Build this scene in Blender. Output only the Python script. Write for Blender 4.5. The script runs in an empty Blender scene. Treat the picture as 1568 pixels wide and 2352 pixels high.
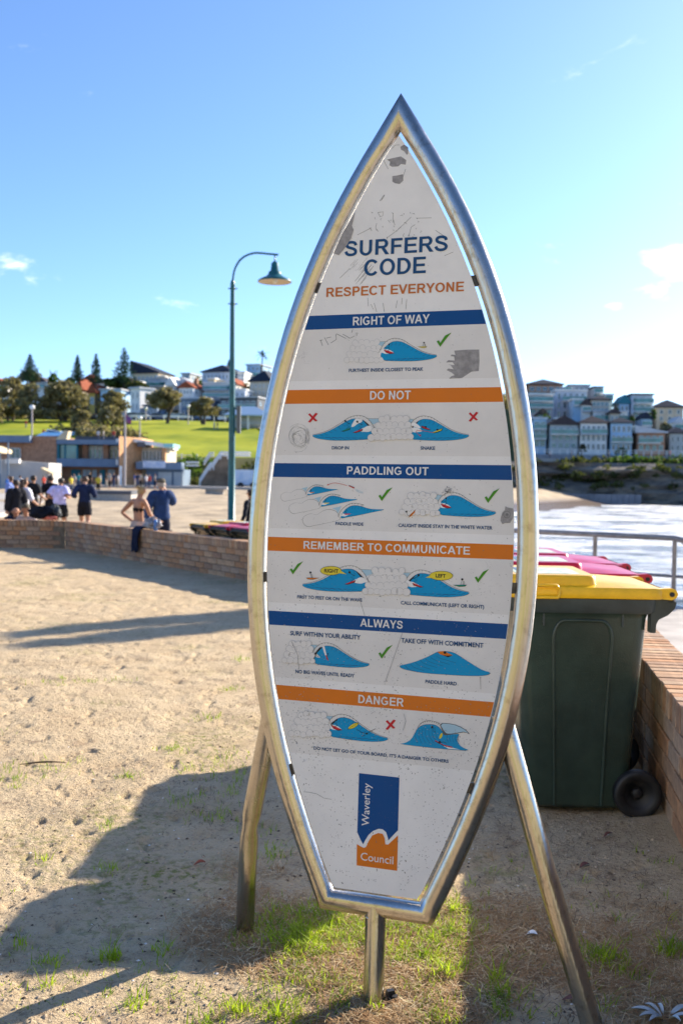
import bpy, bmesh, math, random
import numpy as np
from mathutils import Vector, Matrix
random.seed(7); RNG=np.random.RandomState(11)
S=bpy.context.scene; COL=S.collection
R=math.radians
# ------------------------------------------------------------------ camera, sky, sun, exposure
EYE=1.5; FPX=2287.0; PITCH=math.atan((1176-1101.0)/FPX); ROLL=R(.81)
cam=bpy.data.cameras.new('camera'); co=bpy.data.objects.new('camera',cam); COL.objects.link(co); S.camera=co
cam.sensor_fit='VERTICAL'; cam.sensor_height=36.0; cam.lens=35.0; cam.clip_start=.05; cam.clip_end=6000
_f=Vector((0,math.cos(PITCH),-math.sin(PITCH))); _u=Vector((0,math.sin(PITCH),math.cos(PITCH))); _r=Vector((1,0,0))
CR=_r*math.cos(ROLL)+_u*math.sin(ROLL); CU=-_r*math.sin(ROLL)+_u*math.cos(ROLL); CF=_f
co.matrix_world=Matrix(((CR.x,CU.x,-CF.x,0),(CR.y,CU.y,-CF.y,0),(CR.z,CU.z,-CF.z,EYE),(0,0,0,1)))
cam.dof.use_dof=True; cam.dof.focus_distance=2.85; cam.dof.aperture_fstop=4.6
SUN_AZ=R(51.5); SUN_EL=R(24.5)
W=bpy.data.worlds.new('World'); S.world=W; W.use_nodes=True
nt=W.node_tree; nt.nodes.clear()
out=nt.nodes.new('ShaderNodeOutputWorld'); bg=nt.nodes.new('ShaderNodeBackground'); sky=nt.nodes.new('ShaderNodeTexSky')
sky.sky_type='NISHITA'; sky.sun_disc=False; sky.sun_elevation=SUN_EL; sky.sun_rotation=SUN_AZ
sky.air_density=.72; sky.dust_density=.6; sky.ozone_density=5.5; sky.altitude=0
bg.inputs[1].default_value=.112
# a few thin clouds low in the sky, placed by direction
_c0=math.cos(ROLL) if False else 1
def _dir(dx,dy):
    p=math.atan((1176-1101.0)/FPX); f=Vector((0,math.cos(p),-math.sin(p))); u=Vector((0,math.sin(p),math.cos(p))); return (f+Vector((1,0,0))*((dx-784)/FPX)+u*((1176-dy)/FPX)).normalized()
L=nt.links.new; N_=nt.nodes.new
tc=N_('ShaderNodeTexCoord'); mp=N_('ShaderNodeMapping'); mp.inputs['Scale'].default_value=(1,1,2.6)
nz=N_('ShaderNodeTexNoise'); nz.inputs['Scale'].default_value=11; nz.inputs['Detail'].default_value=7; nz.inputs['Roughness'].default_value=.6; nz.inputs['Distortion'].default_value=.4
L(tc.outputs['Generated'],mp.inputs[0]); L(mp.outputs[0],nz.inputs['Vector'])
acc=None
for dx,dy,rr,am in ((30,655,.07,.15),(0,800,.045,.15),(1570,590,.085,.85),(1490,650,.045,.7),(1500,850,.08,.5),(1400,690,.02,.5),(-700,500,.2,.8),(2600,300,.25,.9),(-2500,200,.3,.8)):
    d=_dir(dx,dy); sb=N_('ShaderNodeVectorMath'); sb.operation='SUBTRACT'; sb.inputs[1].default_value=d; L(tc.outputs['Generated'],sb.inputs[0])
    sc=N_('ShaderNodeVectorMath'); sc.operation='MULTIPLY'; sc.inputs[1].default_value=(1,1,2.2); L(sb.outputs[0],sc.inputs[0]); ln=N_('ShaderNodeVectorMath'); ln.operation='LENGTH'; L(sc.outputs[0],ln.inputs[0])
    mr=N_('ShaderNodeMapRange'); mr.interpolation_type='SMOOTHSTEP'; mr.inputs[1].default_value=rr; mr.inputs[2].default_value=0; mr.inputs[3].default_value=0; mr.inputs[4].default_value=am; L(ln.outputs['Value'],mr.inputs[0])
    if acc is None: acc=mr.outputs[0]
    else: q=N_('ShaderNodeMath'); q.operation='MAXIMUM'; L(acc,q.inputs[0]); L(mr.outputs[0],q.inputs[1]); acc=q.outputs[0]
ad=N_('ShaderNodeMath'); ad.operation='MULTIPLY_ADD'; ad.inputs[1].default_value=.36; L(acc,ad.inputs[0]); L(nz.outputs['Fac'],ad.inputs[2])
rp=N_('ShaderNodeMapRange'); rp.interpolation_type='SMOOTHSTEP'; rp.inputs[1].default_value=.66; rp.inputs[2].default_value=.92; rp.inputs[4].default_value=.8; L(ad.outputs[0],rp.inputs[0])
mx=N_('ShaderNodeMixRGB'); mx.inputs[2].default_value=(7.5,7.3,7.1,1)
L(rp.outputs[0],mx.inputs[0]); L(sky.outputs[0],mx.inputs[1]); L(mx.outputs[0],bg.inputs[0]); L(bg.outputs[0],out.inputs[0])
sl=bpy.data.lights.new('sun','SUN'); sl.energy=4.6; sl.angle=R(.55); sl.color=(1,.88,.71)
so=bpy.data.objects.new('sun',sl); COL.objects.link(so)
SD=Vector((math.sin(SUN_AZ)*math.cos(SUN_EL),math.cos(SUN_AZ)*math.cos(SUN_EL),math.sin(SUN_EL)))
so.rotation_euler=SD.to_track_quat('Z','Y').to_euler()
S.view_settings.view_transform='Standard'; S.view_settings.look='None'; S.view_settings.gamma=1; S.view_settings.use_curve_mapping=False
S.view_settings.exposure=1.45

# ------------------------------------------------------------------ placing helpers (survey of the photograph -> real positions)
K=1568/2731.
def ray(dx,dy): return CF+CR*((dx-784)/FPX)+CU*((1176-dy)/FPX)
def at(dx,dy,Y):
    d=ray(dx,dy); return Vector((0,0,EYE))+d*(Y/d.y)
def gnd(dx,dy,z=0.):
    d=ray(dx,dy); return Vector((0,0,EYE))+d*((z-EYE)/d.z)
def hor(dx): return 1101+ (dx-784)*math.tan(ROLL)

# ------------------------------------------------------------------ noise
def _h(ix,iy,s):
    n=(ix.astype(np.int64)*374761393+iy.astype(np.int64)*668265263+s*974711)&0xffffffff
    n=((n^(n>>13))*1274126177)&0xffffffff
    return ((n^(n>>16))&0xffff)/65535.
def vn(x,y,s=0):
    ix=np.floor(x);iy=np.floor(y);fx=x-ix;fy=y-iy;fx=fx*fx*(3-2*fx);fy=fy*fy*(3-2*fy)
    a=_h(ix,iy,s);b=_h(ix+1,iy,s);c=_h(ix,iy+1,s);d=_h(ix+1,iy+1,s)
    return (a+(b-a)*fx)*(1-fy)+(c+(d-c)*fx)*fy
def fbm(x,y,o=4,s=0):
    t=0;a=.5
    for i in range(o): t=t+a*vn(x*2**i,y*2**i,s+i*17); a*=.5
    return t

# ------------------------------------------------------------------ materials
MATS={}
def mat(name,col,rough=.8,metal=0.,var=.0,vs=8.,bump=0.,bs=40.,col2=None,spec=.5,coat=0.,coords='Object',detail=5,rnd=None,stretch=None,trans=0.,sub=0.):
    if name in MATS: return MATS[name]
    m=bpy.data.materials.new(name); m.use_nodes=True; n=m.node_tree; b=n.nodes['Principled BSDF']; l=n.links.new
    b.inputs['Base Color'].default_value=(*col,1); b.inputs['Roughness'].default_value=rough; b.inputs['Metallic'].default_value=metal
    b.inputs['Specular IOR Level'].default_value=spec
    if coat: b.inputs['Coat Weight'].default_value=coat; b.inputs['Coat Roughness'].default_value=.15
    if trans: b.inputs['Transmission Weight'].default_value=trans
    t=n.nodes.new('ShaderNodeTexCoord'); src=t.outputs[coords]
    if stretch:
        q=n.nodes.new('ShaderNodeMapping'); q.inputs['Scale'].default_value=stretch; l(src,q.inputs[0]); src=q.outputs[0]
    last=None
    if rnd:
        oi=n.nodes.new('ShaderNodeObjectInfo'); r=n.nodes.new('ShaderNodeValToRGB'); r.color_ramp.interpolation='CONSTANT'
        els=r.color_ramp.elements
        for i,c in enumerate(rnd):
            e=els[i] if i<2 else els.new(i/len(rnd))
            e.position=i/len(rnd); e.color=(*c,1)
        l(oi.outputs['Random'],r.inputs[0]); last=r.outputs[0]
    if var or col2:
        no=n.nodes.new('ShaderNodeTexNoise'); no.inputs['Scale'].default_value=vs; no.inputs['Detail'].default_value=detail; no.inputs['Roughness'].default_value=.6
        l(src,no.inputs['Vector'])
        r=n.nodes.new('ShaderNodeMapRange'); r.inputs[1].default_value=.36; r.inputs[2].default_value=.64; l(no.outputs['Fac'],r.inputs[0])
        x=n.nodes.new('ShaderNodeMixRGB')
        if last is None: x.inputs[1].default_value=(*[c*(1-var) for c in col],1)
        if col2: x.inputs[2].default_value=(*col2,1)
        elif last is None: x.inputs[2].default_value=(*[min(1,c*(1+var)) for c in col],1)
        if last is not None:
            x.blend_type='MULTIPLY'; l(last,x.inputs[1]); x.inputs[2].default_value=(1-var,1-var,1-var*.9,1)
        l(r.outputs[0],x.inputs[0]); last=x.outputs[0]
    if last is not None: l(last,b.inputs['Base Color'])
    if bump:
        no=n.nodes.new('ShaderNodeTexNoise'); no.inputs['Scale'].default_value=bs; no.inputs['Detail'].default_value=6; l(src,no.inputs['Vector'])
        bu=n.nodes.new('ShaderNodeBump'); bu.inputs['Strength'].default_value=1; bu.inputs['Distance'].default_value=bump; l(no.outputs['Fac'],bu.inputs['Height']); l(bu.outputs[0],b.inputs['Normal'])
    MATS[name]=m; return m

def leafy(m,amount=.45,gain=1.6):
    """let light shine through thin blades and leaves"""
    n=m.node_tree; b=n.nodes['Principled BSDF']; o=[x for x in n.nodes if x.type=='OUTPUT_MATERIAL'][0]; t=n.nodes.new('ShaderNodeBsdfTranslucent'); x=n.nodes.new('ShaderNodeMixShader'); x.inputs[0].default_value=amount
    g=n.nodes.new('ShaderNodeMixRGB'); g.blend_type='MULTIPLY'; g.inputs[0].default_value=1; g.inputs[2].default_value=(gain,gain,gain*.6,1)
    s=b.inputs['Base Color']
    if s.is_linked: n.links.new(s.links[0].from_socket,g.inputs[1])
    else: g.inputs[1].default_value=s.default_value
    n.links.new(g.outputs[0],t.inputs[0]); n.links.new(b.outputs[0],x.inputs[1]); n.links.new(t.outputs[0],x.inputs[2]); n.links.new(x.outputs[0],o.inputs[0]); return m

# ------------------------------------------------------------------ object helpers
def link(o,parent=None):
    COL.objects.link(o)
    if parent: o.parent=parent
    return o
def tag(o,label=None,cat=None,group=None,kind=None):
    if label: o['label']=label
    if cat: o['category']=cat
    if group: o['group']=group
    if kind: o['kind']=kind
    return o
def thing(name,label,cat,loc=(0,0,0),rz=0.,group=None):
    o=bpy.data.objects.new(name,None); o.location=loc; o.rotation_euler=(0,0,rz); o.empty_display_size=.2; link(o); return tag(o,label,cat,group)
class MB:
    def __init__(s): s.v=[];s.f=[];s.mi=[];s.sm=[]
    def add(s,v,f,mi=0,sm=False):
        o=len(s.v); s.v+= [tuple(p) for p in v]; s.f+=[tuple(i+o for i in q) for q in f]; s.mi+=[mi]*len(f); s.sm+=[sm]*len(f); return s
    def box(s,c,sz,rz=0.,mi=0,taper=1.):
        hx,hy,hz=sz[0]/2,sz[1]/2,sz[2]/2; v=[]
        ca,sa=math.cos(rz),math.sin(rz)
        for z in (-1,1):
            t=taper if z>0 else 1
            for x,y in ((-1,-1),(1,-1),(1,1),(-1,1)):
                px,py=x*hx*t,y*hy*t; v.append((c[0]+px*ca-py*sa,c[1]+px*sa+py*ca,c[2]+z*hz))
        return s.add(v,[(0,3,2,1),(4,5,6,7),(0,1,5,4),(1,2,6,5),(2,3,7,6),(3,0,4,7)],mi)
    def b2(s,x0,x1,y0,y1,z0,z1,mi=0): return s.box(((x0+x1)/2,(y0+y1)/2,(z0+z1)/2),(abs(x1-x0),abs(y1-y0),abs(z1-z0)),0,mi)
    def prism(s,poly,y0,y1,mi=0):      # poly in xz, extruded in y
        n=len(poly); v=[(x,y0,z) for x,z in poly]+[(x,y1,z) for x,z in poly]
        f=[tuple(range(n)),tuple(range(2*n-1,n-1,-1))]+[(i,i+n,(i+1)%n+n,(i+1)%n) for i in range(n)]
        return s.add(v,f,mi)
    def tube(s,pts,rad,n=12,mi=0,cap=True,closed=False):
        pts=[Vector(p) for p in pts]; m=len(pts); rr=rad if isinstance(rad,(list,tuple)) else [rad]*m
        v=[];ref=None
        for i,p in enumerate(pts):
            if closed: a=(p-pts[i-1]).normalized(); b=(pts[(i+1)%m]-p).normalized()
            else:
                a=(p-pts[i-1]).normalized() if i else (pts[1]-p).normalized(); b=(pts[i+1]-p).normalized() if i<m-1 else a
            t=(a+b).normalized()
            if ref is None: ref=Vector((0,0,1)) if abs(t.z)<.9 else Vector((1,0,0))
            x=(ref-t*ref.dot(t)).normalized(); y=t.cross(x)
            ref=x
            # mitre stretch
            ca=max(.35,a.dot(t)); bis=(b-a)
            for k in range(n):
                an=2*math.pi*k/n; o=(x*math.cos(an)+y*math.sin(an))*rr[i]
                if bis.length>1e-4:
                    bn=bis.normalized(); bn=(bn-t*bn.dot(t)).normalized(); o=o+bn*o.dot(bn)*(1/ca-1)
                v.append(p+o)
        f=[]
        for i in range(m if closed else m-1):
            for k in range(n):
                j=(i+1)%m; f.append((i*n+k,i*n+(k+1)%n,j*n+(k+1)%n,j*n+k))
        s.add(v,f,mi,True)
        if cap and not closed: s.add(v[:n],[tuple(range(n))[::-1]],mi); s.add(v[-n:],[tuple(range(n))],mi)
        return s
    def lathe(s,prof,c=(0,0,0),n=20,mi=0,axis='z'):
        v=[]
        for r,z in prof:
            for k in range(n):
                a=2*math.pi*k/n; p=(r*math.cos(a),r*math.sin(a),z)
                if axis=='y': p=(p[0],p[2],p[1])
                v.append((c[0]+p[0],c[1]+p[1],c[2]+p[2]))
        f=[(i*n+k,i*n+(k+1)%n,(i+1)*n+(k+1)%n,(i+1)*n+k) for i in range(len(prof)-1) for k in range(n)]
        return s.add(v,f,mi,True)
    def mesh(s,name,mats):
        me=bpy.data.meshes.new(name); me.from_pydata(s.v,[],s.f)
        if not isinstance(mats,(list,tuple)): mats=[mats]
        for m in mats: me.materials.append(m)
        if len(mats)>1: me.polygons.foreach_set('material_index',s.mi)
        me.polygons.foreach_set('use_smooth',s.sm); me.update(); return me
    def build(s,name,mats,parent=None,**k):
        o=bpy.data.objects.new(name,s.mesh(name,mats)); link(o,parent); return tag(o,**k) if k else o
def npmesh(name,V,F,mats,mi=None,parent=None,smooth=False,**k):
    V=np.asarray(V,np.float32);F=np.asarray(F,np.int32); n=F.shape[1]
    me=bpy.data.meshes.new(name); me.vertices.add(len(V)); me.vertices.foreach_set('co',V.ravel())
    me.loops.add(F.size); me.loops.foreach_set('vertex_index',F.ravel()); me.polygons.add(len(F)); me.polygons.foreach_set('loop_start',np.arange(0,F.size,n,dtype=np.int32))
    if not isinstance(mats,(list,tuple)): mats=[mats]
    for m in mats: me.materials.append(m)
    if mi is not None: me.polygons.foreach_set('material_index',np.asarray(mi,np.int32))
    me.polygons.foreach_set('use_smooth',np.full(len(F),smooth)); me.update(calc_edges=True)
    o=bpy.data.objects.new(name,me); link(o,parent); return tag(o,**k) if k else o
def copy_tree(o,parent=None):
    c=o.copy(); COL.objects.link(c); c.parent=parent
    for ch in list(o.children): copy_tree(ch,c)
    return c
def grid(xs,ys,zf):
    X,Y=np.meshgrid(xs,ys); Z=zf(X,Y); V=np.stack([X,Y,Z],-1).reshape(-1,3); nx,ny=len(xs),len(ys)
    i=np.arange((ny-1)*(nx-1)); r=i//(nx-1); c=i%(nx-1); a=r*nx+c
    return V,np.stack([a,a+1,a+nx+1,a+nx],-1)
# ================================================================== THE SETTING
# walls of the yard (face lines seen from the yard) ------------------------------------------------
WA0=Vector((-13.5,20.35)); WA=Vector((-5.59,20.16)); WC=Vector((2.25,9.41)); WE=Vector((.94,1.0))
WALL_H=.58; WT=.23
def side(P,Q,X,Y):  # >0 : on the yard side
    d=(Q-P).normalized(); return (X-P.x)*d.y-(Y-P.y)*d.x
def inside(X,Y):
    return np.minimum(np.minimum(side(WA0,WA,X,Y),side(WA,WC,X,Y)),side(WC,WE+ (WE-WC)*3,X,Y))
def clip(V,F,mn,keep=None):
    s=inside(V[:,0],V[:,1]); ok=(s[F]>mn).all(1)
    if keep is not None: ok&=keep(V,F)
    F=F[ok]; u,inv=np.unique(F,return_inverse=True); return V[u],inv.reshape(F.shape)
def ground_mat():
    m=bpy.data.materials.new('sandy_soil'); m.use_nodes=True; n=m.node_tree; b=n.nodes['Principled BSDF']; l=n.links.new; N=n.nodes.new
    b.inputs['Roughness'].default_value=.95; b.inputs['Specular IOR Level'].default_value=.15
    t=N('ShaderNodeTexCoord')
    def noise(sc,det=6,ro=.6,loc=(0,0,0),dist=0):
        q=N('ShaderNodeMapping'); q.inputs['Location'].default_value=loc; l(t.outputs['Object'],q.inputs[0])
        x=N('ShaderNodeTexNoise'); x.inputs['Scale'].default_value=sc; x.inputs['Detail'].default_value=det; x.inputs['Roughness'].default_value=ro; x.inputs['Distortion'].default_value=dist; l(q.outputs[0],x.inputs['Vector']); return x.outputs['Fac']
    def rng(f,a,c):
        x=N('ShaderNodeMapRange'); x.inputs[1].default_value=a; x.inputs[2].default_value=c; l(f,x.inputs[0]); return x.outputs[0]
    def mix(f,a,c):
        x=N('ShaderNodeMixRGB'); l(f,x.inputs[0])
        for i,q in ((1,a),(2,c)):
            if isinstance(q,tuple): x.inputs[i].default_value=(*q,1)
            else: l(q,x.inputs[i])
        return x.outputs[0]
    base=mix(rng(noise(2.2,6),.35,.65),(.58,.455,.29),(.495,.375,.23))
    base=mix(rng(noise(4.5,7,.72,(6,3,0)),.53,.72),base,(.36,.26,.165))
    base=mix(rng(noise(13,7,.72,(3,1,0)),.56,.70),base,(.21,.145,.09))       # humus and bark bits
    base=mix(rng(noise(60,5,.75,(1,5,0)),.58,.70),base,(.12,.085,.06))
    base=mix(rng(noise(130,3,.7,(9,5,0)),.60,.70),base,(.60,.52,.43))
    # thin green growth, patchy
    gm=N('ShaderNodeMath'); gm.operation='MULTIPLY'; l(rng(noise(.9,5,.6,(7,2,0)),.54,.68),gm.inputs[0]); l(rng(noise(26,5,.7,(4,4,0)),.48,.60),gm.inputs[1])
    base=mix(gm.outputs[0],base,(.20,.21,.055))
    # lawn beyond the worn part (behind the viewer and far left)
    sx=N('ShaderNodeSeparateXYZ'); l(t.outputs['Object'],sx.inputs[0]); mr=N('ShaderNodeMapRange'); mr.inputs[1].default_value=-9; mr.inputs[2].default_value=-13; l(sx.outputs['Y'],mr.inputs[0])
    base=mix(mr.outputs[0],base,mix(rng(noise(3,6),.4,.6),(.13,.17,.02),(.22,.24,.04)))
    l(base,b.inputs['Base Color'])
    a=N('ShaderNodeMath'); a.operation='MULTIPLY_ADD'; a.inputs[1].default_value=.35; l(noise(160,4,.7),a.inputs[0]); l(noise(45,6,.65,(2,2,0)),a.inputs[2])
    bu=N('ShaderNodeBump'); bu.inputs['Strength'].default_value=1; bu.inputs['Distance'].default_value=.019; l(a.outputs[0],bu.inputs['Height']); l(bu.outputs[0],b.inputs['Normal'])
    return m
SOIL=ground_mat()
def soil_h(X,Y):
    big=(fbm(X*.55,Y*.55,3,5)-.45)*.05
    lump=(fbm(X*5,Y*5,4,9)-.45)*.034
    d=fbm(X*14,Y*14,3,21); foot=-np.clip(d-.56,0,1)*.10
    fine=(fbm(X*45,Y*45,2,31)-.4)*.006
    k=np.clip((Y-1)/3,.35,1)*np.clip(1.6-Y/22,.6,1)
    return (big+lump+foot)*k+fine
def near_soil():
    ys=[1.55]
    while ys[-1]<23: ys.append(ys[-1]*1.0046)
    ys=np.array(ys); a=np.linspace(-.62,.52,520); A,Y=np.meshgrid(a,ys); X=A*Y
    Z=soil_h(X,Y)
    s=inside(X,Y); Z=Z*np.clip(s*3,0.25,1)+np.clip(.25-s,0,.25)*.08     # sand drifts against the wall foot
    e=np.minimum(np.clip((A+.62)*14,0,1),np.clip((.52-A)*14,0,1))*np.clip((Y-1.55)*3,0,1)
    Z=Z*e-.03*(1-e)
    V=np.stack([X,Y,Z],-1).reshape(-1,3); ny,nx=X.shape; i=np.arange((ny-1)*(nx-1)); r=i//(nx-1);c=i%(nx-1);q=r*nx+c
    V,F=clip(V,np.stack([q,q+1,q+nx+1,q+nx],-1),-.12)
    npmesh('sandy_ground',V,F,SOIL,smooth=True,kind='structure')
near_soil()
def outer_soil():
    V,F=grid(np.arange(-40,3.2,.2),np.arange(-9.4,23.4,.2),lambda X,Y:-.035+(fbm(X*.5,Y*.5,3,5)-.45)*.03)
    V,F=clip(V,F,-.12); npmesh('yard_ground',V,F,SOIL,smooth=True,kind='structure')
    V,F=grid(np.arange(.6,60,1.),np.arange(-9,0,1.),lambda X,Y:X*0-.35); npmesh('lower_ground',V,F,SAND0,smooth=True,kind='structure')
    # the park slope that rises behind the viewer, facing the sun
    m=mat('park_slope',(.24,.27,.07),.9,var=0,vs=.16,col2=(.50,.40,.29),spec=.1)
    V,F=grid(np.arange(-75,80,1.),np.arange(-62,-8,1.),lambda X,Y:-.06+np.clip(-Y-9,0,36)*.50+(fbm(X*.2,Y*.2,3,15)-.45)*np.clip(-Y-9,0,4)*.5)
    npmesh('park_slope',V,F,m,smooth=True,kind='structure')
SAND0=mat('pale_sand',(.45,.365,.265),.95,var=.16,vs=.35)
outer_soil()
# beach sand, promenade, sea --------------------------------------------------------------------
SAND=mat('beach_sand',(.39,.31,.21),.95,var=.22,vs=.5,bump=.03,bs=6,spec=.2)
def _wet():
    n=SAND.node_tree; b=n.nodes['Principled BSDF']; l=n.links.new; t=n.nodes.new('ShaderNodeTexCoord'); x=n.nodes.new('ShaderNodeSeparateXYZ'); l(t.outputs['Object'],x.inputs[0])
    r=n.nodes.new('ShaderNodeMapRange'); r.inputs[1].default_value=-1.1; r.inputs[2].default_value=-1.9; l(x.outputs['Z'],r.inputs[0])
    m=n.nodes.new('ShaderNodeMixRGB'); l(b.inputs['Base Color'].links[0].from_socket,m.inputs[1]); m.inputs[2].default_value=(.20,.15,.105,1); l(r.outputs[0],m.inputs[0]); l(m.outputs[0],b.inputs['Base Color'])
    q=n.nodes.new('ShaderNodeMapRange'); q.inputs[3].default_value=.95; q.inputs[4].default_value=.22; l(r.outputs[0],q.inputs[0]); l(q.outputs[0],b.inputs['Roughness'])
_wet()
def shore_x(Y): return np.where(Y<135,5.2+np.maximum(Y-16,0)*.125,20.1+(Y-135)*.5)
def sand_z(X,Y):
    t=(X-shore_x(Y)); base=np.where(Y<90,-.34,-.34+np.clip((Y-90)/60,0,1)*.6)
    base=base+(fbm(X*.9,Y*.9,4,3)-.45)*.30*np.clip((Y-14)/8,0,1)*np.clip((140-Y)/20,0,1)+(fbm(X*.12,Y*.12,3,8)-.45)*.6*np.clip((Y-25)/20,0,1)*np.clip((140-Y)/20,0,1)
    return base-np.clip(t+11,0,40)*np.where(Y<140,.22,.20)
V,F=grid(np.concatenate([np.arange(-160,-30,4),np.arange(-30,16,.33),np.arange(16,110,2.)]),np.concatenate([np.arange(12,60,.33),np.arange(60,215,2.)]),sand_z)
npmesh('beach',V,F,SAND,smooth=True,kind='structure')
V,F=grid(np.arange(-160,1.4,3.),np.arange(-60,12.1,3.),lambda X,Y:X*0-.5)
npmesh('beach_base',V,F,SAND,kind='structure')
CONC=mat('promenade_concrete',(.40,.37,.34),.85,var=.18,vs=2.5,bump=.004,bs=60,spec=.3)
def sheet(name,pts,z,m,th=.25):
    b=MB(); n=len(pts); v=[(x,y,z) for x,y in pts]+[(x,y,z-th) for x,y in pts]
    b.add(v,[tuple(range(n))]+[(i,i+n,(i+1)%n+n,(i+1)%n) for i in range(n)]); return b.build(name,m,kind='structure')
# seaside promenade on the right, along the far side of the brick wall
sheet('promenade',[(1.2,-3),(5.6,-3),(5.05,14.6),(3.2,17.2),(1.0,19.5),(-.6,14.2),(2.42,9.45)],-.30,CONC,2.2)
# path on the left behind the wall
g=[gnd(*p,-.28) for p in ((-260,1203),(-40,1190),(40,1176),(112,1152),(100,1136),(60,1129),(-330,1132))]
sheet('beach_path',[(p.x,p.y) for p in g],-.20,CONC,.2)
def water_mat():
    m=bpy.data.materials.new('sea_water'); m.use_nodes=True; n=m.node_tree; b=n.nodes['Principled BSDF']; l=n.links.new; N=n.nodes.new
    t=N('ShaderNodeTexCoord'); q=N('ShaderNodeMapping'); q.inputs['Scale'].default_value=(.28,1,1); l(t.outputs['Object'],q.inputs[0])
    x=N('ShaderNodeTexNoise'); x.inputs['Scale'].default_value=.42; x.inputs['Detail'].default_value=10; x.inputs['Roughness'].default_value=.70; l(q.outputs[0],x.inputs['Vector'])
    r=N('ShaderNodeValToRGB'); r.color_ramp.elements[0].position=.38; r.color_ramp.elements[0].color=(.10,.18,.25,1); r.color_ramp.elements[1].position=.55; r.color_ramp.elements[1].color=(.74,.76,.78,1)  # white patches: foam, with sun glitter painted into the colour
    l(x.outputs['Fac'],r.inputs[0]); l(r.outputs[0],b.inputs['Base Color'])
    rr=N('ShaderNodeMapRange'); rr.inputs[1].default_value=.42; rr.inputs[2].default_value=.60; rr.inputs[3].default_value=.12; rr.inputs[4].default_value=.5; l(x.outputs['Fac'],rr.inputs[0]); l(rr.outputs[0],b.inputs['Roughness'])
    w=N('ShaderNodeTexNoise'); w.inputs['Scale'].default_value=1.6; w.inputs['Detail'].default_value=9; w.inputs['Roughness'].default_value=.65; l(q.outputs[0],w.inputs['Vector'])
    bu=N('ShaderNodeBump'); bu.inputs['Distance'].default_value=1.1; l(w.outputs['Fac'],bu.inputs['Height']); l(bu.outputs[0],b.inputs['Normal']); return m
SEA=water_mat()
def sea_z(X,Y): return -2.75+(fbm(X*.07,Y*.25,4,41)-.45)*.9+np.clip(fbm(X*.03,Y*.09+X*.01,2,52)-.55,0,1)*1.6
V,F=grid(np.arange(2,140,.9),np.arange(12,205,.9),sea_z); npmesh('sea',V,F,SEA,smooth=True,kind='structure')
b=MB(); b.add([(-400,-400,-3.6),(5000,-400,-3.6),(5000,5000,-3.6),(-400,5000,-3.6)],[(0,1,2,3)]); b.build('sea_floor_water',SEA,kind='structure')
# land: park hill on the left, headland on the right ----------------------------------------------
def land_z(X,Y):
    X=np.asarray(X,float);Y=np.asarray(Y,float)
    zl=np.interp(Y,[135,150,151,158,168,185,210,240,262,300,380,520],[-1,-1,1.8,4.4,6.2,9.0,12.4,15.0,15.6,22,27,30])
    zl=zl+np.clip((-X-35)/60,0,1)*np.clip((Y-250)/60,0,1)*2-np.clip((X+5)/25,0,1)*np.clip((Y-262)/40,0,1)*8
    zr=np.interp(Y,[180,200,201,205,214,222,240,262,300,520],[-4,-4,-1,4.8,6.6,7.4,13,20,24,26])
    zr=zr-np.clip((X-70)/50,0,1.6)*np.clip((Y-225)/20,0,1)*7
    w=np.clip((X-2)/30,0,1); w=w*w*(3-2*w)
    return zl*(1-w)+zr*w+(fbm(X*.08,Y*.08,3,77)-.45)*1.2*np.clip((Y-160)/10,0,1)
def lawn_mat():
    m=mat('park_lawn',(.20,.25,.02),.9,var=.0,vs=.09,col2=(.38,.39,.03),spec=.1); return m
LAWN=lawn_mat()
ROCK=mat('cliff_rock',(.11,.105,.10),.95,var=0,vs=.25,col2=(.27,.23,.18),bump=.6,bs=.5,spec=.1,stretch=(1,1,4))
SCRUBG=mat('scrub_ground',(.06,.075,.025),.95,var=0,vs=.08,col2=(.14,.13,.05),spec=.1)
V,F=grid(np.arange(-190,250,3.),np.concatenate([np.arange(136,214,1.5),np.arange(214,520,5.)]),land_z)
c=V[F].mean(1); mi=np.where(c[:,0]<12,np.where(c[:,1]<160,2,np.where(c[:,1]<244,0,2)),np.where(c[:,1]<205,1,2))
npmesh('park_hill',V,F,[LAWN,ROCK,SCRUBG],mi=mi,smooth=True,kind='structure')
b=MB()
def cliff():
    xs=np.arange(14,230,1.3); zs=np.linspace(-4,5.6,14)
    X,Z=np.meshgrid(xs,zs); Y=201.5-(5.6-Z)*.25-(fbm(X*.09,Z*.5+7,4,61)-.45)*9-np.floor(Z*.8+fbm(X*.1,Z*0,2,6)*2)%2*1.1
    V=np.stack([X,Y,Z],-1).reshape(-1,3); nx=len(xs); i=np.arange((len(zs)-1)*(nx-1)); r=i//(nx-1);c=i%(nx-1);q=r*nx+c
    npmesh('cliff',V,np.stack([q,q+1,q+nx+1,q+nx],-1),ROCK,kind='structure')
cliff()
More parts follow.
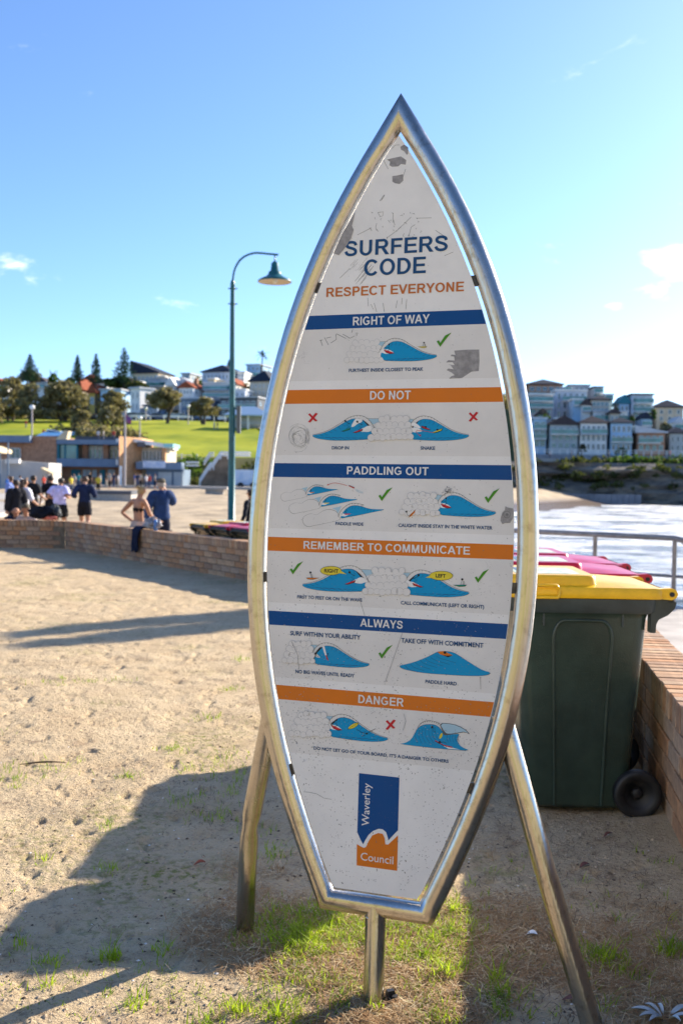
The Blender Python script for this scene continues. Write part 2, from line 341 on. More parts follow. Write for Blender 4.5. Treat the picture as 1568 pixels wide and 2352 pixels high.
# coast road in front of the houses and the path up the lawn
def strip(name,pts,w,m,lift=.12,n=24,**k):
    P=[Vector(p) for p in pts]; q=[]
    for i in range(len(P)-1):
        for j in range(n): q.append(P[i].lerp(P[i+1],j/n))
    q.append(P[-1]); v=[]
    for i,p in enumerate(q):
        d=(q[min(i+1,len(q)-1)]-q[max(i-1,0)]).normalized(); nn=Vector((-d.y,d.x))*w/2
        for s in (1,-1): x,y=p.x+nn.x*s,p.y+nn.y*s; v.append((x,y,float(land_z(x,y))+lift))
    MB().add(v,[(2*i,2*i+1,2*i+3,2*i+2) for i in range(len(q)-1)]).build(name,m,kind='structure')
ROADM=mat('asphalt',(.06,.06,.062),.9,var=.2,vs=1)
strip('coast_road',[(-120,250),(-60,250),(-5,249),(25,246)],8,ROADM,.35)
strip('lawn_path',[(-20.5,241),(-16.5,205),(-9.5,170),(-8,160)],1.7,mat('path_concrete',(.34,.30,.25),.9),.2)
# ================================================================== BRICK WALLS
BRK=[(.50,.31,.19),(.44,.28,.18),(.56,.37,.23),(.38,.24,.16),(.51,.28,.15),(.48,.34,.24),(.48,.26,.14),(.45,.31,.21),(.40,.27,.18)]
BRICK=mat('brick_clay',(.3,.2,.14),.9,rnd=BRK,var=.35,vs=22,bump=.003,bs=80,spec=.2)
MORT=mat('mortar',(.20,.165,.125),.95,var=.25,vs=9,bump=.003,bs=70,spec=.1)
def brick_mesh(l,w,h,name):
    bm=bmesh.new(); bmesh.ops.create_cube(bm,size=1)
    for v in bm.verts: v.co=Vector((v.co.x*l,v.co.y*w,v.co.z*h))
    bmesh.ops.bevel(bm,geom=bm.edges[:],offset=.004,segments=1,affect='EDGES')
    me=bpy.data.meshes.new(name); bm.to_mesh(me); bm.free(); me.materials.append(BRICK); return me
NC=5; CH=(WALL_H-.122)/NC
BM_S=brick_mesh(.262,.10,CH-.012,'brick'); BM_H=brick_mesh(.125,.10,CH-.012,'half_brick'); BM_C=brick_mesh(.0765,WT+.012,.120,'coping_brick')
def brick_wall(P,Q,n_label,group,t0,t1,bump_out):
    """P->Q along the yard-side face line, bricks as parts between t0..t1 (metres)"""
    d=(Q-P); Ln=d.length; d.normalize(); n=Vector((-d.y,d.x)) # away from the yard
    rz=math.atan2(d.y,d.x); w=thing('brick_wall',n_label,'wall',(P.x,P.y,0),rz,group)
    # core
    m=MB(); m.b2(0,Ln,.007,WT-.007,-.6,WALL_H-.008); m.build('mortar_core',MORT,w)
    rest=MB()
    def put(me,x,y,z,parent):
        o=bpy.data.objects.new(me.name,me); o.location=(x,y,z); o.rotation_euler=(random.uniform(-.008,.008),0,random.uniform(-.006,.006)); link(o,parent)
    for c in range(NC):
        z=c*CH+CH/2; x=.137-(.137 if c%2 else 0)
        while x<Ln:
            yo=.05+random.uniform(-.0035,.0035)-.004
            if x-.131>=0 and x+.131<=Ln:
                if t0<=x<=t1: put(BM_S,x,yo,z,w)
                else: rest.box((x,yo,z),(.262,.10,CH-.012))
            x+=.274
    x=.04
    while x<Ln-.03:
        if t0<=x<=t1: put(BM_C,x,WT/2+random.uniform(-.003,.003),WALL_H-.060+random.uniform(-.0015,.0015),w)
        else: rest.box((x,WT/2,WALL_H-.060),(.0765,WT+.012,.12))
        x+=.0865
    for c in range(NC):  # sea-side leaf
        z=c*CH+CH/2; x=.137-(.137 if c%2 else 0)
        while x<Ln-.14:
            if x>.14: rest.box((x,WT-.046,z),(.262,.10,CH-.012))
            x+=.274
    rest.build('brickwork',BRICK,w,kind='stuff')
    return w
GW='low brick walls round the yard'
brick_wall(WA0,WA,'low brown brick wall running off to the left edge, behind the joggers',GW,5.2,8.0,0)
brick_wall(WA,WC,'long low brown brick wall receding behind the surfboard sign, dark jacket hanging on it',GW,0,7.7,0)
brick_wall(WC,WE,'low orange and tan brick wall at the right edge beside the wheelie bin',GW,3.3,6.6,0)

# ================================================================== THE SIGN
YAW,LEAN=R(17.3875),R(3.597)
SO=Vector((.10779,2.85196,0))
U=Vector((math.cos(YAW),-math.sin(YAW),0)); _n=Vector((-math.sin(YAW),-math.cos(YAW),0))
Vv=Vector((0,0,1))*math.cos(LEAN)-_n*math.sin(LEAN); Nn=U.cross(Vv)     # Nn towards the viewer
def inv(sx,sy):
    px,py=sx*K,sy*K
    d=ray(px,py); E=Vector((0,0,EYE)); t=((SO-E)@Nn)/(d@Nn); P=E+d*t-SO; return (P@U,P@Vv)
def sp(u,v,n=0.): return U*u+Vv*v+Nn*n      # sign-plane -> sign-local
STEEL=None
def steel():
    m=bpy.data.materials.new('stainless_steel'); m.use_nodes=True; n=m.node_tree; b=n.nodes['Principled BSDF']; l=n.links.new; N=n.nodes.new
    b.inputs['Metallic'].default_value=1; b.inputs['Base Color'].default_value=(.60,.575,.54,1)
    t=N('ShaderNodeTexCoord'); x=N('ShaderNodeTexNoise'); x.inputs['Scale'].default_value=7; x.inputs['Detail'].default_value=8; x.inputs['Roughness'].default_value=.7; l(t.outputs['Object'],x.inputs['Vector'])
    r=N('ShaderNodeMapRange'); r.inputs[1].default_value=.3; r.inputs[2].default_value=.7; r.inputs[3].default_value=.15; r.inputs[4].default_value=.29; l(x.outputs['Fac'],r.inputs[0]); l(r.outputs[0],b.inputs['Roughness'])
    y=N('ShaderNodeTexNoise'); y.inputs['Scale'].default_value=30; y.inputs['Detail'].default_value=6; y.inputs['Roughness'].default_value=.75; l(t.outputs['Object'],y.inputs['Vector'])
    c=N('ShaderNodeValToRGB'); c.color_ramp.elements[0].position=.28; c.color_ramp.elements[0].color=(.32,.28,.235,1); c.color_ramp.elements[1].position=.47; c.color_ramp.elements[1].color=(.50,.465,.42,1); l(y.outputs['Fac'],c.inputs[0]); l(c.outputs[0],b.inputs['Base Color'])
    bu=N('ShaderNodeBump'); bu.inputs['Distance'].default_value=.0006; q=N('ShaderNodeMapping'); q.inputs['Scale'].default_value=(60,60,3); l(t.outputs['Object'],q.inputs[0])
    z=N('ShaderNodeTexNoise'); z.inputs['Scale'].default_value=2; z.inputs['Detail'].default_value=3; l(q.outputs[0],z.inputs['Vector']); l(z.outputs['Fac'],bu.inputs['Height']); l(bu.outputs[0],b.inputs['Normal'])
    return m
STEEL=steel()
RUST=mat('weld_grime',(.16,.10,.05),.8,var=.4,vs=60)
PV=[2.532,2.457,2.387,2.2906,2.1822,2.0979,2.0,1.957,1.774,1.732,1.55,1.506,1.324,1.282,1.099,1.057,.876,.833,.71,.64,.5456,.45,.36,.294]
PW=[0,.0490,.0900,.1400,.1940,.2310,.2645,.2775,.3245,.3325,.3605,.3655,.3750,.3745,.3640,.3600,.3310,.3215,.2905,.2700,.2345,.1965,.1585,.1245]
# smooth the outline a little by fitting
_t=np.array(PV[1:-1]); _c=np.polyfit(_t,np.array(PW[1:-1]),6)
def pw(v): return float(np.polyval(_c,v))
vs=np.linspace(2.50,.31,40); outl=[(pw(v),v) for v in vs]
right=[(0,2.532)]+outl+[(.1245,.294)]
def offset(pts,d):
    o=[]
    for i,(x,y) in enumerate(pts):
        a=pts[max(i-1,0)]; b=pts[min(i+1,len(pts)-1)]; tx,ty=b[0]-a[0],b[1]-a[1]; L_=math.hypot(tx,ty); o.append((x-ty/L_*d,y+tx/L_*d))
    return o
sign=thing('surfboard_sign','tall surfboard shaped steel sign headed SURFERS CODE standing on three legs in the sand','sign',tuple(SO))
def sloc(u,v,n=0.): return tuple(sp(u,v,n))
# panel
PAINT=None
def panel_mat(name,col,rough=.42,dens=1.):
    m=bpy.data.materials.new(name); m.use_nodes=True; n=m.node_tree; b=n.nodes['Principled BSDF']; l=n.links.new; N=n.nodes.new
    b.inputs['Roughness'].default_value=.5; b.inputs['Specular IOR Level'].default_value=.18
    t=N('ShaderNodeTexCoord'); S_=t.outputs['Object']
    def noise(sc,det,ro,loc=(0,0,0),st=(1,1,1),dist=0):
        q=N('ShaderNodeMapping'); q.inputs['Location'].default_value=loc; q.inputs['Scale'].default_value=st; l(S_,q.inputs[0])
        x=N('ShaderNodeTexNoise'); x.inputs['Scale'].default_value=sc; x.inputs['Detail'].default_value=det; x.inputs['Roughness'].default_value=ro; x.inputs['Distortion'].default_value=dist; l(q.outputs[0],x.inputs['Vector']); return x.outputs['Fac']
    def rng(f,a,c,d=0,e=1):
        x=N('ShaderNodeMapRange'); x.inputs[1].default_value=a; x.inputs[2].default_value=c; x.inputs[3].default_value=d; x.inputs[4].default_value=e; l(f,x.inputs[0]); return x.outputs[0]
    def math_(op,a,c):
        x=N('ShaderNodeMath'); x.operation=op
        for i,q in ((0,a),(1,c)):
            if isinstance(q,(int,float)): x.inputs[i].default_value=q
            else: l(q,x.inputs[i])
        return x.outputs[0]
    # chips: small grey spots, denser low on the board
    sx=N('ShaderNodeSeparateXYZ'); l(S_,sx.inputs[0]); low=rng(sx.outputs['Z'],1.9,.75,0,1)
    thr=math_('ADD',.735,math_('MULTIPLY',low,-.075)); sp1=noise(170,2,.6,(2,1,3))
    chips=rng(math_('SUBTRACT',sp1,thr),0,.012)
    gate=rng(noise(9,4,.7,(5,5,5)),.42,.55); chips=math_('MULTIPLY',chips,gate)
    # thin scratches : iso-lines of stretched noise, gated
    s1=noise(14,3,.55,(1,7,2),(1,1,2.6),.6); line=rng(math_('ABSOLUTE',math_('SUBTRACT',s1,.5),0),.0025,.0008)
    g2=rng(noise(5,5,.7,(8,3,1)),.57,.62); line=math_('MULTIPLY',math_('MULTIPLY',line,g2),.8)
    f=math_('MULTIPLY',math_('MAXIMUM',chips,line),dens)
    x=N('ShaderNodeMixRGB'); l(f,x.inputs[0]); x.inputs[2].default_value=(.17,.17,.165,1)
    y=N('ShaderNodeMixRGB'); y.inputs[1].default_value=(*col,1); y.inputs[2].default_value=(*[c*.86+.012 for c in col],1); l(rng(noise(3.5,6,.65),.35,.7),y.inputs[0]); l(y.outputs[0],x.inputs[1]); l(x.outputs[0],b.inputs['Base Color'])
    return m
WHITE=panel_mat('panel_white',(.86,.855,.84)); GREYP=panel_mat('panel_grey',(.77,.755,.73))
NAVY=panel_mat('print_navy',(.0,.068,.255),dens=.6); ORNG=panel_mat('print_orange',(.70,.19,.015),dens=.7)
TXTN=panel_mat('text_navy',(.012,.075,.20),dens=.5); TXTW=panel_mat('text_white',(.78,.78,.78),dens=.6); TXTO=panel_mat('text_orange',(.55,.16,.035),dens=.5)
CYAN=panel_mat('print_cyan',(.0,.30,.60),dens=.7); PALE=panel_mat('print_pale_blue',(.40,.60,.72),dens=.5); INK=panel_mat('print_ink',(.015,.02,.025),dens=.2)
LINEG=panel_mat('print_line',(.10,.11,.12),dens=.1)
REDP=panel_mat('print_red',(.56,.02,.03),dens=.4); GRNP=panel_mat('print_green',(.07,.28,.02),dens=.4); YELP=panel_mat('print_yellow',(.75,.62,.05),dens=.4); TEAL=panel_mat('print_teal',(.0,.25,.17),dens=.4)
BARE=mat('bare_backing',(.29,.28,.28),.6,var=.2,vs=60,bump=.0006,bs=220)
SOFT=mat('print_soft_line',(.38,.39,.40),.5)
COLS=[WHITE,GREYP,NAVY,ORNG,TXTN,TXTW,TXTO,CYAN,PALE,INK,LINEG,REDP,GRNP,YELP,TEAL,BARE,SOFT]
CI={n:i for i,n in enumerate('white grey navy orange tnavy twhite torange cyan pale ink line red green yellow teal bare soft'.split())}
poly=right+[(-x,y) for x,y in right[:0:-1]]
b=MB(); n=len(poly); b.add([sloc(x,y,0) for x,y in poly]+[sloc(x,y,-.003) for x,y in poly],[tuple(range(n))[::-1],tuple(range(n,2*n))]+[(i,(i+1)%n,(i+1)%n+n,i+n) for i in range(n)])
panel=b.build('panel',[WHITE],sign)
# tube: centre line 38 mm outside the panel edge, 15 mm behind its face
cl=offset(outl,.038)
s0=(cl[0][0]-cl[1][0])/(cl[0][1]-cl[1][1]); tipv=cl[0][1]-cl[0][0]/s0
s1=(cl[-2][0]-cl[-1][0])/(cl[-2][1]-cl[-1][1]); cb=(cl[-1][0]+(.252-cl[-1][1])*s1,.252)
half=cl[::1]
TR=.0302
b=MB(); b.tube([sloc(0,tipv,-.015)]+[sloc(x,y,-.015) for x,y in half]+[sloc(cb[0],cb[1],-.015),sloc(-cb[0],cb[1],-.015)]+[sloc(-x,y,-.015) for x,y in half[::-1]],TR,28,closed=True)
frame=b.build('tube_frame',STEEL,sign)
# weld beads at the three mitres
def bead(pts,r,par,mt): MB().tube(pts,r,8).build('weld',mt,par)
def ring(c,ax,rad,n=20):
    ax=Vector(ax).normalized(); x=ax.orthogonal().normalized(); y=ax.cross(x); return [Vector(c)+(x*math.cos(2*math.pi*i/n)+y*math.sin(2*math.pi*i/n))*rad for i in range(n)]
# legs
def legw(p): return Vector(p)-SO
zu=.80; xr=pw(zu)+.038
topL=sp(-xr+.004,zu+.04,-.045); topR=sp(xr-.006,zu+.035,-.045)
baseL=legw(gnd(562,2135)); baseR=legw(gnd(1362,2368)); kink=legw(at(574,1893,3.17))
def sleg(pts,name='leg'):
    P=[Vector(p) for p in pts]; d=(P[-1]-P[-2]).normalized(); P[-1]=P[-1]+d*.12
    MB().tube(P,TR,24).build(name,STEEL,sign)
b=MB(); kp=[topL+ (kink-topL)*t for t in (0,.5,.9)]
b.tube([topL,topL.lerp(kink,.45),topL.lerp(kink,.90),kink.lerp(baseL,.03),kink.lerp(baseL,.12),kink.lerp(baseL,.5),baseL+(baseL-kink).normalized()*.12],[TR,TR,TR*1.02,TR*.80,TR*.99,TR,TR],24); b.build('leg',STEEL,sign,label='left leg, dented halfway down')
sleg([topR,topR.lerp(baseR,.5)+Vector((-.006,0,.004)),baseR])
sleg([sp(0,.252,-.015),legw(gnd(857,2296))])
MB().tube(ring(sp(0,.225,-.015),(0,0,1),TR*1.0,24)+[],.004,6,closed=True).build('weld',STEEL,sign)

# brackets between panel and tube
DARKM=mat('bracket_metal',(.09,.085,.08),.5,metal=.6,var=.3,vs=40)
for v in (2.085,1.20,.625):
    for s in (-1,1):
        w_=pw(v); MB().add([sloc(s*(w_-.016),v-.016,-.0032),sloc(s*(w_+.022),v-.013,-.006),sloc(s*(w_+.022),v+.017,-.006),sloc(s*(w_-.016),v+.016,-.0032),
          sloc(s*(w_-.016),v-.016,-.011),sloc(s*(w_+.022),v-.013,-.013),sloc(s*(w_+.022),v+.017,-.013),sloc(s*(w_-.016),v+.016,-.011)],[(0,1,2,3),(7,6,5,4),(0,4,5,1),(1,5,6,2),(2,6,7,3),(3,7,4,0)]).build('bracket',DARKM,sign)
# -------- printed artwork
LV=.00022
class Art:
    def __init__(s,ox=0,oy=0,sc=1.): s.o=(ox,oy,sc); s.b=MB()
    def uv(s,p): return inv(s.o[0]+p[0]/s.o[2],s.o[1]+p[1]/s.o[2])
    def raw(s,pts,col,lv):
        a=sum(pts[i][0]*pts[(i+1)%len(pts)][1]-pts[(i+1)%len(pts)][0]*pts[i][1] for i in range(len(pts)))
        if a<0: pts=pts[::-1]
        s.b.add([sloc(u,v,lv*LV) for u,v in pts],[tuple(range(len(pts)))],CI[col])
    def poly(s,pts,col,lv,sm=False):
        if sm: pts=smooth(pts)
        s.raw([s.uv(p) for p in pts],col,lv)
    def disc(s,p,r,col,lv,ry=None,n=16):
        s.poly([(p[0]+r*math.cos(2*math.pi*i/n),p[1]+(ry or r)*math.sin(2*math.pi*i/n)) for i in range(n)],col,lv)
    def line(s,pts,w,col,lv,w2=None):
        q=[Vector(s.uv(p)) for p in pts]; m=len(q); Lf=[];Rt=[]
        for i,p in enumerate(q):
            d=(q[min(i+1,m-1)]-q[max(i-1,0)]); d=d.normalized() if d.length>1e-9 else Vector((1,0)); nn=Vector((-d.y,d.x))*(w/2 if w2 is None else (w+(w2-w)*i/(m-1))/2); Lf.append(p+nn); Rt.append(p-nn)
        v=[sloc(p.x,p.y,lv*LV) for p in Lf]+[sloc(p.x,p.y,lv*LV) for p in Rt]
        s.b.add(v,[(i+m,i+m+1,i+1,i) for i in range(m-1)],CI[col])
    def out(s,name,**k): return s.b.build(name,COLS,panel,**k)
def smooth(p,it=2,closed=True):
    for _ in range(it):
        q=[]
        for i in range(len(p) if closed else len(p)-1):
            a=p[i]; b_=p[(i+1)%len(p)]; q+=[(a[0]*.75+b_[0]*.25,a[1]*.75+b_[1]*.25),(a[0]*.25+b_[0]*.75,a[1]*.25+b_[1]*.75)]
        if not closed: q=[p[0]]+q+[p[-1]]
        p=q
    return p
def bandpoly(v0,v1,inset=.0012):
    vv=np.linspace(v0,v1,6); return [(pw(v)-inset,v) for v in vv]+[(-pw(v)+inset,v) for v in vv[::-1]]
heads=[(2.000,'navy','RIGHT OF WAY'),(1.774,'orange','DO NOT'),(1.550,'navy','PADDLING OUT'),(1.324,'orange','REMEMBER TO COMMUNICATE'),(1.099,'navy','ALWAYS'),(.876,'orange','DANGER')]
for v,c,_ in heads:
    a=Art(); a.raw(bandpoly(v-.0425,v-.199),'grey',1); a.out('section_background')
    a=Art(); a.raw(bandpoly(v,v-.0425),c,1); a.out('header_band')
# lettering -----------------------------------------------------------------------
def text_mesh(txt,bold=0.,shear=0.,spacing=1.):
    cu=bpy.data.curves.new('t','FONT'); cu.body=txt; cu.size=1; cu.offset=bold; cu.shear=shear; cu.space_character=spacing; cu.resolution_u=3; cu.fill_mode='FRONT'
    o=bpy.data.objects.new('t',cu); COL.objects.link(o); dg=bpy.context.evaluated_depsgraph_get(); me=o.evaluated_get(dg).to_mesh()
    V=[tuple(v.co) for v in me.vertices]; F=[tuple(p.vertices) for p in me.polygons]; o.evaluated_get(dg).to_mesh_clear(); bpy.data.objects.remove(o); bpy.data.curves.remove(cu); return V,F
def text(txt,u0,u1,v0,h,col,bold=.0,lv=6,rot=False,name='lettering',spacing=1.,cap=None):
    V,F=text_mesh(txt,bold,0,spacing); xs=[p[0] for p in V]; x0,x1=min(xs),max(xs)
    ys=[p[1] for p in V]; y0=min(ys) if cap is None else -bold; y1=max(ys) if cap is None else cap
    q=[]
    for p in V:
        a=(p[0]-x0)/(x1-x0); c=(p[1]-y0)/(y1-y0)
        if rot: q.append((v0-h*c if False else u0+(u1-u0)*c, v0+h*a))   # reads upwards
        else: q.append((u0+(u1-u0)*a,v0+h*c))
    if rot: q=[(u1-(x-u0) if False else x,y) for x,y in q]
    b=MB(); b.add([sloc(u,v,lv*LV) for u,v in q],F,0); o=b.build(name,COLS[CI[col]],panel); return o
def tS(txt,p0,p1,ctop,org,col,bold,spacing=1.,**k):
    """baseline end points and a cap-top point, digitised from the survey picture"""
    ox,oy,sc=org; a=inv(ox+p0[0]/sc,oy+p0[1]/sc); b_=inv(ox+p1[0]/sc,oy+p1[1]/sc); c=inv(ox+ctop[0]/sc,oy+ctop[1]/sc)
    v=(a[1]+b_[1])/2; text(txt,a[0],b_[0],v,c[1]-a[1],col,bold,spacing=spacing,cap=CAPH+bold,**k)
_cv,_=text_mesh('E'); CAPH=max(p[1] for p in _cv); print('CAPH',CAPH)
C1=(1200,350,1.96);C2=(1100,1200,1.568);C3=(1000,1800,1.3635);C4=(1000,2400,1.3635)
# bold grotesque capitals for the headings, drawn as strokes (cap height 1)
_T,_B=.205,.165
def _bar(x0,x1,y0,y1): return ('p',[(x0,y0),(x1,y0),(x1,y1),(x0,y1)])
def _arc(cx,cy,rx,ry,a0,a1): return ('a',cx,cy,rx,ry,a0,a1)
_stem=_bar(.1,.1+_T,0,1)
GLY={'E':(.93,[_stem,_bar(.3,.88,1-_B,1),_bar(.3,.83,.425,.585),_bar(.3,.90,0,_B)]),'F':(.853,[_stem,_bar(.3,.82,1-_B,1),_bar(.3,.75,.415,.58)]),
'H':(1.008,[_stem,_bar(.705,.91,0,1),_bar(.3,.71,.42,.59)]),'I':(.388,[_bar(.093,.298,0,1)]),'L':(.853,[_stem,_bar(.3,.82,0,_B)]),'T':(.853,[_bar(.025,.83,1-_B,1),_bar(.325,.53,0,.84)]),
'N':(1.008,[_stem,_bar(.705,.905,0,1),('p',[(.1,1),(.31,1),(.905,0),(.695,0)])]),
'M':(1.163,[_bar(.1,.285,0,1),_bar(.88,1.065,0,1),('p',[(.1,1),(.375,1),(.66,0),(.495,0)]),('p',[(1.065,1),(.79,1),(.505,0),(.67,0)])]),
'A':(1.008,[('p',[(0,0),(.215,0),(.60,1),(.395,1)]),('p',[(1.005,0),(.785,0),(.41,1),(.612,1)]),_bar(.25,.76,.225,.385)]),
'V':(.93,[('p',[(0,1),(.22,1),(.565,0),(.355,0)]),('p',[(.93,1),(.71,1),(.365,0),(.575,0)])]),
'W':(1.318,[('p',[(0,1),(.21,1),(.435,0),(.235,0)]),('p',[(.25,0),(.43,0),(.75,1),(.56,1)]),('p',[(1.318,1),(1.108,1),(.883,0),(1.083,0)]),('p',[(1.068,0),(.888,0),(.568,1),(.758,1)])]),
'Y':(.93,[('p',[(0,1),(.235,1),(.565,.40),(.37,.40)]),('p',[(.93,1),(.70,1),(.37,.40),(.56,.40)]),_bar(.363,.568,0,.44)]),
'D':(1.008,[_stem,_bar(.3,.47,1-_B,1),_bar(.3,.47,0,_B),_arc(.45,.5,.40,.4175,-90,90)]),'O':(1.086,[_arc(.543,.5,.39,.43,0,360)]),'C':(1.008,[_arc(.53,.5,.385,.43,40,322)]),
'G':(1.086,[_arc(.54,.5,.39,.43,42,330),_bar(.56,.975,.37,.53),_bar(.79,.975,.12,.40)]),
'U':(1.008,[_bar(.1,.3,.36,1),_bar(.7,.9,.36,1),_arc(.5,.37,.30,.305,180,360)]),
'P':(.93,[_stem,_bar(.3,.56,1-_B,1),_bar(.3,.56,.37,.535),_arc(.55,.6925,.215,.2400,-90,90)]),
'R':(1.008,[_stem,_bar(.3,.60,1-_B,1),_bar(.3,.60,.40,.56),_arc(.59,.70,.225,.2275,-90,90),('p',[(.47,.43),(.70,.43),(1.0,0),(.755,0)])]),
'B':(1.008,[_stem,_bar(.3,.57,1-_B,1),_bar(.3,.60,.425,.585),_bar(.3,.62,0,_B),_arc(.56,.7125,.19,.2125,-90,90),_arc(.60,.29,.225,.2125,-90,90)]),
'S':(.93,[('s',[(.765,.69),(.72,.86),(.47,.925),(.22,.865),(.165,.72),(.25,.595),(.47,.525),(.70,.44),(.79,.28),(.71,.125),(.46,.07),(.21,.135),(.125,.32)])])}
def headline(txt,p0,p1,ctop,org,col):
    ox,oy,sc=org; a=inv(ox+p0[0]/sc,oy+p0[1]/sc); e=inv(ox+p1[0]/sc,oy+p1[1]/sc); c=inv(ox+ctop[0]/sc,oy+ctop[1]/sc); v0=(a[1]+e[1])/2; h=c[1]-a[1]
    b=MB(); x=0; parts=[]
    for ch in txt:
        if ch==' ': x+=.388; continue
        adv,pr=GLY[ch]
        for q in pr: parts.append((x,q))
        x+=adv
    x0=GLY[txt[0]][1]; lo=min(min(p[0] for p in q[1]) if q[0] in 'ps' else q[1]-q[3]-.1 for q in x0)
    last=GLY[txt[-1]]; hi=x-last[0]+max(max(p[0] for p in q[1])+(.09 if q[0]=='s' else 0) if q[0] in 'ps' else q[1]+q[3]+.1 for q in last[1])
    if txt[0]=='S': lo-=.09
    s_=(e[0]-a[0])/(hi-lo); k=0
    for xo,q in parts:
        k+=1; lv=(6+(k%5)*.16)*LV; M=lambda px,py:sloc(a[0]+(xo+px-lo)*s_,v0+py*h,lv)
        if q[0]=='p':
            P=q[1]; ar=sum(P[i][0]*P[(i+1)%4][1]-P[(i+1)%4][0]*P[i][1] for i in range(4)); P=P if ar>0 else P[::-1]; b.add([M(*p) for p in P],[(0,1,2,3)])
        else:
            if q[0]=='a':
                _,cx,cy,rx,ry,a0,a1=q; n=max(8,int(abs(a1-a0)/12)); O=[];I=[]
                for i in range(n+1):
                    t=math.radians(a0+(a1-a0)*i/n); O.append(M(cx+(rx+_T/2)*math.cos(t),cy+(ry+_B/2)*math.sin(t))); I.append(M(cx+(rx-_T/2)*math.cos(t),cy+(ry-_B/2)*math.sin(t)))
                b.add(I+O,[(i,i+n+1,i+n+2,i+1) for i in range(n)])
            else:
                c_=smooth(q[1],2,False); n=len(c_)-1; O=[];I=[]
                for i,p in enumerate(c_):
                    p0_=c_[max(i-1,0)]; p1_=c_[min(i+1,n)]; dx,dy=p1_[0]-p0_[0],p1_[1]-p0_[1]; L_=math.hypot(dx,dy); O.append(M(p[0]+dy/L_*.095,p[1]-dx/L_*.088)); I.append(M(p[0]-dy/L_*.095,p[1]+dx/L_*.088))
                b.add(I+O,[(i,i+n+1,i+n+2,i+1) for i in range(n)])
    b.build('lettering',COLS[CI[col]],panel)
headline('SURFERS',(347,1325),(1157,1283),(347,1205),C1,'tnavy')
headline('CODE',(500,1477),(984,1457),(505,1350),C1,'tnavy')
headline('RESPECT EVERYONE',(206,1644),(1283,1597),(206,1572),C1,'torange')
headline('RIGHT OF WAY',(488,159),(968,145),(488,106),C2,'twhite')
headline('DO NOT',(588,627),(850,622),(588,573),C2,'twhite')
headline('PADDLING OUT',(528,133),(972,138),(528,90),C3,'twhite')
headline('REMEMBER TO COMMUNICATE',(292,538),(1198,572),(292,496),C3,'twhite')
headline('ALWAYS',(600,145),(832,157),(600,102),C4,'twhite')
headline('DANGER',(584,562),(838,581),(584,517),C4,'twhite')
F_=(1240,1300,2.6133);D2=(1200,1620,2.1778);P3=(1100,1900,3.136);P4=(1550,1920,3.0745);R5=(1130,2230,1.8892);A6=(1100,2500,1.7422);G7=(1130,2820,1.96)
B_=.026
tS('FURTHEST INSIDE CLOSEST TO PEAK',(405,495),(1182,478),(405,460),F_,'tnavy',B_)
tS('DROP IN',(277,388),(426,388),(277,360),D2,'tnavy',B_); tS('SNAKE',(1048,391),(1175,391),(1048,362),D2,'tnavy',B_)
tS('PADDLE WIDE',(758,630),(1108,638),(758,590),P3,'tnavy',B_)
tS('CAUGHT INSIDE STAY IN THE WHITE WATER',(131,580),(1286,611),(131,537),P4,'tnavy',B_)
tS('FIRST TO FEET OR ON THE WAVE',(111,310),(601,335),(111,285),R5,'tnavy',B_)
tS('CALL COMMUNICATE (LEFT OR RIGHT)',(893,354),(1521,389),(893,327),R5,'tnavy',B_)
tS('SURF WITHIN YOUR ABILITY',(106,73),(595,102),(106,42),A6,'tnavy',B_); tS('TAKE OFF WITH COMMITMENT',(878,124),(1450,158),(878,92),A6,'tnavy',B_)
tS('NO BIG WAVES UNTIL READY',(143,336),(553,367),(143,311),A6,'tnavy',B_); tS('PADDLE HARD',(1046,407),(1264,422),(1046,382),A6,'tnavy',B_)
tS("DO NOT LET GO OF YOUR BOARD, IT'S A DANGER TO OTHERS",(245,347),(1300,459),(245,322),G7,'tnavy',B_)
tS('RIGHT',(316,115),(422,117),(316,87),R5,'ink',.03,lv=9); tS('LEFT',(1156,152),(1232,153),(1156,124),R5,'ink',.03,lv=9)
# -------- drawings
def cloud(a,cx0,cx1,yb,h,r,lv=2,seed=1,flip=False):
    """heap of foam between x=cx0..cx1 on base line yb, drawn back to front"""
    rnd=random.Random(seed); rows=4
    ink='soft'
    for k in range(rows):
        f=(rows-1-k)/(rows-1); y=yb-r-(h-2*r)*f; ins=(cx1-cx0)*(.16*f**1.3); x0=cx0+ins+(cx1-cx0)*.06*f; x1=cx1-ins*.6
        n_=max(3,int((x1-x0)/(1.75*r))); cs=[(x0+r+(x1-x0-2*r)*i/(n_-1)+rnd.uniform(-.2,.2)*r,y+rnd.uniform(-.45,.15)*r) for i in range(n_)]
        rs=[r*rnd.uniform(.95,1.22) for c in cs]
        for c,q in zip(cs,rs): a.disc(c,q*1.05,ink,lv+2*k*.5)
        for c,q in zip(cs,rs): a.disc(c,q*.97,'grey',lv+2*k*.5+.5)
        if k==rows-1 or True:
            pass
            a.poly([(cs[0][0]-r*.5,y+r*.2),(cs[-1][0]+r*.5,y+r*.2),(cs[-1][0]+r*.4,yb-r*.6),(cs[0][0]-r*.4,yb-r*.6)],'grey',lv+2*k*.5+.53)
WV=[(765,250),(800,215),(830,190),(865,172),(905,168),(950,173),(990,188),(1040,215),(1090,243),(1150,275),(1210,298),(1270,312),(1328,318),(1322,334),(1290,350),(1240,362),(1150,375),(1050,380),(950,380),(860,378),(770,375),(755,345),(735,330),(742,290),(760,292),(785,303),(820,302),(800,280)]
WT_=[(655,178),(785,173),(770,200),(745,232),(700,216),(668,200)]
CR_=[(728,275),(745,235),(765,205),(795,172),(835,148),(880,138),(925,142),(970,155),(1010,180),(1050,208),(1100,236),(1150,265),(1210,290),(1270,306),(1322,314)]
SUNK=[(742,290),(765,250),(830,258),(880,290),(820,302),(785,303),(760,292)]
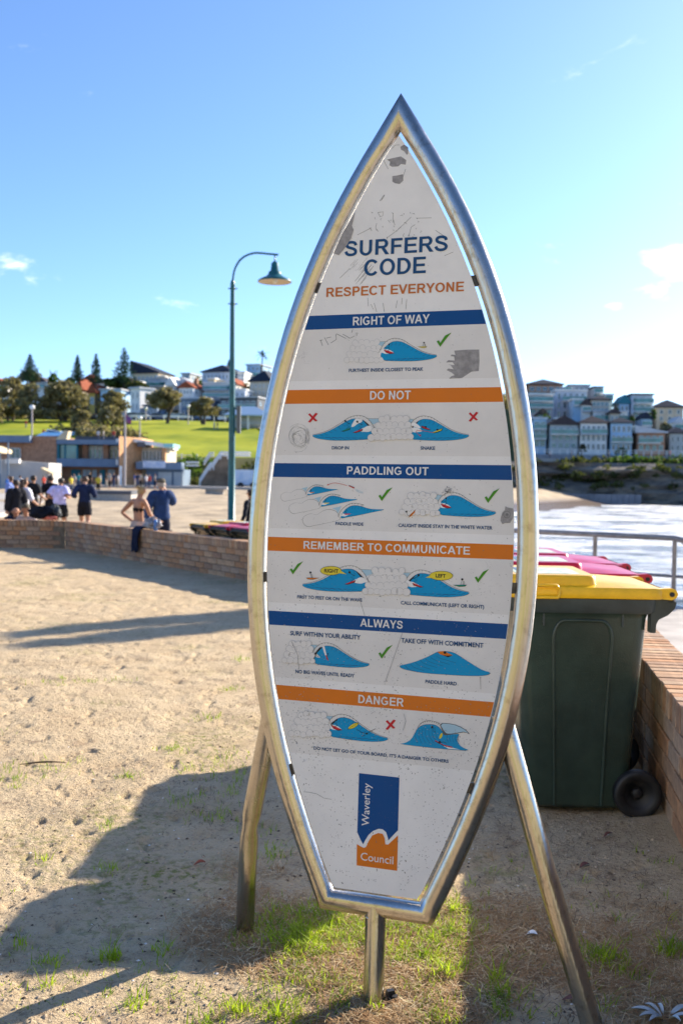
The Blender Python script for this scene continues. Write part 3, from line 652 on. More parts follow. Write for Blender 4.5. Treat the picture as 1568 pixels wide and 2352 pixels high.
def waveA(a,T,board='red',rider=True,foam=True,barrel=False,lv=5):
    """T maps template coordinates (survey crop F_) into the art's own coordinates"""
    t=lambda P:[T(p) for p in P]
    a.poly(t(WT_),'pale',2); a.line(t([(640,178),(800,173)]),.0008,'line',2.2)
    a.line(t(smooth(CR_,1,False)),.0009,'line',lv)
    for i in range(13):     # spray ticks along the crest
        f=i/12*8; j=int(f); q=f-j; x=CR_[j][0]*(1-q)+CR_[j+1][0]*q; y=CR_[j][1]*(1-q)+CR_[j+1][1]*q
        a.line(t([(x,y),(x-12+i*1.6,y+11+ (0 if i>3 else 3))]),.0010,'line',lv)
    if foam: a.poly(t([(735,330),(728,275),(765,250),(840,262),(850,300),(770,320)]),'white',lv)
    a.poly(t(smooth(WV,1)),'ink',lv+.3)
    c=(1000,290); a.poly([T((c[0]+(x-c[0])*.992,c[1]+(y-c[1])*.98)) for x,y in smooth(WV,1)],'cyan',lv+.6)
    for i in range(11):     # curved ribs under the crest
        x=850+i*44; y=np.interp(x,[850,905,990,1090,1210,1328],[182,173,190,244,298,318]); Ln=34-1.2*i; b=6+i*2.3
        a.line(t([(x+2,y+4),(x+8-b*.2,y+4+Ln*.5),(x-b,y+4+Ln)]),.0009,'tnavy',lv+.9)
    for i in range(7):
        x=790+i*52; a.line(t([(x,374),(x+34+4*i,362-2*i),(x+80+14*i,355-2*i)]),.0008,'tnavy',lv+.9)
    if foam: a.poly(t(smooth(SUNK,1)),'white',lv+.8)
    if barrel: a.poly(t([(765,250),(800,215),(845,182),(800,235),(775,262)]),'ink',lv+1)
    if rider:
        a.poly(t([(768,262),(810,270),(885,295),(840,306),(795,292)]),'ink',lv+1.1); a.poly(t([(768,261),(812,267),(880,293),(835,299),(795,286)]),board,lv+1.3)
        a.line(t([(826,210),(822,235),(780,232),(800,250),(776,264)]),.0014,'ink',lv+1.5); a.line(t([(822,238),(834,255),(808,272)]),.0014,'ink',lv+1.5); a.disc(T((825,203)),0,'ink',lv+1.6)
        p=T((825,203)); r=8.5*abs(T((1,0))[0]-T((0,0))[0]); a.disc(p,r,'ink',lv+1.6)
def aff(src,dst,f0=(770,375),f1=(1328,318)):
    """template anchors (base-left, tail) -> dst anchors ; keeps aspect, optional mirror"""
    (x0,y0),(x1,y1)=dst; sx=(x1-x0)/(f1[0]-f0[0]); s=abs(sx)
    sh=(y1-y0-(f1[1]-f0[1])*s)/(x1-x0)
    return lambda p:(x0+(p[0]-f0[0])*sx, y0+(p[1]-f0[1])*s+sh*((p[0]-f0[0])*sx))
def sitter(a,x,y,s,col,lv=9,d=1):
    a.disc((x,y-46*s),8*s,'ink',lv); a.line([(x-2*s,y-38*s),(x-14*d*s,y-4*s)],.0009,'line',lv); a.line([(x+6*s,y-36*s),(x+8*s,y-4*s)],.0009,'line',lv); a.line([(x+14*s,y-34*s),(x+16*s,y-4*s)],.0009,'line',lv)
    a.poly([(x-70*d*s,y-6*s),(x+34*d*s,y-7*s),(x+20*d*s,y+5*s),(x-20*d*s,y+8*s)],'ink',lv+.2); a.poly([(x-66*d*s,y-5*s),(x+30*d*s,y-5*s),(x+16*d*s,y+3*s),(x-20*d*s,y+5*s)],col,lv+.4)
def tick(org,p,s,name='tick_mark'):
    a=Art(*org); x,y=p; a.poly([(x+q[0]*s,y+q[1]*s) for q in [(0,0),(22,-12),(38,14),(90,-62),(154,-92),(96,-22),(36,58)]],'green',6); a.out(name)
def cross(org,p,s):
    a=Art(*org); x,y=p; a.poly([(x+q[0]*s,y+q[1]*s) for q in [(-26,-40),(-2,-14),(24,-44),(44,-36),(14,0),(40,26),(22,32),(2,14),(-22,42),(-42,36),(-12,0),(-40,-28)]],'red',6); a.out('cross_mark')
ident=lambda p:p
a=Art(*F_); waveA(a,ident); cloud(a,358,772,398,238,28,2,1); sitter(a,1190,232,1.,'yellow'); a.out('wave_drawing'); tick(F_,(1322,172),1.)
a=Art(*D2)
for T in (aff(None,((975,303),(1472,263))),aff(None,((610,300),(107,263)))): waveA(a,T,rider=False,barrel=True)
cloud(a,597,985,310,212,26,9,2)
def rider(a,x,y,s,d,col,lv=8,lie=False):
    a.poly([(x-50*s*d,y+16*s),(x+46*s*d,y-20*s),(x+38*s*d,y+2*s),(x-20*s*d,y+20*s)],'ink',lv); a.poly([(x-44*s*d,y+14*s),(x+46*s*d,y-20*s),(x+30*s*d,y-1*s),(x-18*s*d,y+14*s)],col,lv+.3)
    if lie: a.disc((x,y-8*s),9*s,'ink',lv+.6); a.line([(x+10*s,y-8*s),(x+40*s*d,y-18*s)],.0012,'ink',lv+.6); return
    a.disc((x-6*s*d,y-84*s),9.5*s,'ink',lv+.6); a.line([(x-6*s*d,y-78*s),(x+38*s*d,y-54*s),(x+4*s*d,y-44*s),(x+34*s*d,y-28*s),(x+4*s*d,y-6*s)],.0012,'ink',lv+.6); a.line([(x+20*s*d,y-60*s),(x+40*s*d,y-58*s)],.0012,'ink',lv+.6)
for q in ([(440,195),(480,120),(500,118),(545,125),(540,150),(500,165),(470,190)],[(520,240),(560,195),(612,175),(632,205),(590,225)],[(985,150),(1020,165),(1060,205),(1020,200),(960,175)]): a.poly(smooth(q,1),'white',7.5)
rider(a,400,215,.9,1,'teal'); rider(a,505,226,.95,1,'red'); rider(a,1095,200,.9,-1,'red',lie=True); rider(a,1195,225,1.,1,'yellow',lie=True)
a.line(smooth([(1160,242),(1080,226),(1010,222),(1012,240),(1045,270)],1,False),.0012,'red',9); a.poly([(1036,262),(1052,258),(1050,276)],'red',9)
a.out('wave_drawing'); cross(D2,(112,112),1.); cross(D2,(1508,104),1.)
a=Art(*P3)
def wide(dx,dy,s,col):
    T=lambda p:(dx+p[0]*s,dy+p[1]*s)
    blob=[(-480,60),(-470,10),(-430,-20),(-370,-40),(-330,-25),(-290,-22),(-250,-55),(-190,-85),(-130,-90),(-70,-75),(-30,-40),(-20,10),(0,20),(-5,40),(-60,60),(-150,80),(-240,100),(-330,115),(-400,135),(-440,120),(-460,100)]
    # scalloped edge
    e=smooth(blob,2); a.poly([T(p) for p in e],'line',2)
    a.poly([T((-240+(p[0]+240)*.985,20+(p[1]-20)*.965)) for p in e],'grey',2.5)
    a.poly([T(p) for p in [(-105,-100),(10,-130),(-30,-40),(-60,-80)]],'pale',2.8)
    c=smooth([(-25,-10),(0,-70),(60,-130),(130,-165),(200,-165),(290,-145)],1,False); a.line([T(p) for p in c],.001,'line',4)
    for i in range(0,len(c),1): a.line([T(c[i]),T((c[i][0]-8,c[i][1]+13))],.001,'line',4)
    w=smooth([(0,30),(8,-10),(35,-60),(80,-105),(130,-135),(190,-140),(260,-128),(340,-100),(430,-88),(580,-88),(400,-50),(200,-8),(90,10)],1)
    a.poly([T(p) for p in w],'ink',5); a.poly([T((200+(p[0]-200)*.985,-60+(p[1]+60)*.95)) for p in w],'cyan',5.5)
    for i in range(9): x=110+i*38; y=np.interp(x,[110,190,260,340,430],[-125,-140,-128,-100,-88]); a.line([T((x,y+6)),T((x+4,y+22)),T((x-4,y+38))],.0009,'tnavy',6)
    a.poly([T(p) for p in [(5,-5),(30,-40),(60,-20),(120,-30),(60,0)]],'white',6)
    a.poly([T(p) for p in [(40,-34),(135,-36),(110,-22),(60,-20)]],col,6.5); a.line([T((75,-42)),T((55,-60)),T((85,-72)),T((60,-88))],.0016,'ink',7)
wide(405,240,.70,'orange'); wide(575,378,.84,'yellow'); wide(822,520,1.,'red')
a.line(smooth([(905,135),(820,110),(740,98),(690,112),(668,124)],1,False),.0012,'red',6); a.poly([(650,130),(670,112),(676,130)],'red',6); a.poly([(920,132),(995,160),(992,172),(925,142)],'red',6); a.line([(925,128),(995,158)],.0012,'ink',6.5)
for i in range(3): a.line([(1005+i*6,178+i*10),(1050,196+i*12),(1105,214+i*8)],.0007,'pale',6)
a.out('wave_drawing'); tick(P3,(1296,262),1.15)
a=Art(*P4); T=aff(None,((650,432),(1333,397))); waveA(a,T); cloud(a,142,652,440,275,34,9,3)
a.disc((234,391),12,'ink',14); a.line([(236,402),(240,425),(262,440)],.0009,'line',14); a.poly([(260,460),(285,420),(342,368),(335,400),(300,440)],'orange',14); a.line([(258,464),(342,366)],.0009,'ink',14.5)
for i in range(60):
    q=random.gauss(735,32),random.gauss(130,22); a.line([q,(q[0]+random.uniform(-16,16),q[1]+random.uniform(-14,14))],.0009,'line',15)
a.out('wave_drawing'); tick(P4,(1190,215),1.2)
a=Art(*R5)
for T in (aff(None,((952,282),(1411,264))),aff(None,((610,258),(148,203)))): waveA(a,T,rider=False,barrel=True)
cloud(a,598,958,288,205,24,9,4)
for q in ([(545,185),(575,150),(612,150),(628,178),(590,190)],[(912,165),(940,165),(985,200),(1000,222),(930,190)]): a.poly(smooth(q,1),'white',7.5)
rider(a,512,188,.9,1,'red'); rider(a,1022,210,.9,-1,'red')
sitter(a,212,160,1.,'orange',9,-1) ; sitter(a,1357,214,1.05,'teal')
for c,rx,ry,tl in (((366,100),78,32,[(430,95),(485,127),(415,118)]),((1198,138),86,33,[(1130,128),(1080,152),(1150,158)])):
    a.disc(c,rx+3,'ink',7.6,ry+3,28); a.poly(tl,'yellow',8.1); a.disc(c,rx,'yellow',8,ry,28)
a.out('wave_drawing'); tick(R5,(55,90),.66); tick(R5,(1450,152),.70)
a=Art(*A6); T=aff(None,((285,275),(659,272))); waveA(a,T,rider=False,foam=False,barrel=True)
a.poly([(262,240),(275,200),(310,158),(325,150),(295,190),(280,225),(270,243)],'ink',8); cloud(a,50,282,272,160,20,9,5)
a.poly([(330,150),(345,148),(352,175),(360,210),(352,215),(342,190)],'white',8); a.poly([(352,210),(362,212),(374,250),(362,242)],'red',8.5); a.disc((369,200),4,'ink',9); a.line([(369,204),(362,222)],.0014,'ink',9)
w=smooth([(862,284),(900,276),(960,262),(1030,236),(1090,208),(1130,186),(1190,182),(1240,190),(1280,212),(1340,252),(1400,290),(1450,318),(1503,332),(1490,348),(1440,356),(1340,356),(1200,348),(1050,338),(940,320),(880,305)],1)
a.poly(w,'ink',5); a.poly([(1180+(x-1180)*.993,270+(y-270)*.98) for x,y in w],'cyan',5.5)
for i in range(7): x0=905+i*36; y0=282-i*11; a.line(smooth([(x0,y0),(x0+25,y0+28-i*2),(x0+90+i*8,y0+48)],1,False),.0009,'tnavy',6)
a.poly([(1130,190),(1175,184),(1235,212),(1205,226),(1160,208)],'ink',6.5); a.poly([(1131,186),(1175,182),(1238,212),(1190,214),(1150,205)],'orange',7); a.disc((1183,192),10,'ink',7.5)
a.out('wave_drawing'); tick(A6,(720,198),.64)
a=Art(*G7); T=aff(None,((380,250),(828,262))); waveA(a,T,barrel=True); cloud(a,48,380,256,200,24,9,6)
e=smooth([(508,192),(525,165),(560,142),(600,136),(590,160),(555,185)],1); a.poly(e,'ink',9); a.poly([(554+(x-554)*.93,164+(y-164)*.9) for x,y in e],'yellow',9.4); a.line([(512,190),(598,138)],.0008,'ink',9.6)
a.disc((660,224),8,'ink',9); a.line([(652,222),(620,215),(600,200),(580,194)],.0013,'ink',9); a.line([(622,246),(650,235)],.0013,'ink',9); a.line([(668,222),(700,200),(730,186)],.0013,'ink',9)
w=smooth([(908,306),(960,300),(1010,270),(1040,210),(1070,170),(1110,152),(1170,150),(1210,160),(1250,200),(1262,240),(1320,232),(1390,225),(1368,255),(1370,290),(1400,330),(1475,362),(1300,350),(1100,330)],1)
a.poly(w,'ink',5); a.poly([(1180+(x-1180)*.992,260+(y-260)*.98) for x,y in w],'cyan',5.5)
a.poly(smooth([(1225,140),(1330,146),(1420,180),(1475,235),(1430,212),(1380,222),(1300,236),(1262,238),(1250,200)],1),'line',6); a.poly(smooth([(1230,144),(1330,150),(1415,184),(1462,225),(1425,208),(1380,216),(1300,228),(1272,215)],1),'pale',6.4)
c=[(1062,175),(1075,150),(1100,132),(1135,122),(1170,124),(1205,134),(1230,144)]; a.line(smooth(c,1,False),.001,'line',5)
for p in smooth(c,2,False)[::2]: a.line([p,(p[0]-8,p[1]+12)],.001,'line',5)
for i in range(7): x0=1050+i*24; a.line(smooth([(x0,190-i*3),(x0-14+i*3,240),(x0+8+i*8,300)],1,False),.0009,'tnavy',6)
for i in range(5): x0=1290+i*22; a.line([(x0,236),(x0-4,262),(x0+6,290)],.0009,'tnavy',6)
e=smooth([(1225,266),(1232,235),(1250,215),(1256,235),(1242,262)],1); a.poly(e,'yellow',7); a.disc((1172,172),9,'ink',7); a.disc((1231,291),9,'ink',7); a.line([(1195,280),(1260,316),(1330,332)],.003,'red',6.8); a.line([(1195,284),(1262,320)],.0014,'ink',7); a.poly([(1255,318),(1310,330),(1390,350),(1300,344)],'white',6.6)
a.line([(1160,182),(1185,180),(1180,205),(1200,212)],.0013,'ink',7); a.line([(1240,292),(1262,290),(1285,300)],.0013,'ink',7)
a.out('wave_drawing'); cross(G7,(846,156),.95)
# council logo: navy field over an orange field, split by a white wave
a=Art(900,3000,1.96)
a.poly([(1050,182),(1366,217),(1355,630),(1330,655),(1279,710),(1276,690),(1262,645),(1235,622),(1205,618),(1160,635),(1125,665),(1100,705),(1082,740),(1060,700),(1036,645)],'navy',3)
a.poly([(1033,738),(1060,755),(1086,768),(1104,762),(1125,715),(1155,670),(1200,652),(1235,658),(1250,690),(1256,740),(1278,742),(1310,712),(1355,670),(1348,948),(1031,905)],'orange',3)
a.out('council_logo')
def logo_text():
    l0=inv(900+1128/1.96,3000+598/1.96); l1=inv(900+1128/1.96,3000+262/1.96)
    V,F=text_mesh('Waverley',.006); xs=[p[0] for p in V]; x0,x1=min(xs),max(xs); s=(l1[1]-l0[1])/(x1-x0)
    MB().add([sloc(l0[0]-p[1]*s*1.02,l0[1]+(p[0]-x0)*s,6*LV) for p in V],F).build('lettering',TXTW,panel)
    l0=inv(900+1063/1.96,3000+862/1.96); l1=inv(900+1318/1.96,3000+897/1.96)
    V,F=text_mesh('Council',.004); xs=[p[0] for p in V]; x0,x1=min(xs),max(xs); s=(l1[0]-l0[0])/(x1-x0)
    MB().add([sloc(l0[0]+(p[0]-x0)*s,(l0[1]+l1[1])/2+p[1]*s,6*LV) for p in V],F).build('lettering',TXTW,panel)
logo_text()
# wear: peeled patches, tape rests, scribbles
def patch(org,pts,lv=2.,col='bare',name='peeled_patch'): a=Art(*org); a.poly(pts,col,lv); a.out(name)
patch(C1,[(432,978),(415,1050),(405,1085),(420,1115),(400,1180),(375,1225),(340,1275),(305,1315),(262,1300),(290,1240),(330,1150),(380,1065)],7.2)
patch(C1,[(680,565),(720,555),(790,540),(832,570),(826,605),(790,600),(770,618),(720,622),(700,610),(705,582)]); patch(C1,[(722,695),(760,690),(806,680),(808,730),(780,757),(742,750),(722,738)])
patch(C1,[(785,465),(815,448),(838,462),(848,470),(845,520),(835,528),(815,500),(790,487)],2.)
patch(C2,[(1122,318),(1200,312),(1279,311),(1281,380),(1276,446),(1230,450),(1200,470),(1170,490),(1090,494),(1105,478),(1125,472),(1105,455),(1075,440),(1085,430),(1118,435),(1100,410),(1085,405),(1125,408),(1112,390),(1072,392),(1085,378),(1125,380),(1122,355),(1100,352),(1105,342),(1130,345)])
patch(P4,[(1445,325),(1480,340),(1540,350),(1552,400),(1540,470),(1520,500),(1505,530),(1440,530),(1410,545),(1385,500),(1390,460),(1410,400),(1440,370)],7)
a=Art(*P4)
for r_,c_,lv in ((44,'line',8),(40,'bare',8.4),(17,'line',9),(12,'bare',9.4),(6,'ink',10)): a.disc((1466,426),r_,c_,lv)
a.out('screw_washer')
a=Art(*C1)
def scrib(pts,w=.0007,c='line'): a.line(pts,w,c,3)
for p in ([(730,985),(728,1030),(742,1080)],[(790,1095),(760,1120),(680,1180)],[(870,1015),(820,1065),(770,1110)],[(600,1065),(592,1100),(612,1130)],[(560,1100),(500,1130),(450,1155)],[(610,980),(652,975),(648,1005),(628,1015),(610,980)],[(660,840),(625,890),(640,880),(662,845)],[(900,1075),(870,1095),(850,1170)],[(390,1418),(312,1495)],[(540,1380),(430,1520)],[(560,1390),(450,1525)],[(575,1400),(470,1545)],[(915,1025),(1030,1022)],[(690,1040),(705,1060)],[(720,480),(745,452),(780,450)],[(655,570),(690,640)],[(826,640),(800,720)],[(530,1650),(535,1715),(555,1700),(575,1740)],[(580,1690),(600,1760)],[(650,1690),(660,1760)],[(762,1670),(750,1730)],[(800,1650),(796,1700)],[(835,1660),(828,1740)],[(1060,1120),(1150,1180)],[(1200,1290),(1130,1320)]): scrib(p,.0009)
for i in range(26): x=random.uniform(480,950); y=random.uniform(980,1180); q=random.uniform(6,22); t_=random.uniform(0,6.28); scrib([(x,y),(x+q*math.cos(t_),y+q*math.sin(t_)),(x+q*math.cos(t_)+5,y+q*math.sin(t_)+9)],.0009)
for i in range(16): x=random.uniform(400,620); y=random.uniform(1330,1520); scrib([(x,y),(x-40,y+46)],.0005)
a.out('scratch_mark',kind='stuff')
a=Art(*C2)
for i in range(46):
    t_=random.uniform(0,6.28); r_=random.uniform(25,85); cx,cy=150+random.uniform(-12,12),860+random.uniform(-20,20)
    a.line([(cx+r_*math.cos(t_+k*.35)*.85,cy+r_*math.sin(t_+k*.35)) for k in range(5)],.0004,'line',3)
for p in ([(280,255),(300,250)],[(285,250),(298,288)],[(310,235),(335,282)],[(322,240),(352,232)],[(382,215),(384,248),(350,270)],[(385,212),(445,242)],[(425,215),(470,240),(500,225)],[(486,188),(480,205)],[(505,208),(518,206),(510,226)]): a.line(p,.0013,'line',3)
a.out('scratch_mark',kind='stuff')
a=Art(1000,2400,1.3635)
for i in range(420):
    x=random.uniform(160,1330); y=random.uniform(40,900) if i%3 else random.uniform(560,880); q=random.uniform(2,7); t_=random.uniform(0,3.14)
    if abs(inv(1000+x/1.3635,2400+y/1.3635)[0])<pw(inv(1000+x/1.3635,2400+y/1.3635)[1])-.012: a.line([(x,y),(x+q*math.cos(t_),y+q*math.sin(t_))],.0016,'bare',15.5)
for p in ([(832,178),(738,448)],[(1255,418),(1258,487)],[(228,225),(262,300),(268,375)],[(838,620),(850,660),(835,710)],[(600,0),(628,90)]): a.line(p,.0013,'bare',15.5)
a.out('scratch_mark',kind='stuff')
a=Art(900,3000,1.96); a.line([(615,328),(660,332),(720,345),(775,378),(835,388)],.0009,'line',3); a.out('scratch_mark',kind='stuff')
# ================================================================== WHEELIE BINS
def rring(cx,hx,hy,r,z,n=5,cy=0):
    p=[]
    for sx,sy,a0 in ((1,1,0),(-1,1,90),(-1,-1,180),(1,-1,270)):
        for i in range(n+1):
            a=math.radians(a0+90*i/n); p.append((cx+sx*(hx-r)+r*math.cos(a),cy+sy*(hy-r)+r*math.sin(a),z))
    return p
def loft(b,rings,cap0=True,cap1=True,mi=0,sm=True):
    n=len(rings[0]); o=[]; v=[p for q in rings for p in q]
    f=[(i*n+k,i*n+(k+1)%n,(i+1)*n+(k+1)%n,(i+1)*n+k) for i in range(len(rings)-1) for k in range(n)]
    b.add(v,f,mi,sm); off=len(b.v)-len(v)
    if cap0: b.f.append(tuple(off+k for k in range(n))[::-1]); b.mi.append(mi); b.sm.append(False)
    if cap1: b.f.append(tuple(off+(len(rings)-1)*n+k for k in range(n))); b.mi.append(mi); b.sm.append(False)
BGREEN=mat('bin_green_plastic',(.028,.048,.038),.27,var=.25,vs=3,bump=.0012,bs=160,spec=.5)
BRIM=mat('bin_rim_plastic',(.030,.042,.042),.42,var=.3,vs=6,spec=.5)
BLACKR=mat('black_rubber',(.012,.012,.014),.55,var=.3,vs=12)
YLID=mat('yellow_lid_plastic',(.80,.46,.010),.33,var=.10,vs=14,bump=.0008,bs=50,spec=.5)
RLID=mat('red_lid_plastic',(.50,.010,.045),.30,var=.12,vs=14,bump=.0008,bs=50,spec=.5)
STK=mat('bin_sticker',(.50,.58,.44),.5,var=.35,vs=25)
STK2=mat('bin_sticker_dark',(.08,.14,.22),.5,var=.3,vs=25)
def bin_(label,lid,X,Y,z,rz,group):
    t=thing('wheelie_bin',label,'bin',(X,Y,z),rz,group)
    b=MB(); loft(b,[rring(-.005,.222,.225,.05,.028),rring(-.005,.235,.238,.055,.05),rring(-.003,.262,.256,.06,.45),rring(0,.292,.272,.06,.895),rring(0,.297,.276,.06,.915),rring(0,.325,.288,.07,.925),rring(0,.330,.290,.07,.982),rring(0,.312,.272,.06,.984)],True,True)
    b.build('body',BGREEN,t)
    b=MB(); loft(b,[rring(0,.3265,.2895,.07,.921),rring(0,.336,.2945,.07,.935),rring(0,.338,.2955,.07,.985)],False,False); b.build('rim',BRIM,t)
    for s in (-1,1):   # arched rib on each side
        def yy(z): return s*(.2395+(z-.05)*.0385)
        pts=[(-.105,yy(.05)+s*.002,.045),(-.118,yy(.5),.5),(-.130,yy(.8),.80)]+[(-.130+.05*(1-math.cos(a)),yy(.85)-s*.0,.80+.085*math.sin(a)) for a in np.linspace(.3,1.5,5)]+[(.0,yy(.885),.886)]+[(.130-.05*(1-math.cos(a)),yy(.85),.80+.085*math.sin(a)) for a in np.linspace(1.5,.3,5)]+[(.130,yy(.8),.80),(.118,yy(.5),.5),(.105,yy(.05)+s*.002,.045)]
        MB().tube(pts,.0085,8).build('rib',BGREEN,t)
        for x in (-.175,.175): MB().tube([(x,yy(.85),.93),(x,yy(.84)+s*.006,.86)],[.006,.004],6).build('gusset',BRIM,t)
    b=MB()
    for y in (-.27,.215): b.prism([(.30,.984),(.392,.984),(.412,.972),(.405,.945),(.375,.915),(.335,.895),(.325,.875),(.322,.835),(.30,.835)],y,y+.055)
    b.build('handle_bracket',BRIM,t,kind='stuff')
    MB().tube([(.385,-.27,.985),(.385,.27,.985)],.014,12).build('handle_bar',BRIM,t)
    L_=YLID if lid=='y' else RLID
    b=MB(); loft(b,[rring(.0,.356,.302,.05,.988),rring(.0,.360,.305,.05,.993),rring(.0,.357,.303,.05,1.028),rring(-.0,.348,.295,.05,1.036)],False,False)
    # domed top
    nx,ny=14,8; v=[];
    for i in range(nx+1):
        for j in range(ny+1):
            x=-.345+.69*i/nx; y=-.292+.584*j/ny; e=max(0,1-(x/.345)**4)*max(0,1-(y/.292)**4)
            v.append((x,y,1.034+.026*e-.012*max(0,(x-.1)/.25)*e))
    b.add(v,[(i*(ny+1)+j,(i+1)*(ny+1)+j,(i+1)*(ny+1)+j+1,i*(ny+1)+j+1) for i in range(nx) for j in range(ny)],0,True)
    lidp=b.build('lid',L_,t)
    b=MB(); loft(b,[rring(-.135,.200,.262,.04,1.04),rring(-.135,.196,.258,.04,1.078),rring(-.135,.186,.248,.04,1.086)],False,True); b.build('raised_panel',L_,lidp)
    b=MB(); b.add([(-.29,-.20,1.0872),(.0,-.20,1.0872),(.0,.12,1.0872),(-.29,.12,1.0872)],[(0,1,2,3)]); b.build('sticker',STK,lidp)
    b=MB(); b.add([(-.27,-.19,1.0882),(-.21,-.19,1.0882),(-.21,.10,1.0882),(-.27,.10,1.0882)],[(0,1,2,3)]); b.build('sticker_stripe',STK2,lidp)
    for s in (-1,1): MB().tube([(-.235,s*.308,.998),(-.225,s*.318,.992),(-.125,s*.318,.992),(-.115,s*.308,1.0),(-.115,s*.308,1.03),(-.13,s*.316,1.046),(-.22,s*.316,1.046),(-.235,s*.308,1.03)],.007,8,closed=True).build('grip',L_,lidp)
    for y in (-.29,.25): MB().prism([(.33,.99),(.385,.985),(.405,.995),(.412,1.012),(.403,1.030),(.385,1.038),(.33,1.034)],y,y+.04).build('hinge',L_,lidp)
    MB().tube([(.384,-.297,1.011),(.384,.297,1.011)],.011,10).build('hinge_pin',BLACKR,t)
    for s in (-1,1):
        c=(.262,0,.106); b=MB(); b.lathe([(.0,s*.235),(.032,s*.235),(.05,s*.262),(.058,s*.262),(.062,s*.272),(.088,s*.284),(.104,s*.282),(.108,s*.270),(.108,s*.240),(.102,s*.228),(.0,s*.228)],c,28,0,'y'); w=b.build('wheel',BLACKR,t)
        MB().lathe([(.0,s*.264),(.018,s*.263),(.024,s*.258),(.024,s*.236)],c,14,0,'y').build('hub_cap',BLACKR,w)
    MB().tube([(.262,-.23,.102),(.262,.23,.102)],.011,8).build('axle',BLACKR,t)
    return t
GB='wheelie bins in a row against the brick wall'
bin_('dark green wheelie bin with yellow lid beside the surfboard sign, nearest of the row','y',1.09,4.40+.295,0,R(-1.5),GB)
bin_('dark green wheelie bin with red lid just behind the yellow lidded bin by the sign','r',1.20,5.10+.295,0,R(-2.5),GB)
bin_('dark green wheelie bin with red lid, farther of the two red lids by the sign','r',1.27,5.74+.295,0,R(-1),GB)
GB2='wheelie bins standing beyond the low wall'
wd=(WC-WA).normalized()
for i,(l,lb) in enumerate((('y','wheelie bin with yellow lid beyond the low wall, leftmost by the lamp post'),('r','wheelie bin with red lid beyond the low wall, next to the yellow lidded one'),('r','wheelie bin with red lid beyond the low wall, close to the sign edge'))):
    p=Vector((-2.02,16.50))+wd*.66*i; bin_(lb,l,p.x,p.y,-.30,math.atan2(wd.y,wd.x)-math.pi/2+R(random.uniform(-3,3)),GB2)
# ================================================================== LAMP POST
TEALM=mat('teal_paint',(.010,.105,.125),.38,var=.2,vs=12,spec=.5)
LINER=mat('lamp_reflector',(.60,.50,.36),.45)
def lamp_post():
    Y=19.4; o=at(531.8,1190,Y); X0=o.x
    t=thing('lamp_post','tall teal lamp post with curved gooseneck arm and bell shade beyond the low wall','lamp post',(X0,Y,-.3))
    def q(cx,cy,dy=0): p=at((900+cx/5.227)*K,(980+cy/5.227)*K,Y); return (p.x-X0,dy,p.z+.3)
    top=q(160,860)
    MB().tube([(0,0,0),(0,0,.35),(0,0,.36),(top[0]*.3,0,2.2),(top[0],0,top[2])],[.11,.105,.074,.066,.042],16).build('pole',TEALM,t)
    MB().lathe([(.0,.0),(.16,.0),(.16,.03),(.10,.05),(.085,.12),(.0,.12)],(0,0,0),16).build('base_plate',TEALM,t)
    c=top
    MB().lathe([(.040,-.02),(.046,0),(.046,.05),(.034,.10),(.022,.12)],c,14).build('collar',TEALM,t)
    MB().tube([c,q(162,800),q(168,700),q(185,580),(q(215,480)),q(255,400),q(310,320),q(390,250),q(480,205),q(560,178),q(640,165),q(740,168),q(850,180),q(1115,205)],.0205,12).build('arm',TEALM,t)
    for yy in (910,1230):
        cc=q(162,yy); MB().tube([(cc[0]-.09,0,cc[2]),(cc[0]+.09,0,cc[2])],.012,8).build('bracket',TEALM,t)
        MB().lathe([(.040,-.02),(.050,-.02),(.050,.02),(.040,.02)],cc,14).build('band',TEALM,t)
    def zc(y): return q(1040,y)[2]
    cx=q(1040,600)[0]; u=.1098*Y/FPX*1.0
    prof=[(.014,zc(225)),(.016,zc(335)),(62*u,zc(368)),(72*u,zc(380)),(90*u,zc(545)),(126*u,zc(560)),(132*u,zc(590)),(150*u,zc(630)),(200*u,zc(670)),(300*u,zc(715)),(350*u,zc(752)),(352*u,zc(775)),(345*u,zc(775))]
    sh=MB().lathe(prof,(cx,0,0),28).build('lamp_shade',TEALM,t)
    MB().lathe([(0,zc(690)),(120*u,zc(690)),(300*u,zc(745)),(346*u,zc(772))],(cx,0,0),28).build('reflector',LINER,sh)
    MB().lathe([(0,zc(800)),(40*u,zc(795)),(60*u,zc(770)),(60*u,zc(700))],(cx,0,0),14).build('bulb_glass',mat('frosted_glass',(.7,.68,.6),.3),sh)
    p=at(548,963,Y); MB().b2(p.x-X0-.037,p.x-X0+.04,-.05,.06,p.z+.3-.27,p.z+.3+.26).build('control_box',mat('box_grey',(.10,.12,.13),.5),t)
    for dz in (-.2,.2): MB().b2(.03,p.x-X0-.037,-.02,.02,p.z+.3+dz-.015,p.z+.3+dz+.015).build('box_strap',TEALM,t)
lamp_post()
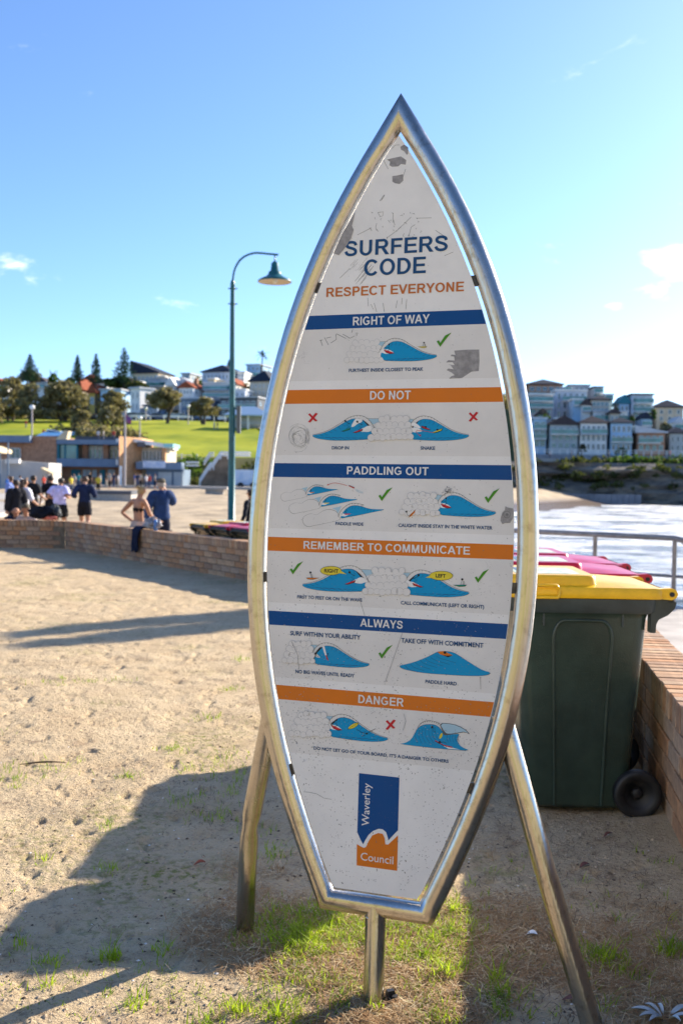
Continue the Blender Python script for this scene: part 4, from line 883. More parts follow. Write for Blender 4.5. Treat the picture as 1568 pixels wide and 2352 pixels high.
# ================================================================== HANDRAIL on the promenade
RAILM=mat('rail_metal',(.30,.27,.25),.4,metal=.5,var=.2,vs=8)
def rail():
    A=gnd(1545,1388,-.3); zt=A.z+1.0
    a=at(1520,1236,A.y+.0); top=a.z
    pA=Vector((A.x,A.y)); pB=gnd(1363,1372,-.3); d=(Vector((pB.x,pB.y))-pA).normalized()
    t=thing('handrail','grey metal tube handrail with rounded end at the promenade edge above the surf','railing',(pA.x,pA.y,-.3),math.atan2(d.y,d.x))
    Lx=(Vector((pB.x,pB.y))-pA).length; h=top+.3; r=.041
    MB().tube([(-.22,0,-.05),(-.22,0,h-.25),(-.20,0,h-.12),(-.13,0,h-.03),(0,0,h),(Lx,0,h),(Lx*2,0,h),(Lx*3,0,h),(Lx*4,0,h)],r,12).build('top_rail',RAILM,t)
    for i in range(5): MB().tube([(Lx*i,0,-.05),(Lx*i,0,h)],r*.85,10).build('post',RAILM,t)
    MB().tube([(-.2,0,.42),(Lx*4,0,.42)],r*.6,8).build('lower_rail',RAILM,t)
rail()
# ================================================================== PEOPLE
SKINS=dict(a=(.50,.28,.19),b=(.42,.22,.14),c=(.30,.15,.09))
def skinm(k): return mat('skin_'+k,SKINS[k],.55,var=.06,vs=20,spec=.3)
CL={}
def cloth(name,col): return mat('cloth_'+name,col,.85,var=.18,vs=9,bump=.01,bs=14,spec=.2)
HAIRC=dict(dark=(.018,.012,.009),brown=(.06,.032,.018),blond=(.40,.27,.12),grey=(.3,.28,.26))
BASE=dict(pel=(0,0,.95),spi=(0,.0,1.10),che=(0,-.005,1.28),nec=(0,.0,1.45),nk2=(0,.015,1.53),hea=(0,.025,1.60),crn=(0,.015,1.685),
 shL=(-.165,0,1.415),shR=(.165,0,1.415),elL=(-.215,-.02,1.13),elR=(.215,-.02,1.13),wrL=(-.225,.06,.90),wrR=(.225,.06,.90),haL=(-.225,.085,.82),haR=(.225,.085,.82),
 hiL=(-.085,0,.93),hiR=(.085,0,.93),knL=(-.095,.02,.50),knR=(.095,.02,.50),anL=(-.095,-.02,.09),anR=(.095,-.02,.09),toL=(-.10,.13,.035),toR=(.10,.13,.035))
RAD=dict(pel=.135,spi=.118,che=.135,nec=.055,nk2=.05,hea=.082,crn=.068,sh=.058,el=.040,wr=.027,ha=.034,hi=.088,kn=.056,an=.036,to=.034)
EDG=[('pel','spi'),('spi','che'),('che','nec'),('nec','nk2'),('nk2','hea'),('hea','crn')]+[e for s in 'LR' for e in (('che','sh'+s),('sh'+s,'el'+s),('el'+s,'wr'+s),('wr'+s,'ha'+s),('pel','hi'+s),('hi'+s,'kn'+s),('kn'+s,'an'+s),('an'+s,'to'+s))]
REG={}
for a_,b_ in EDG:
    k=(b_[:2]); REG[(a_,b_)]={'sp':'torso','ch':'torso','ne':'torso','nk':'neck','he':'head','cr':'head','sh':'torso','el':'uarm','wr':'farm','ha':'hand','hi':'torso','kn':'thigh','an':'shin','to':'foot'}[k]
def person(label,X,Y,z,H,rz,pose={},clothes=(),hair=('dark','short'),skin='a',group=None,lod=2,bulk=1.,hands=False,cat='person',female=False):
    J={k:Vector(v) for k,v in BASE.items()}
    for k,v in pose.items(): J[k]=Vector(v)
    if female:
        J['shL'].x*=.88;J['shR'].x*=.88
    names=list(J); idx={k:i for i,k in enumerate(names)}
    verts=[tuple(J[k]) for k in names]; rads=[RAD.get(k,RAD.get(k[:2]))*(bulk if k[:2] in('pe','sp','ch','sh','hi') else 1) for k in names]
    edges=[(idx[a],idx[b]) for a,b in EDG]
    if hands:
        for s in 'LR':
            h=J['ha'+s]; d=(h-J['wr'+s]).normalized(); sd=d.orthogonal().normalized()
            for q in range(5):
                L_=(.055,.075,.080,.072,.055)[q]; off=sd*((q-2)*.016)
                b0=h+off*.8; dd=(d+sd*(.8 if q==0 else (q-2)*.08)*(1 if q else -1)).normalized()
                i0=len(verts); verts+=[tuple(b0+dd*.02),tuple(b0+dd*L_*.6),tuple(b0+dd*L_+Vector((0,.012,0)))]; rads+=[.011,.009,.007]
                edges+=[(idx['ha'+s],i0),(i0,i0+1),(i0+1,i0+2)]
    me=bpy.data.meshes.new('s'); me.from_pydata(verts,edges,[]); o=bpy.data.objects.new('s',me); COL.objects.link(o)
    m=o.modifiers.new('s','SKIN'); m.use_smooth_shade=True; m.branch_smoothing=.4
    for i,r in enumerate(rads): me.skin_vertices[0].data[i].radius=(r,r*(.72 if i in (idx['che'],idx['spi'],idx['pel']) else 1)); 
    me.skin_vertices[0].data[idx['pel']].use_root=True
    if lod: q=o.modifiers.new('q','SUBSURF'); q.levels=lod; q.render_levels=lod
    dg=bpy.context.evaluated_depsgraph_get(); ev=o.evaluated_get(dg); em=ev.to_mesh()
    n=len(em.vertices); V=np.zeros(n*3,np.float32); em.vertices.foreach_get('co',V); V=V.reshape(-1,3); Nr=np.zeros(n*3,np.float32); em.vertex_normals.foreach_get('vector',Nr); Nr=Nr.reshape(-1,3)
    Fc=[tuple(p.vertices) for p in em.polygons]; ev.to_mesh_clear(); bpy.data.objects.remove(o); bpy.data.meshes.remove(me)
    sc=H/1.755; t=thing('person',label,cat,(X,Y,z),rz,group)
    if group is None and 'group' in t: del t['group']
    def emit(name,V_,F_,m_,par):
        me=bpy.data.meshes.new(name); me.from_pydata([tuple(p) for p in V_],[],F_); me.materials.append(m_); me.polygons.foreach_set('use_smooth',[True]*len(F_)); me.update(); ob=bpy.data.objects.new(name,me); link(ob,par); return ob
    body=emit('body',V*sc,Fc,skinm(skin),t)
    # classify faces by nearest bone
    C=np.array([V[list(f)].mean(0) for f in Fc]); best=np.full(len(C),1e9); reg=np.empty(len(C),object); par_=np.zeros(len(C))
    for a,b in EDG:
        A=np.array(J[a]);B=np.array(J[b]); d=B-A; q=np.clip(((C-A)@d)/(d@d),0,1); ds=np.linalg.norm(C-(A+q[:,None]*d),axis=1)-(RAD.get(b,RAD.get(b[:2])))*.5
        w=ds<best; best[w]=ds[w]; reg[w]=REG[(a,b)]; par_[w]=q[w]
    for g in clothes:
        nm,colr,zones=g[0],g[1],g[2]; grow=g[3] if len(g)>3 else .014
        sel=[i for i in range(len(C)) if reg[i] in zones and zones[reg[i]][0]<= (C[i][2] if reg[i]=='torso' else par_[i]) <=zones[reg[i]][1]]
        if not sel: continue
        F_=[Fc[i] for i in sel]; u=sorted({v for f in F_ for v in f}); mp_={v:i for i,v in enumerate(u)}
        wr=np.array([[math.sin(V[v][2]*43+V[v][0]*31),math.cos(V[v][2]*37),0] for v in u])*.004
        emit(nm,(V[u]+Nr[u]*grow+wr)*sc,[tuple(mp_[v] for v in f) for f in F_],cloth(nm+'_%d_%d_%d'%tuple(int(c*255) for c in colr),colr),body if nm in('hair',) else t)
    # hair, nose, ears
    hd=J['hea']; cr=J['crn']; hc=mat('hair_'+hair[0],HAIRC[hair[0]],.6,var=.3,vs=60)
    sel=[i for i in range(len(C)) if reg[i]=='head' and (C[i][2]>hd.z+.045 or (C[i][1]<hd.y-.015 and C[i][2]>hd.z-.05))]
    if hair[1]!='bald' and sel:
        F_=[Fc[i] for i in sel]; u=sorted({v for f in F_ for v in f}); mp_={v:i for i,v in enumerate(u)}
        h=emit('hair',(V[u]+Nr[u]*.016)*sc,[tuple(mp_[v] for v in f) for f in F_],hc,body)
    if hair[1]=='long': MB().tube([tuple(Vector(p)*sc) for p in ((hd.x,hd.y-.06,cr.z-.02),(hd.x,hd.y-.085,hd.z),(hd.x,hd.y-.09,hd.z-.12),(hd.x,hd.y-.09,hd.z-.22))],[.06*sc,.075*sc,.07*sc,.03*sc],8).build('hair_length',hc,body)
    if hair[1]=='bun': MB().lathe([(0,-.035),(.03,-.025),(.04,0),(.03,.025),(0,.035)],tuple(Vector((hd.x,hd.y-.09,cr.z-.01))*sc),8).build('hair_bun',hc,body)
    if hair[1]=='cap': MB().lathe([(.094,-.01),(.096,.03),(.07,.075),(0,.09)],tuple(Vector((hd.x,hd.y,hd.z+.045))*sc),12).build('cap',cloth('cap',(.10,.09,.07)),t)
    if lod>=2:
        MB().tube([tuple(Vector((hd.x,hd.y+.076,hd.z+.02))*sc),tuple(Vector((hd.x,hd.y+.098,hd.z-.012))*sc),tuple(Vector((hd.x,hd.y+.076,hd.z-.022))*sc)],[.006,.012,.008],6).build('nose',skinm(skin),body)
        for s in (-1,1):
            MB().lathe([(0,-.028),(.014,-.018),(.017,0),(.014,.018),(0,.028)],tuple(Vector((hd.x+s*.082,hd.y,hd.z))*sc),6).build('ear',skinm(skin),body)
            MB().lathe([(0,-.008),(.008,0),(0,.008)],tuple(Vector((hd.x+s*.03,hd.y+.074,hd.z+.022))*sc),6).build('eye',mat('eye_dark',(.02,.015,.01),.3),body)
        MB().tube([tuple(Vector((hd.x-.025,hd.y+.073,hd.z-.048))*sc),tuple(Vector((hd.x+.025,hd.y+.073,hd.z-.048))*sc)],.004,6).build('mouth',mat('lip',(.35,.10,.08),.5),body)
    return t
ALLT={'torso':(.0,1.47),'uarm':(0,1.1),'farm':(0,1.1)}
def T_(lo,hi,ua=1.1,fa=None):
    d={'torso':(lo,hi)}
    if ua: d['uarm']=(0,ua)
    if fa: d['farm']=(0,fa)
    return d
def B_t(hi,th=1.1,sh=None):
    d={'torso':(0,hi),'thigh':(0,th)}
    if sh: d['shin']=(0,sh)
    return d
SHOE=lambda c:('shoes',c,{'foot':(-1,2),'shin':(.93,2)},.012)
RUN=dict(elL=(-.27,-.14,1.20),elR=(.27,-.10,1.19),wrL=(-.24,.08,1.16),wrR=(.23,.12,1.18),haL=(-.19,.14,1.20),haR=(.18,.18,1.21),knL=(-.08,.12,.52),anL=(-.08,.02,.12),toL=(-.08,.16,.05),knR=(.09,-.02,.52),anR=(.10,-.32,.32),toR=(.10,-.36,.16),nec=(0,.03,1.45),nk2=(0,.05,1.53),hea=(0,.065,1.60),crn=(0,.06,1.685))
def px(d,Y): return at(d,1100,Y).x
GJ='people on the promenade beyond the wall'
person('jogger seen from behind in navy long sleeve top and dark shorts, one foot lifted',px(195,27),27,-.30,1.86,R(8),RUN,[('top',(.012,.022,.065),T_(.97,1.47,1.1,.9),.03),('shorts',(.012,.012,.018),B_t(1.03,.55),.035),('socks',(.01,.13,.10),{'shin':(.45,1.2)},.008),SHOE((.02,.12,.10))],('brown','short'),group=GJ,bulk=1.12)
person('man in pale lilac white T shirt and black shorts running away along the path',px(138,26.5),26.5,-.30,1.80,R(-14),dict(RUN,knR=(.09,.10,.52),anR=(.09,-.0,.12),toR=(.1,.12,.05),knL=(-.09,-.03,.52),anL=(-.1,-.26,.22),toL=(-.1,-.30,.08)),[('t_shirt',(.50,.48,.78),T_(.90,1.47,.75),.045),('shorts',(.012,.012,.014),B_t(1.0,.6),.05),SHOE((.03,.03,.04))],('dark','short'),'b',group=GJ,bulk=1.2)
person('man in black T shirt walking, half hidden by the man in the pale T shirt',px(117,29.5),29.5,-.30,1.86,R(20),dict(elL=(-.24,.02,1.15),wrL=(-.28,-.02,.93),haL=(-.3,0,.85)),[('t_shirt',(.012,.012,.018),T_(.95,1.47,.8),.03),('trousers',(.015,.015,.02),B_t(1.0,1.1,.9),.02),SHOE((.02,.02,.02))],('dark','short'),'b',group=GJ)
person('man in black shirt near the grey container, facing away',px(76,29),29,-.30,1.86,R(-30),dict(elR=(.25,.02,1.16),wrR=(.30,.16,1.05),haR=(.32,.22,1.03)),[('shirt',(.012,.013,.018),T_(.93,1.47,.9),.035),('trousers',(.012,.012,.018),B_t(1.0,1.1,.95),.025),SHOE((.02,.02,.02))],('dark','short'),'b',group=GJ,bulk=1.1)
person('long haired person in white and black top standing among the group at left',px(56,25.5),25.5,-.30,1.76,R(-40),dict(elR=(.25,.05,1.17),wrR=(.26,.2,1.05),haR=(.24,.26,1.04)),[('shirt',(.62,.62,.70),T_(.93,1.47,1.1),.035),('trousers',(.015,.015,.02),B_t(1.0,1.1,.95),.02),SHOE((.3,.3,.3))],('brown','long'),'a',group=GJ,bulk=1.05)
person('dark haired man in black jacket over a blue shirt, leftmost of the standing group',px(38,25),25,-.30,1.74,R(35),{},[('jacket',(.012,.013,.02),T_(.88,1.47,1.1,.9),.04),('trousers',(.015,.015,.02),B_t(1.0,1.1,.95),.02),SHOE((.02,.02,.02))],('dark','short'),'b',group=GJ,bulk=1.15)
person('man in pale blue shirt behind the black jacket at left',px(27,33),33,-.28,1.80,R(70),{},[('shirt',(.20,.28,.62),T_(.93,1.47,.9),.04),('shorts',(.04,.06,.12),B_t(1.0,.9),.03),SHOE((.3,.3,.3))],('brown','short'),'a',group=GJ)
person('blond woman in black bikini top with bare back standing behind the wall, hand on hip',px(320,18.2),18.2,-.30,1.70,R(-38),dict(elL=(-.38,-.10,1.17),wrL=(-.19,-.02,1.02),haL=(-.13,.03,1.0),elR=(.20,.10,1.14),wrR=(.20,.28,1.02),haR=(.19,.34,1.0),hea=(.02,.05,1.59),crn=(.03,.06,1.67),nk2=(.01,.03,1.53)),[('bikini_top',(.01,.01,.012),{'torso':(1.205,1.265)},.008),('towel',(.55,.42,.36),B_t(1.02,.75),.045)],('blond','bun'),'b',bulk=1.02,hands=True,female=True)
person('man in navy hooded jacket standing behind the wall, hand raised to his face',px(371,20.6),20.6,-.30,1.80,R(20),dict(elL=(-.26,-.02,1.14),wrL=(-.27,.05,.92),haL=(-.27,.07,.84),elR=(.27,.16,1.22),wrR=(.13,.23,1.46),haR=(.09,.20,1.54)),[('jacket',(.018,.045,.135),T_(.90,1.48,1.1,1.0),.045),('trousers',(.012,.016,.04),B_t(1.0,1.1,.98),.028),SHOE((.02,.02,.03))],('grey','cap'),'a',bulk=1.18,hands=True)
SIT=dict(pel=(0,0,.16),spi=(0,.02,.32),che=(0,.05,.50),nec=(0,.09,.66),nk2=(0,.11,.74),hea=(0,.13,.81),crn=(0,.125,.895),shL=(-.165,.06,.63),shR=(.165,.06,.63),elL=(-.22,.14,.40),elR=(.22,.14,.40),wrL=(-.15,.34,.42),wrR=(.15,.34,.42),haL=(-.12,.40,.42),haR=(.12,.40,.42),hiL=(-.09,.03,.14),hiR=(.09,.03,.14),knL=(-.12,.42,.42),knR=(.12,.42,.42),anL=(-.11,.62,.09),anR=(.11,.62,.09),toL=(-.11,.77,.04),toR=(.11,.77,.04))
BENCHZ=.0
def seated(label,dx,Y,ztop,rz,clothes,hair,skin='a',bulk=1.,**k):
    H=1.755; z=ztop-.955; return person(label,px(dx,Y),Y,z,H,rz,SIT,clothes,hair,skin,bulk=bulk,**k)
CONC2=mat('seat_concrete',(.36,.34,.31),.9,var=.15,vs=5)
s_=thing('bench','low concrete seating block behind the wall at the left edge','bench',(px(34,21.9),21.9,-.3),R(-21)); MB().b2(-1.6,1.5,-.3,.3,0,.42).build('seat_block',CONC2,s_)
seated('hunched person in dark navy hoodie sitting behind the wall at the far left',37,21.85,.84,R(200),[('hoodie',(.008,.016,.045),{'torso':(0,.72),'uarm':(0,1.1),'farm':(0,1)},.05),('trousers',(.012,.012,.02),{'thigh':(0,1.1),'shin':(0,1)},.02)],('dark','bald'),'b',bulk=1.25)
seated('person in olive cap and pale top sitting behind the wall beside the navy hoodie',66,21.6,.90,R(170),[('top',(.42,.34,.30),{'torso':(0,.68),'uarm':(0,1.1)},.03),('trousers',(.012,.012,.02),{'thigh':(0,1.1),'shin':(0,1)},.02)],('brown','cap'),'b')
seated('person sitting on the sand between the blond woman and the navy jacket',350,22.5,.28,R(150),[('top',(.03,.04,.06),{'torso':(0,.68),'uarm':(0,1.1)},.03),('trousers',(.012,.012,.02),{'thigh':(0,1.1),'shin':(0,1)},.02)],('dark','short'),'b')
seated('dark haired person sitting on the beach behind the left wheelie bins',481,24.5,.43,R(170),[('top',(.05,.035,.03),{'torso':(0,.68),'uarm':(0,1.1)},.03)],('dark','long'),'b')
seated('person crouched on the beach sand right of the navy jacket',402,27,.12,R(120),[('top',(.05,.03,.03),{'torso':(0,.68),'uarm':(0,1.1)},.03)],('dark','short'),'c')
person('person in black wetsuit partly hidden by the left edge of the sign',px(577,21),21,-.30,1.62,R(60),dict(elL=(-.3,-.05,1.15),wrL=(-.36,.0,.93),haL=(-.38,.04,.86)),[('wetsuit',(.010,.013,.022),{'torso':(0,1.47),'uarm':(0,1.1),'farm':(0,1),'thigh':(0,1.1),'shin':(0,1)},.012)],('dark','short'),'b')
# far figures by the pavilion and on the lawn
rp_=random.Random(5)
CC=[((.5,.5,.52),'white'),((.03,.04,.08),'navy'),((.02,.02,.02),'black'),((.45,.06,.04),'red'),((.06,.16,.45),'blue'),((.5,.42,.05),'yellow'),((.32,.30,.27),'grey'),((.05,.25,.28),'teal')]
far=[(20,70),(47,62),(62,60),(101,95),(112,100),(118,92),(164,88),(171,92),(181,108),(231,112),(245,110),(252,104),(262,118),(272,114),(310,112),(316,108),(322,116),(336,110),(343,118),(356,112),(226,96),(207,104)]
cloths=[4,0,2,3,6,0,5,6,7,0,2,6,1,0,4,1,6,0,3,6,5,2]
plc=['left of the grey container end','in front of the grey container','beside the container end','near the container canopy','under the small canopy','between the canopy and the pale T shirt runner','left of the navy jogger','just left of the navy jogger head','right of the navy jogger','in front of the balcony','below the balcony glass','near the flagpole','at the flagpole foot','in front of the orange brick pier','before the orange brick wall','beside the orange brick wall','by the pavilion banner','under the pavilion banner','near the blue shed','in front of the blue shed','on the sand before the pavilion','on the promenade before the teal door']
for i,(dx,Y) in enumerate(far):
    c,cn=CC[cloths[i]]; z=float(sand_z(np.array([px(dx,Y)]),np.array([float(Y)]))[0]) if Y<100 else .12
    bt=rp_.choice([(.015,.015,.02),(.04,.06,.12),(.3,.28,.25)])
    w=rp_.uniform(-.1,.1)
    person('small distant person in %s top %s'%(cn,plc[i]),px(dx,Y),Y,z,rp_.uniform(1.66,1.84),R(rp_.uniform(0,360)),dict(anL=(-.1,.18+w,.09),toL=(-.1,.3+w,.04),anR=(.1,-.18-w,.12),toR=(.1,-.05-w,.04)),[('top',c,T_(.95,1.47,.9),.03),('trousers',bt,B_t(1.0,1.1,.6 if i%2 else .95),.025)],(rp_.choice(['dark','brown','blond']),'short'),rp_.choice('ab'),group='small figures round the pavilion',lod=1)
# ================================================================== CLOTHES AND BAGS ON THE WALL
def heap(name,label,cat,P,sz,m,seed,rz=0,floor=0):
    """crumpled cloth: squashed sphere with folds"""
    nu,nv=26,14; v=[]
    r0=np.random.RandomState(seed)
    for j in range(nv+1):
        th=math.pi*j/nv
        for i in range(nu):
            ph=2*math.pi*i/nu; d=1+.22*math.sin(5*ph+seed+3*th)+.15*math.sin(9*ph-4*th+seed*2)+.10*math.sin(7*th+ph*2)+r0.uniform(-.05,.05)
            x,y,z=math.sin(th)*math.cos(ph)*d*sz[0]/2,math.sin(th)*math.sin(ph)*d*sz[1]/2,math.cos(th)*(d if math.cos(th)>0 else .9)*sz[2]/2
            v.append((x,y,max(z+sz[2]/2,floor)))
    f=[(j*nu+i,j*nu+(i+1)%nu,(j+1)*nu+(i+1)%nu,(j+1)*nu+i) for j in range(nv) for i in range(nu)]
    b=MB(); b.add(v,f,0,True); o=b.build(name,m); o.location=P; o.rotation_euler=(0,0,rz); tag(o,label,cat); return o
def wallpt(dx,A,B):  # point of the wall face line seen at photo column dx
    r=ray(dx,1250); k=r.x/r.y; d=(B-A); t=(A.x-k*A.y)/(k*d.y-d.x); return A+d*t
wa=math.atan2(wd.y,wd.x)
def drape():
    p=wallpt(318,WA,WC); nx,ny=16,26; v=[]
    for j in range(ny+1):
        s=j/ny*1.0   # path: from over the coping down the yard side
        for i in range(nx+1):
            x=(i/nx-.5)*.30*(1-.25*max(0,s-.4)); 
            if s<.4: y=-.20*(1-s/.4)*-1; z=WALL_H+.012+.03*abs(math.sin(i*.9+s*6))
            else: y=-.03-.02*math.sin(i*1.1+s*5)-.03*math.sin((s-.4)*4); z=WALL_H-(s-.4)/.6*(.36+.04*math.sin(i*.8))
            v.append((x,y+.0,z))
    f=[(j*(nx+1)+i,j*(nx+1)+i+1,(j+1)*(nx+1)+i+1,(j+1)*(nx+1)+i) for j in range(ny) for i in range(nx)]
    b=MB(); b.add(v,f,0,True); o=b.build('jacket',cloth('jacket_navy',(.010,.016,.045))); o.location=(p.x,p.y,0); o.rotation_euler=(0,0,wa)
    m=o.modifiers.new('thick','SOLIDIFY'); m.thickness=.02; tag(o,'dark navy jacket draped over the low brick wall by the blond woman','jacket')
drape()
nrm=Vector((-wd.y,wd.x))
def onwall(dx,A,B,off=.11): p=wallpt(dx,A,B); d=(B-A).normalized(); n_=Vector((-d.y,d.x)); return Vector((p.x+n_.x*off,p.y+n_.y*off,WALL_H+.002))
heap('towel','rumpled grey and white towel lying on the wall beside the draped jacket','towel',onwall(338,WA,WC),(.42,.22,.20),mat('towel_stripe',(.05,.055,.08),.9,col2=(.55,.55,.6),vs=9,stretch=(1,1,6)),3,wa)
heap('black_jacket','black jacket heaped on the wall top beside the bags at left','jacket',onwall(96,WA0,WA),(.62,.24,.26),cloth('black_jacket',(.008,.010,.016)),8,R(-21))
heap('bag','grey drawstring bag on the wall top at left','bag',onwall(122,WA0,WA),(.24,.2,.30),cloth('grey_bag',(.09,.10,.11)),12,R(-21))
heap('shopping_bag','orange and pink plastic bag on the wall top at left','bag',onwall(106,WA0,WA,.06),(.42,.14,.12),mat('orange_bag',(.75,.12,.04),.5,col2=(.8,.25,.2),vs=6),5,R(-21))
heap('snack_bag','small yellow bag on the wall top at left, behind the orange one','bag',onwall(99,WA0,WA,.1),(.14,.12,.2),mat('yellow_bag',(.8,.5,.02),.5),6,R(-21))
p=onwall(344,WA,WC,.06); t=thing('drink_bottle','blue water bottle standing on the wall by the towel','bottle',tuple(onwall(347.5,WA,WC,.08))); MB().lathe([(0,0),(.035,0),(.036,.14),(.03,.17),(.014,.19)],(0,0,0),12).build('bottle_body',mat('bottle_blue',(.1,.25,.6),.2),t); MB().lathe([(.016,.19),(.016,.22),(0,.222)],(0,0,0),10).build('bottle_cap',mat('cap_brown',(.5,.25,.12),.4),t)
# ================================================================== BACKGROUND BUILDINGS
def c1(x,y): return (x*.40276,775.1+y*.40276)          # survey crop of the left shore -> photo columns/rows
def c6(x,y): return (1177+x*.24935,832.5+y*.24935)     # survey crop of the right shore
def WX(cx,Y,c,yy=0): return at(*c(cx,yy),Y).x
def WZ(cx,cy,Y,c): return at(*c(cx,cy),Y).z
PALET=dict(white=(.74,.73,.70),cream=(.60,.50,.33),pale=(.50,.54,.60),blue=(.33,.50,.66),grey=(.38,.42,.43),dark=(.10,.11,.13),brick=(.36,.19,.11),orangeb=(.50,.27,.13),tan=(.50,.44,.34),yellow=(.55,.36,.09),pink=(.55,.47,.45),redroof=(.25,.07,.035),slate=(.022,.030,.048),tileg=(.06,.048,.05),teal=(.04,.17,.21),lightroof=(.45,.47,.50),glass=(.05,.09,.11),fascia=(.16,.22,.30))
def pm(n):
    if n in('brick','orangeb'): return mat('wall_'+n,PALET[n],.9,var=.22,vs=3,bump=.01,bs=5)
    return mat('wall_'+n,PALET[n],.75 if 'roof' not in n else .85,var=.10,vs=.6,spec=.15)
GLASS=mat('window_glass',(.035,.07,.085),.08,var=.5,vs=.35,spec=.8); GLG=mat('green_glass',(.05,.16,.15),.1,var=.4,vs=.5,spec=.8)
FRM=mat('window_frame',(.62,.63,.63),.5); RAILW=mat('white_rail',(.72,.72,.70),.5); DKF=mat('dark_frame',(.06,.07,.08),.5)
def windows(b_,y,rects,root,frame=FRM,glass=GLASS,mull=2):
    """rects in local (x0,x1,z0,z1) on a wall face at y ; each window a part with pane sub-part"""
    for (x0,x1,z0,z1) in rects:
        f=MB(); w=.09; 
        f.b2(x0,x1,y-.10,y+.04,z0,z0+w); f.b2(x0,x1,y-.10,y+.04,z1-w,z1); f.b2(x0,x0+w,y-.09,y+.04,z0+w,z1-w); f.b2(x1-w,x1,y-.09,y+.04,z0+w,z1-w)
        for i in range(1,mull): xm=x0+(x1-x0)*i/mull; f.b2(xm-w*.35,xm+w*.35,y-.08,y+.03,z0+w,z1-w)
        o=f.build('window',frame,root); g=MB(); g.b2(x0+w*.5,x1-w*.5,y-.045,y-.005,z0+w*.5,z1-w*.5); g.build('pane',glass,o)
def grid_wins(x0,x1,z0,z1,nx,nz,fw=.6,fh=.55):
    r=[]
    for j in range(nz):
        for i in range(nx):
            cx=x0+(x1-x0)*(i+.5)/nx; cz=z0+(z1-z0)*(j+.52)/nz; hw=(x1-x0)/nx*fw/2; hh=(z1-z0)/nz*fh/2; r.append((cx-hw,cx+hw,cz-hh,cz+hh))
    return r
def gable(b,x0,x1,y0,y1,z,h,ov=.5):
    xm=(x0+x1)/2; b.prism([(x0-ov,z),(x1+ov,z),(x1+ov,z+.15),(xm,z+h),(x0-ov,z+.15)],y0-ov,y1+ov)
def hip(b,x0,x1,y0,y1,z,h,ov=.6):
    x0-=ov;x1+=ov;y0-=ov;y1+=ov; k=min((x1-x0),(y1-y0))/2*.98
    b.add([(x0,y0,z),(x1,y0,z),(x1,y1,z),(x0,y1,z),(x0+k,y0+k,z+h),(x1-k,y0+k,z+h),(x1-k,y1-k,z+h),(x0+k,y1-k,z+h),(x0,y0,z-.2),(x1,y0,z-.2),(x1,y1,z-.2),(x0,y1,z-.2)],[(0,1,5,4),(1,2,6,5),(2,3,7,6),(3,0,4,7),(4,5,6,7),(8,11,10,9),(0,8,9,1),(1,9,10,2),(2,10,11,3),(3,11,8,0)])
GH='houses on the hill above the park'; GR='houses on the headland across the water'
HRND=random.Random(77)
def house(label,c,x0,x1,ytop,ybase,Y,dep,wall,roof='flat',rc='slate',rh=2.2,nx=3,nz=2,balc=(),group=GH,mull=2,chim=False,glass=GLASS,fw=.6,name='house',fh=.55,turn=None):
    X0=WX(x0,Y,c,ytop);X1=WX(x1,Y,c,ytop); zt=WZ((x0+x1)/2,ytop,Y,c); zb=WZ((x0+x1)/2,ybase,Y,c)
    cx=(X0+X1)/2; gz=float(land_z(cx,Y)); foot=min(zb,gz)-1.0
    th=R(turn if turn is not None else HRND.uniform(8,20)); W_=X1-X0; dep=min(dep,W_*.5/math.sin(th)); w=max(1.,(W_-dep*math.sin(th))/math.cos(th)/2)
    t=thing(name,label,'building',(cx-dep*math.sin(th)/2,Y,foot),-th,group); H=zt-foot; hb=zb-foot
    b=MB(); b.b2(-w,w,0,dep,0,H); b.build('wall',pm(wall),t)
    r=MB()
    if roof=='flat': r.b2(-w-.35,w+.35,-.5,dep+.4,H,H+.35)
    elif roof=='gable': gable(r,-w,w,0,dep,H,rh)
    elif roof=='hip': hip(r,-w,w,0,dep,H+.2,rh*.75)
    elif roof=='mono': r.prism([(-w-.5,H),(w+.5,H),(w+.5,H+.3),(-w-.5,H+rh)],-.6,dep+.5)
    elif roof=='monor': r.prism([(-w-.5,H),(w+.5,H),(w+.5,H+rh),(-w-.5,H+.3)],-.6,dep+.5)
    ro=r.build('roof',pm(rc),t)
    if chim: MB().b2(w*.4,w*.4+.9,dep*.4,dep*.4+.9,H,H+rh+1.2).build('chimney',pm('brick'),ro)
    windows(None,0,grid_wins(-w*.94,w*.94,hb,H-.3,nx,nz,fw,fh),t,glass=glass,mull=mull)
    for (z_,bw0,bw1) in balc:      # balcony at fraction of height
        z=hb+(H-hb)*z_; m=MB(); m.b2(-w+2*w*bw0,-w+2*w*bw1,-1.6,0,z-.22,z); o=m.build('balcony',pm('white' if wall!='white' else 'pale'),t)
        m=MB(); m.b2(-w+2*w*bw0+.05,-w+2*w*bw1-.05,-1.57,-1.52,z+.05,z+.95); m.build('balustrade',GLG,o)
        m=MB(); m.b2(-w+2*w*bw0,-w+2*w*bw1,-1.62,-1.48,z+.95,z+1.03); m.build('top_rail',FRM,o)
    for j in range(nz):      # windows on the sunny side wall
        for i in range(2 if dep>6 else 1):
            k=2 if dep>6 else 1; y=dep*(i+.5)/k; z=hb+(H-.3-hb)*(j+.52)/nz; hh=(H-.3-hb)/nz*.24
            MB().b2(w-.03,w+.05,y-.55,y+.55,z-hh,z+hh).build('side_window',GLASS,t)
    return t
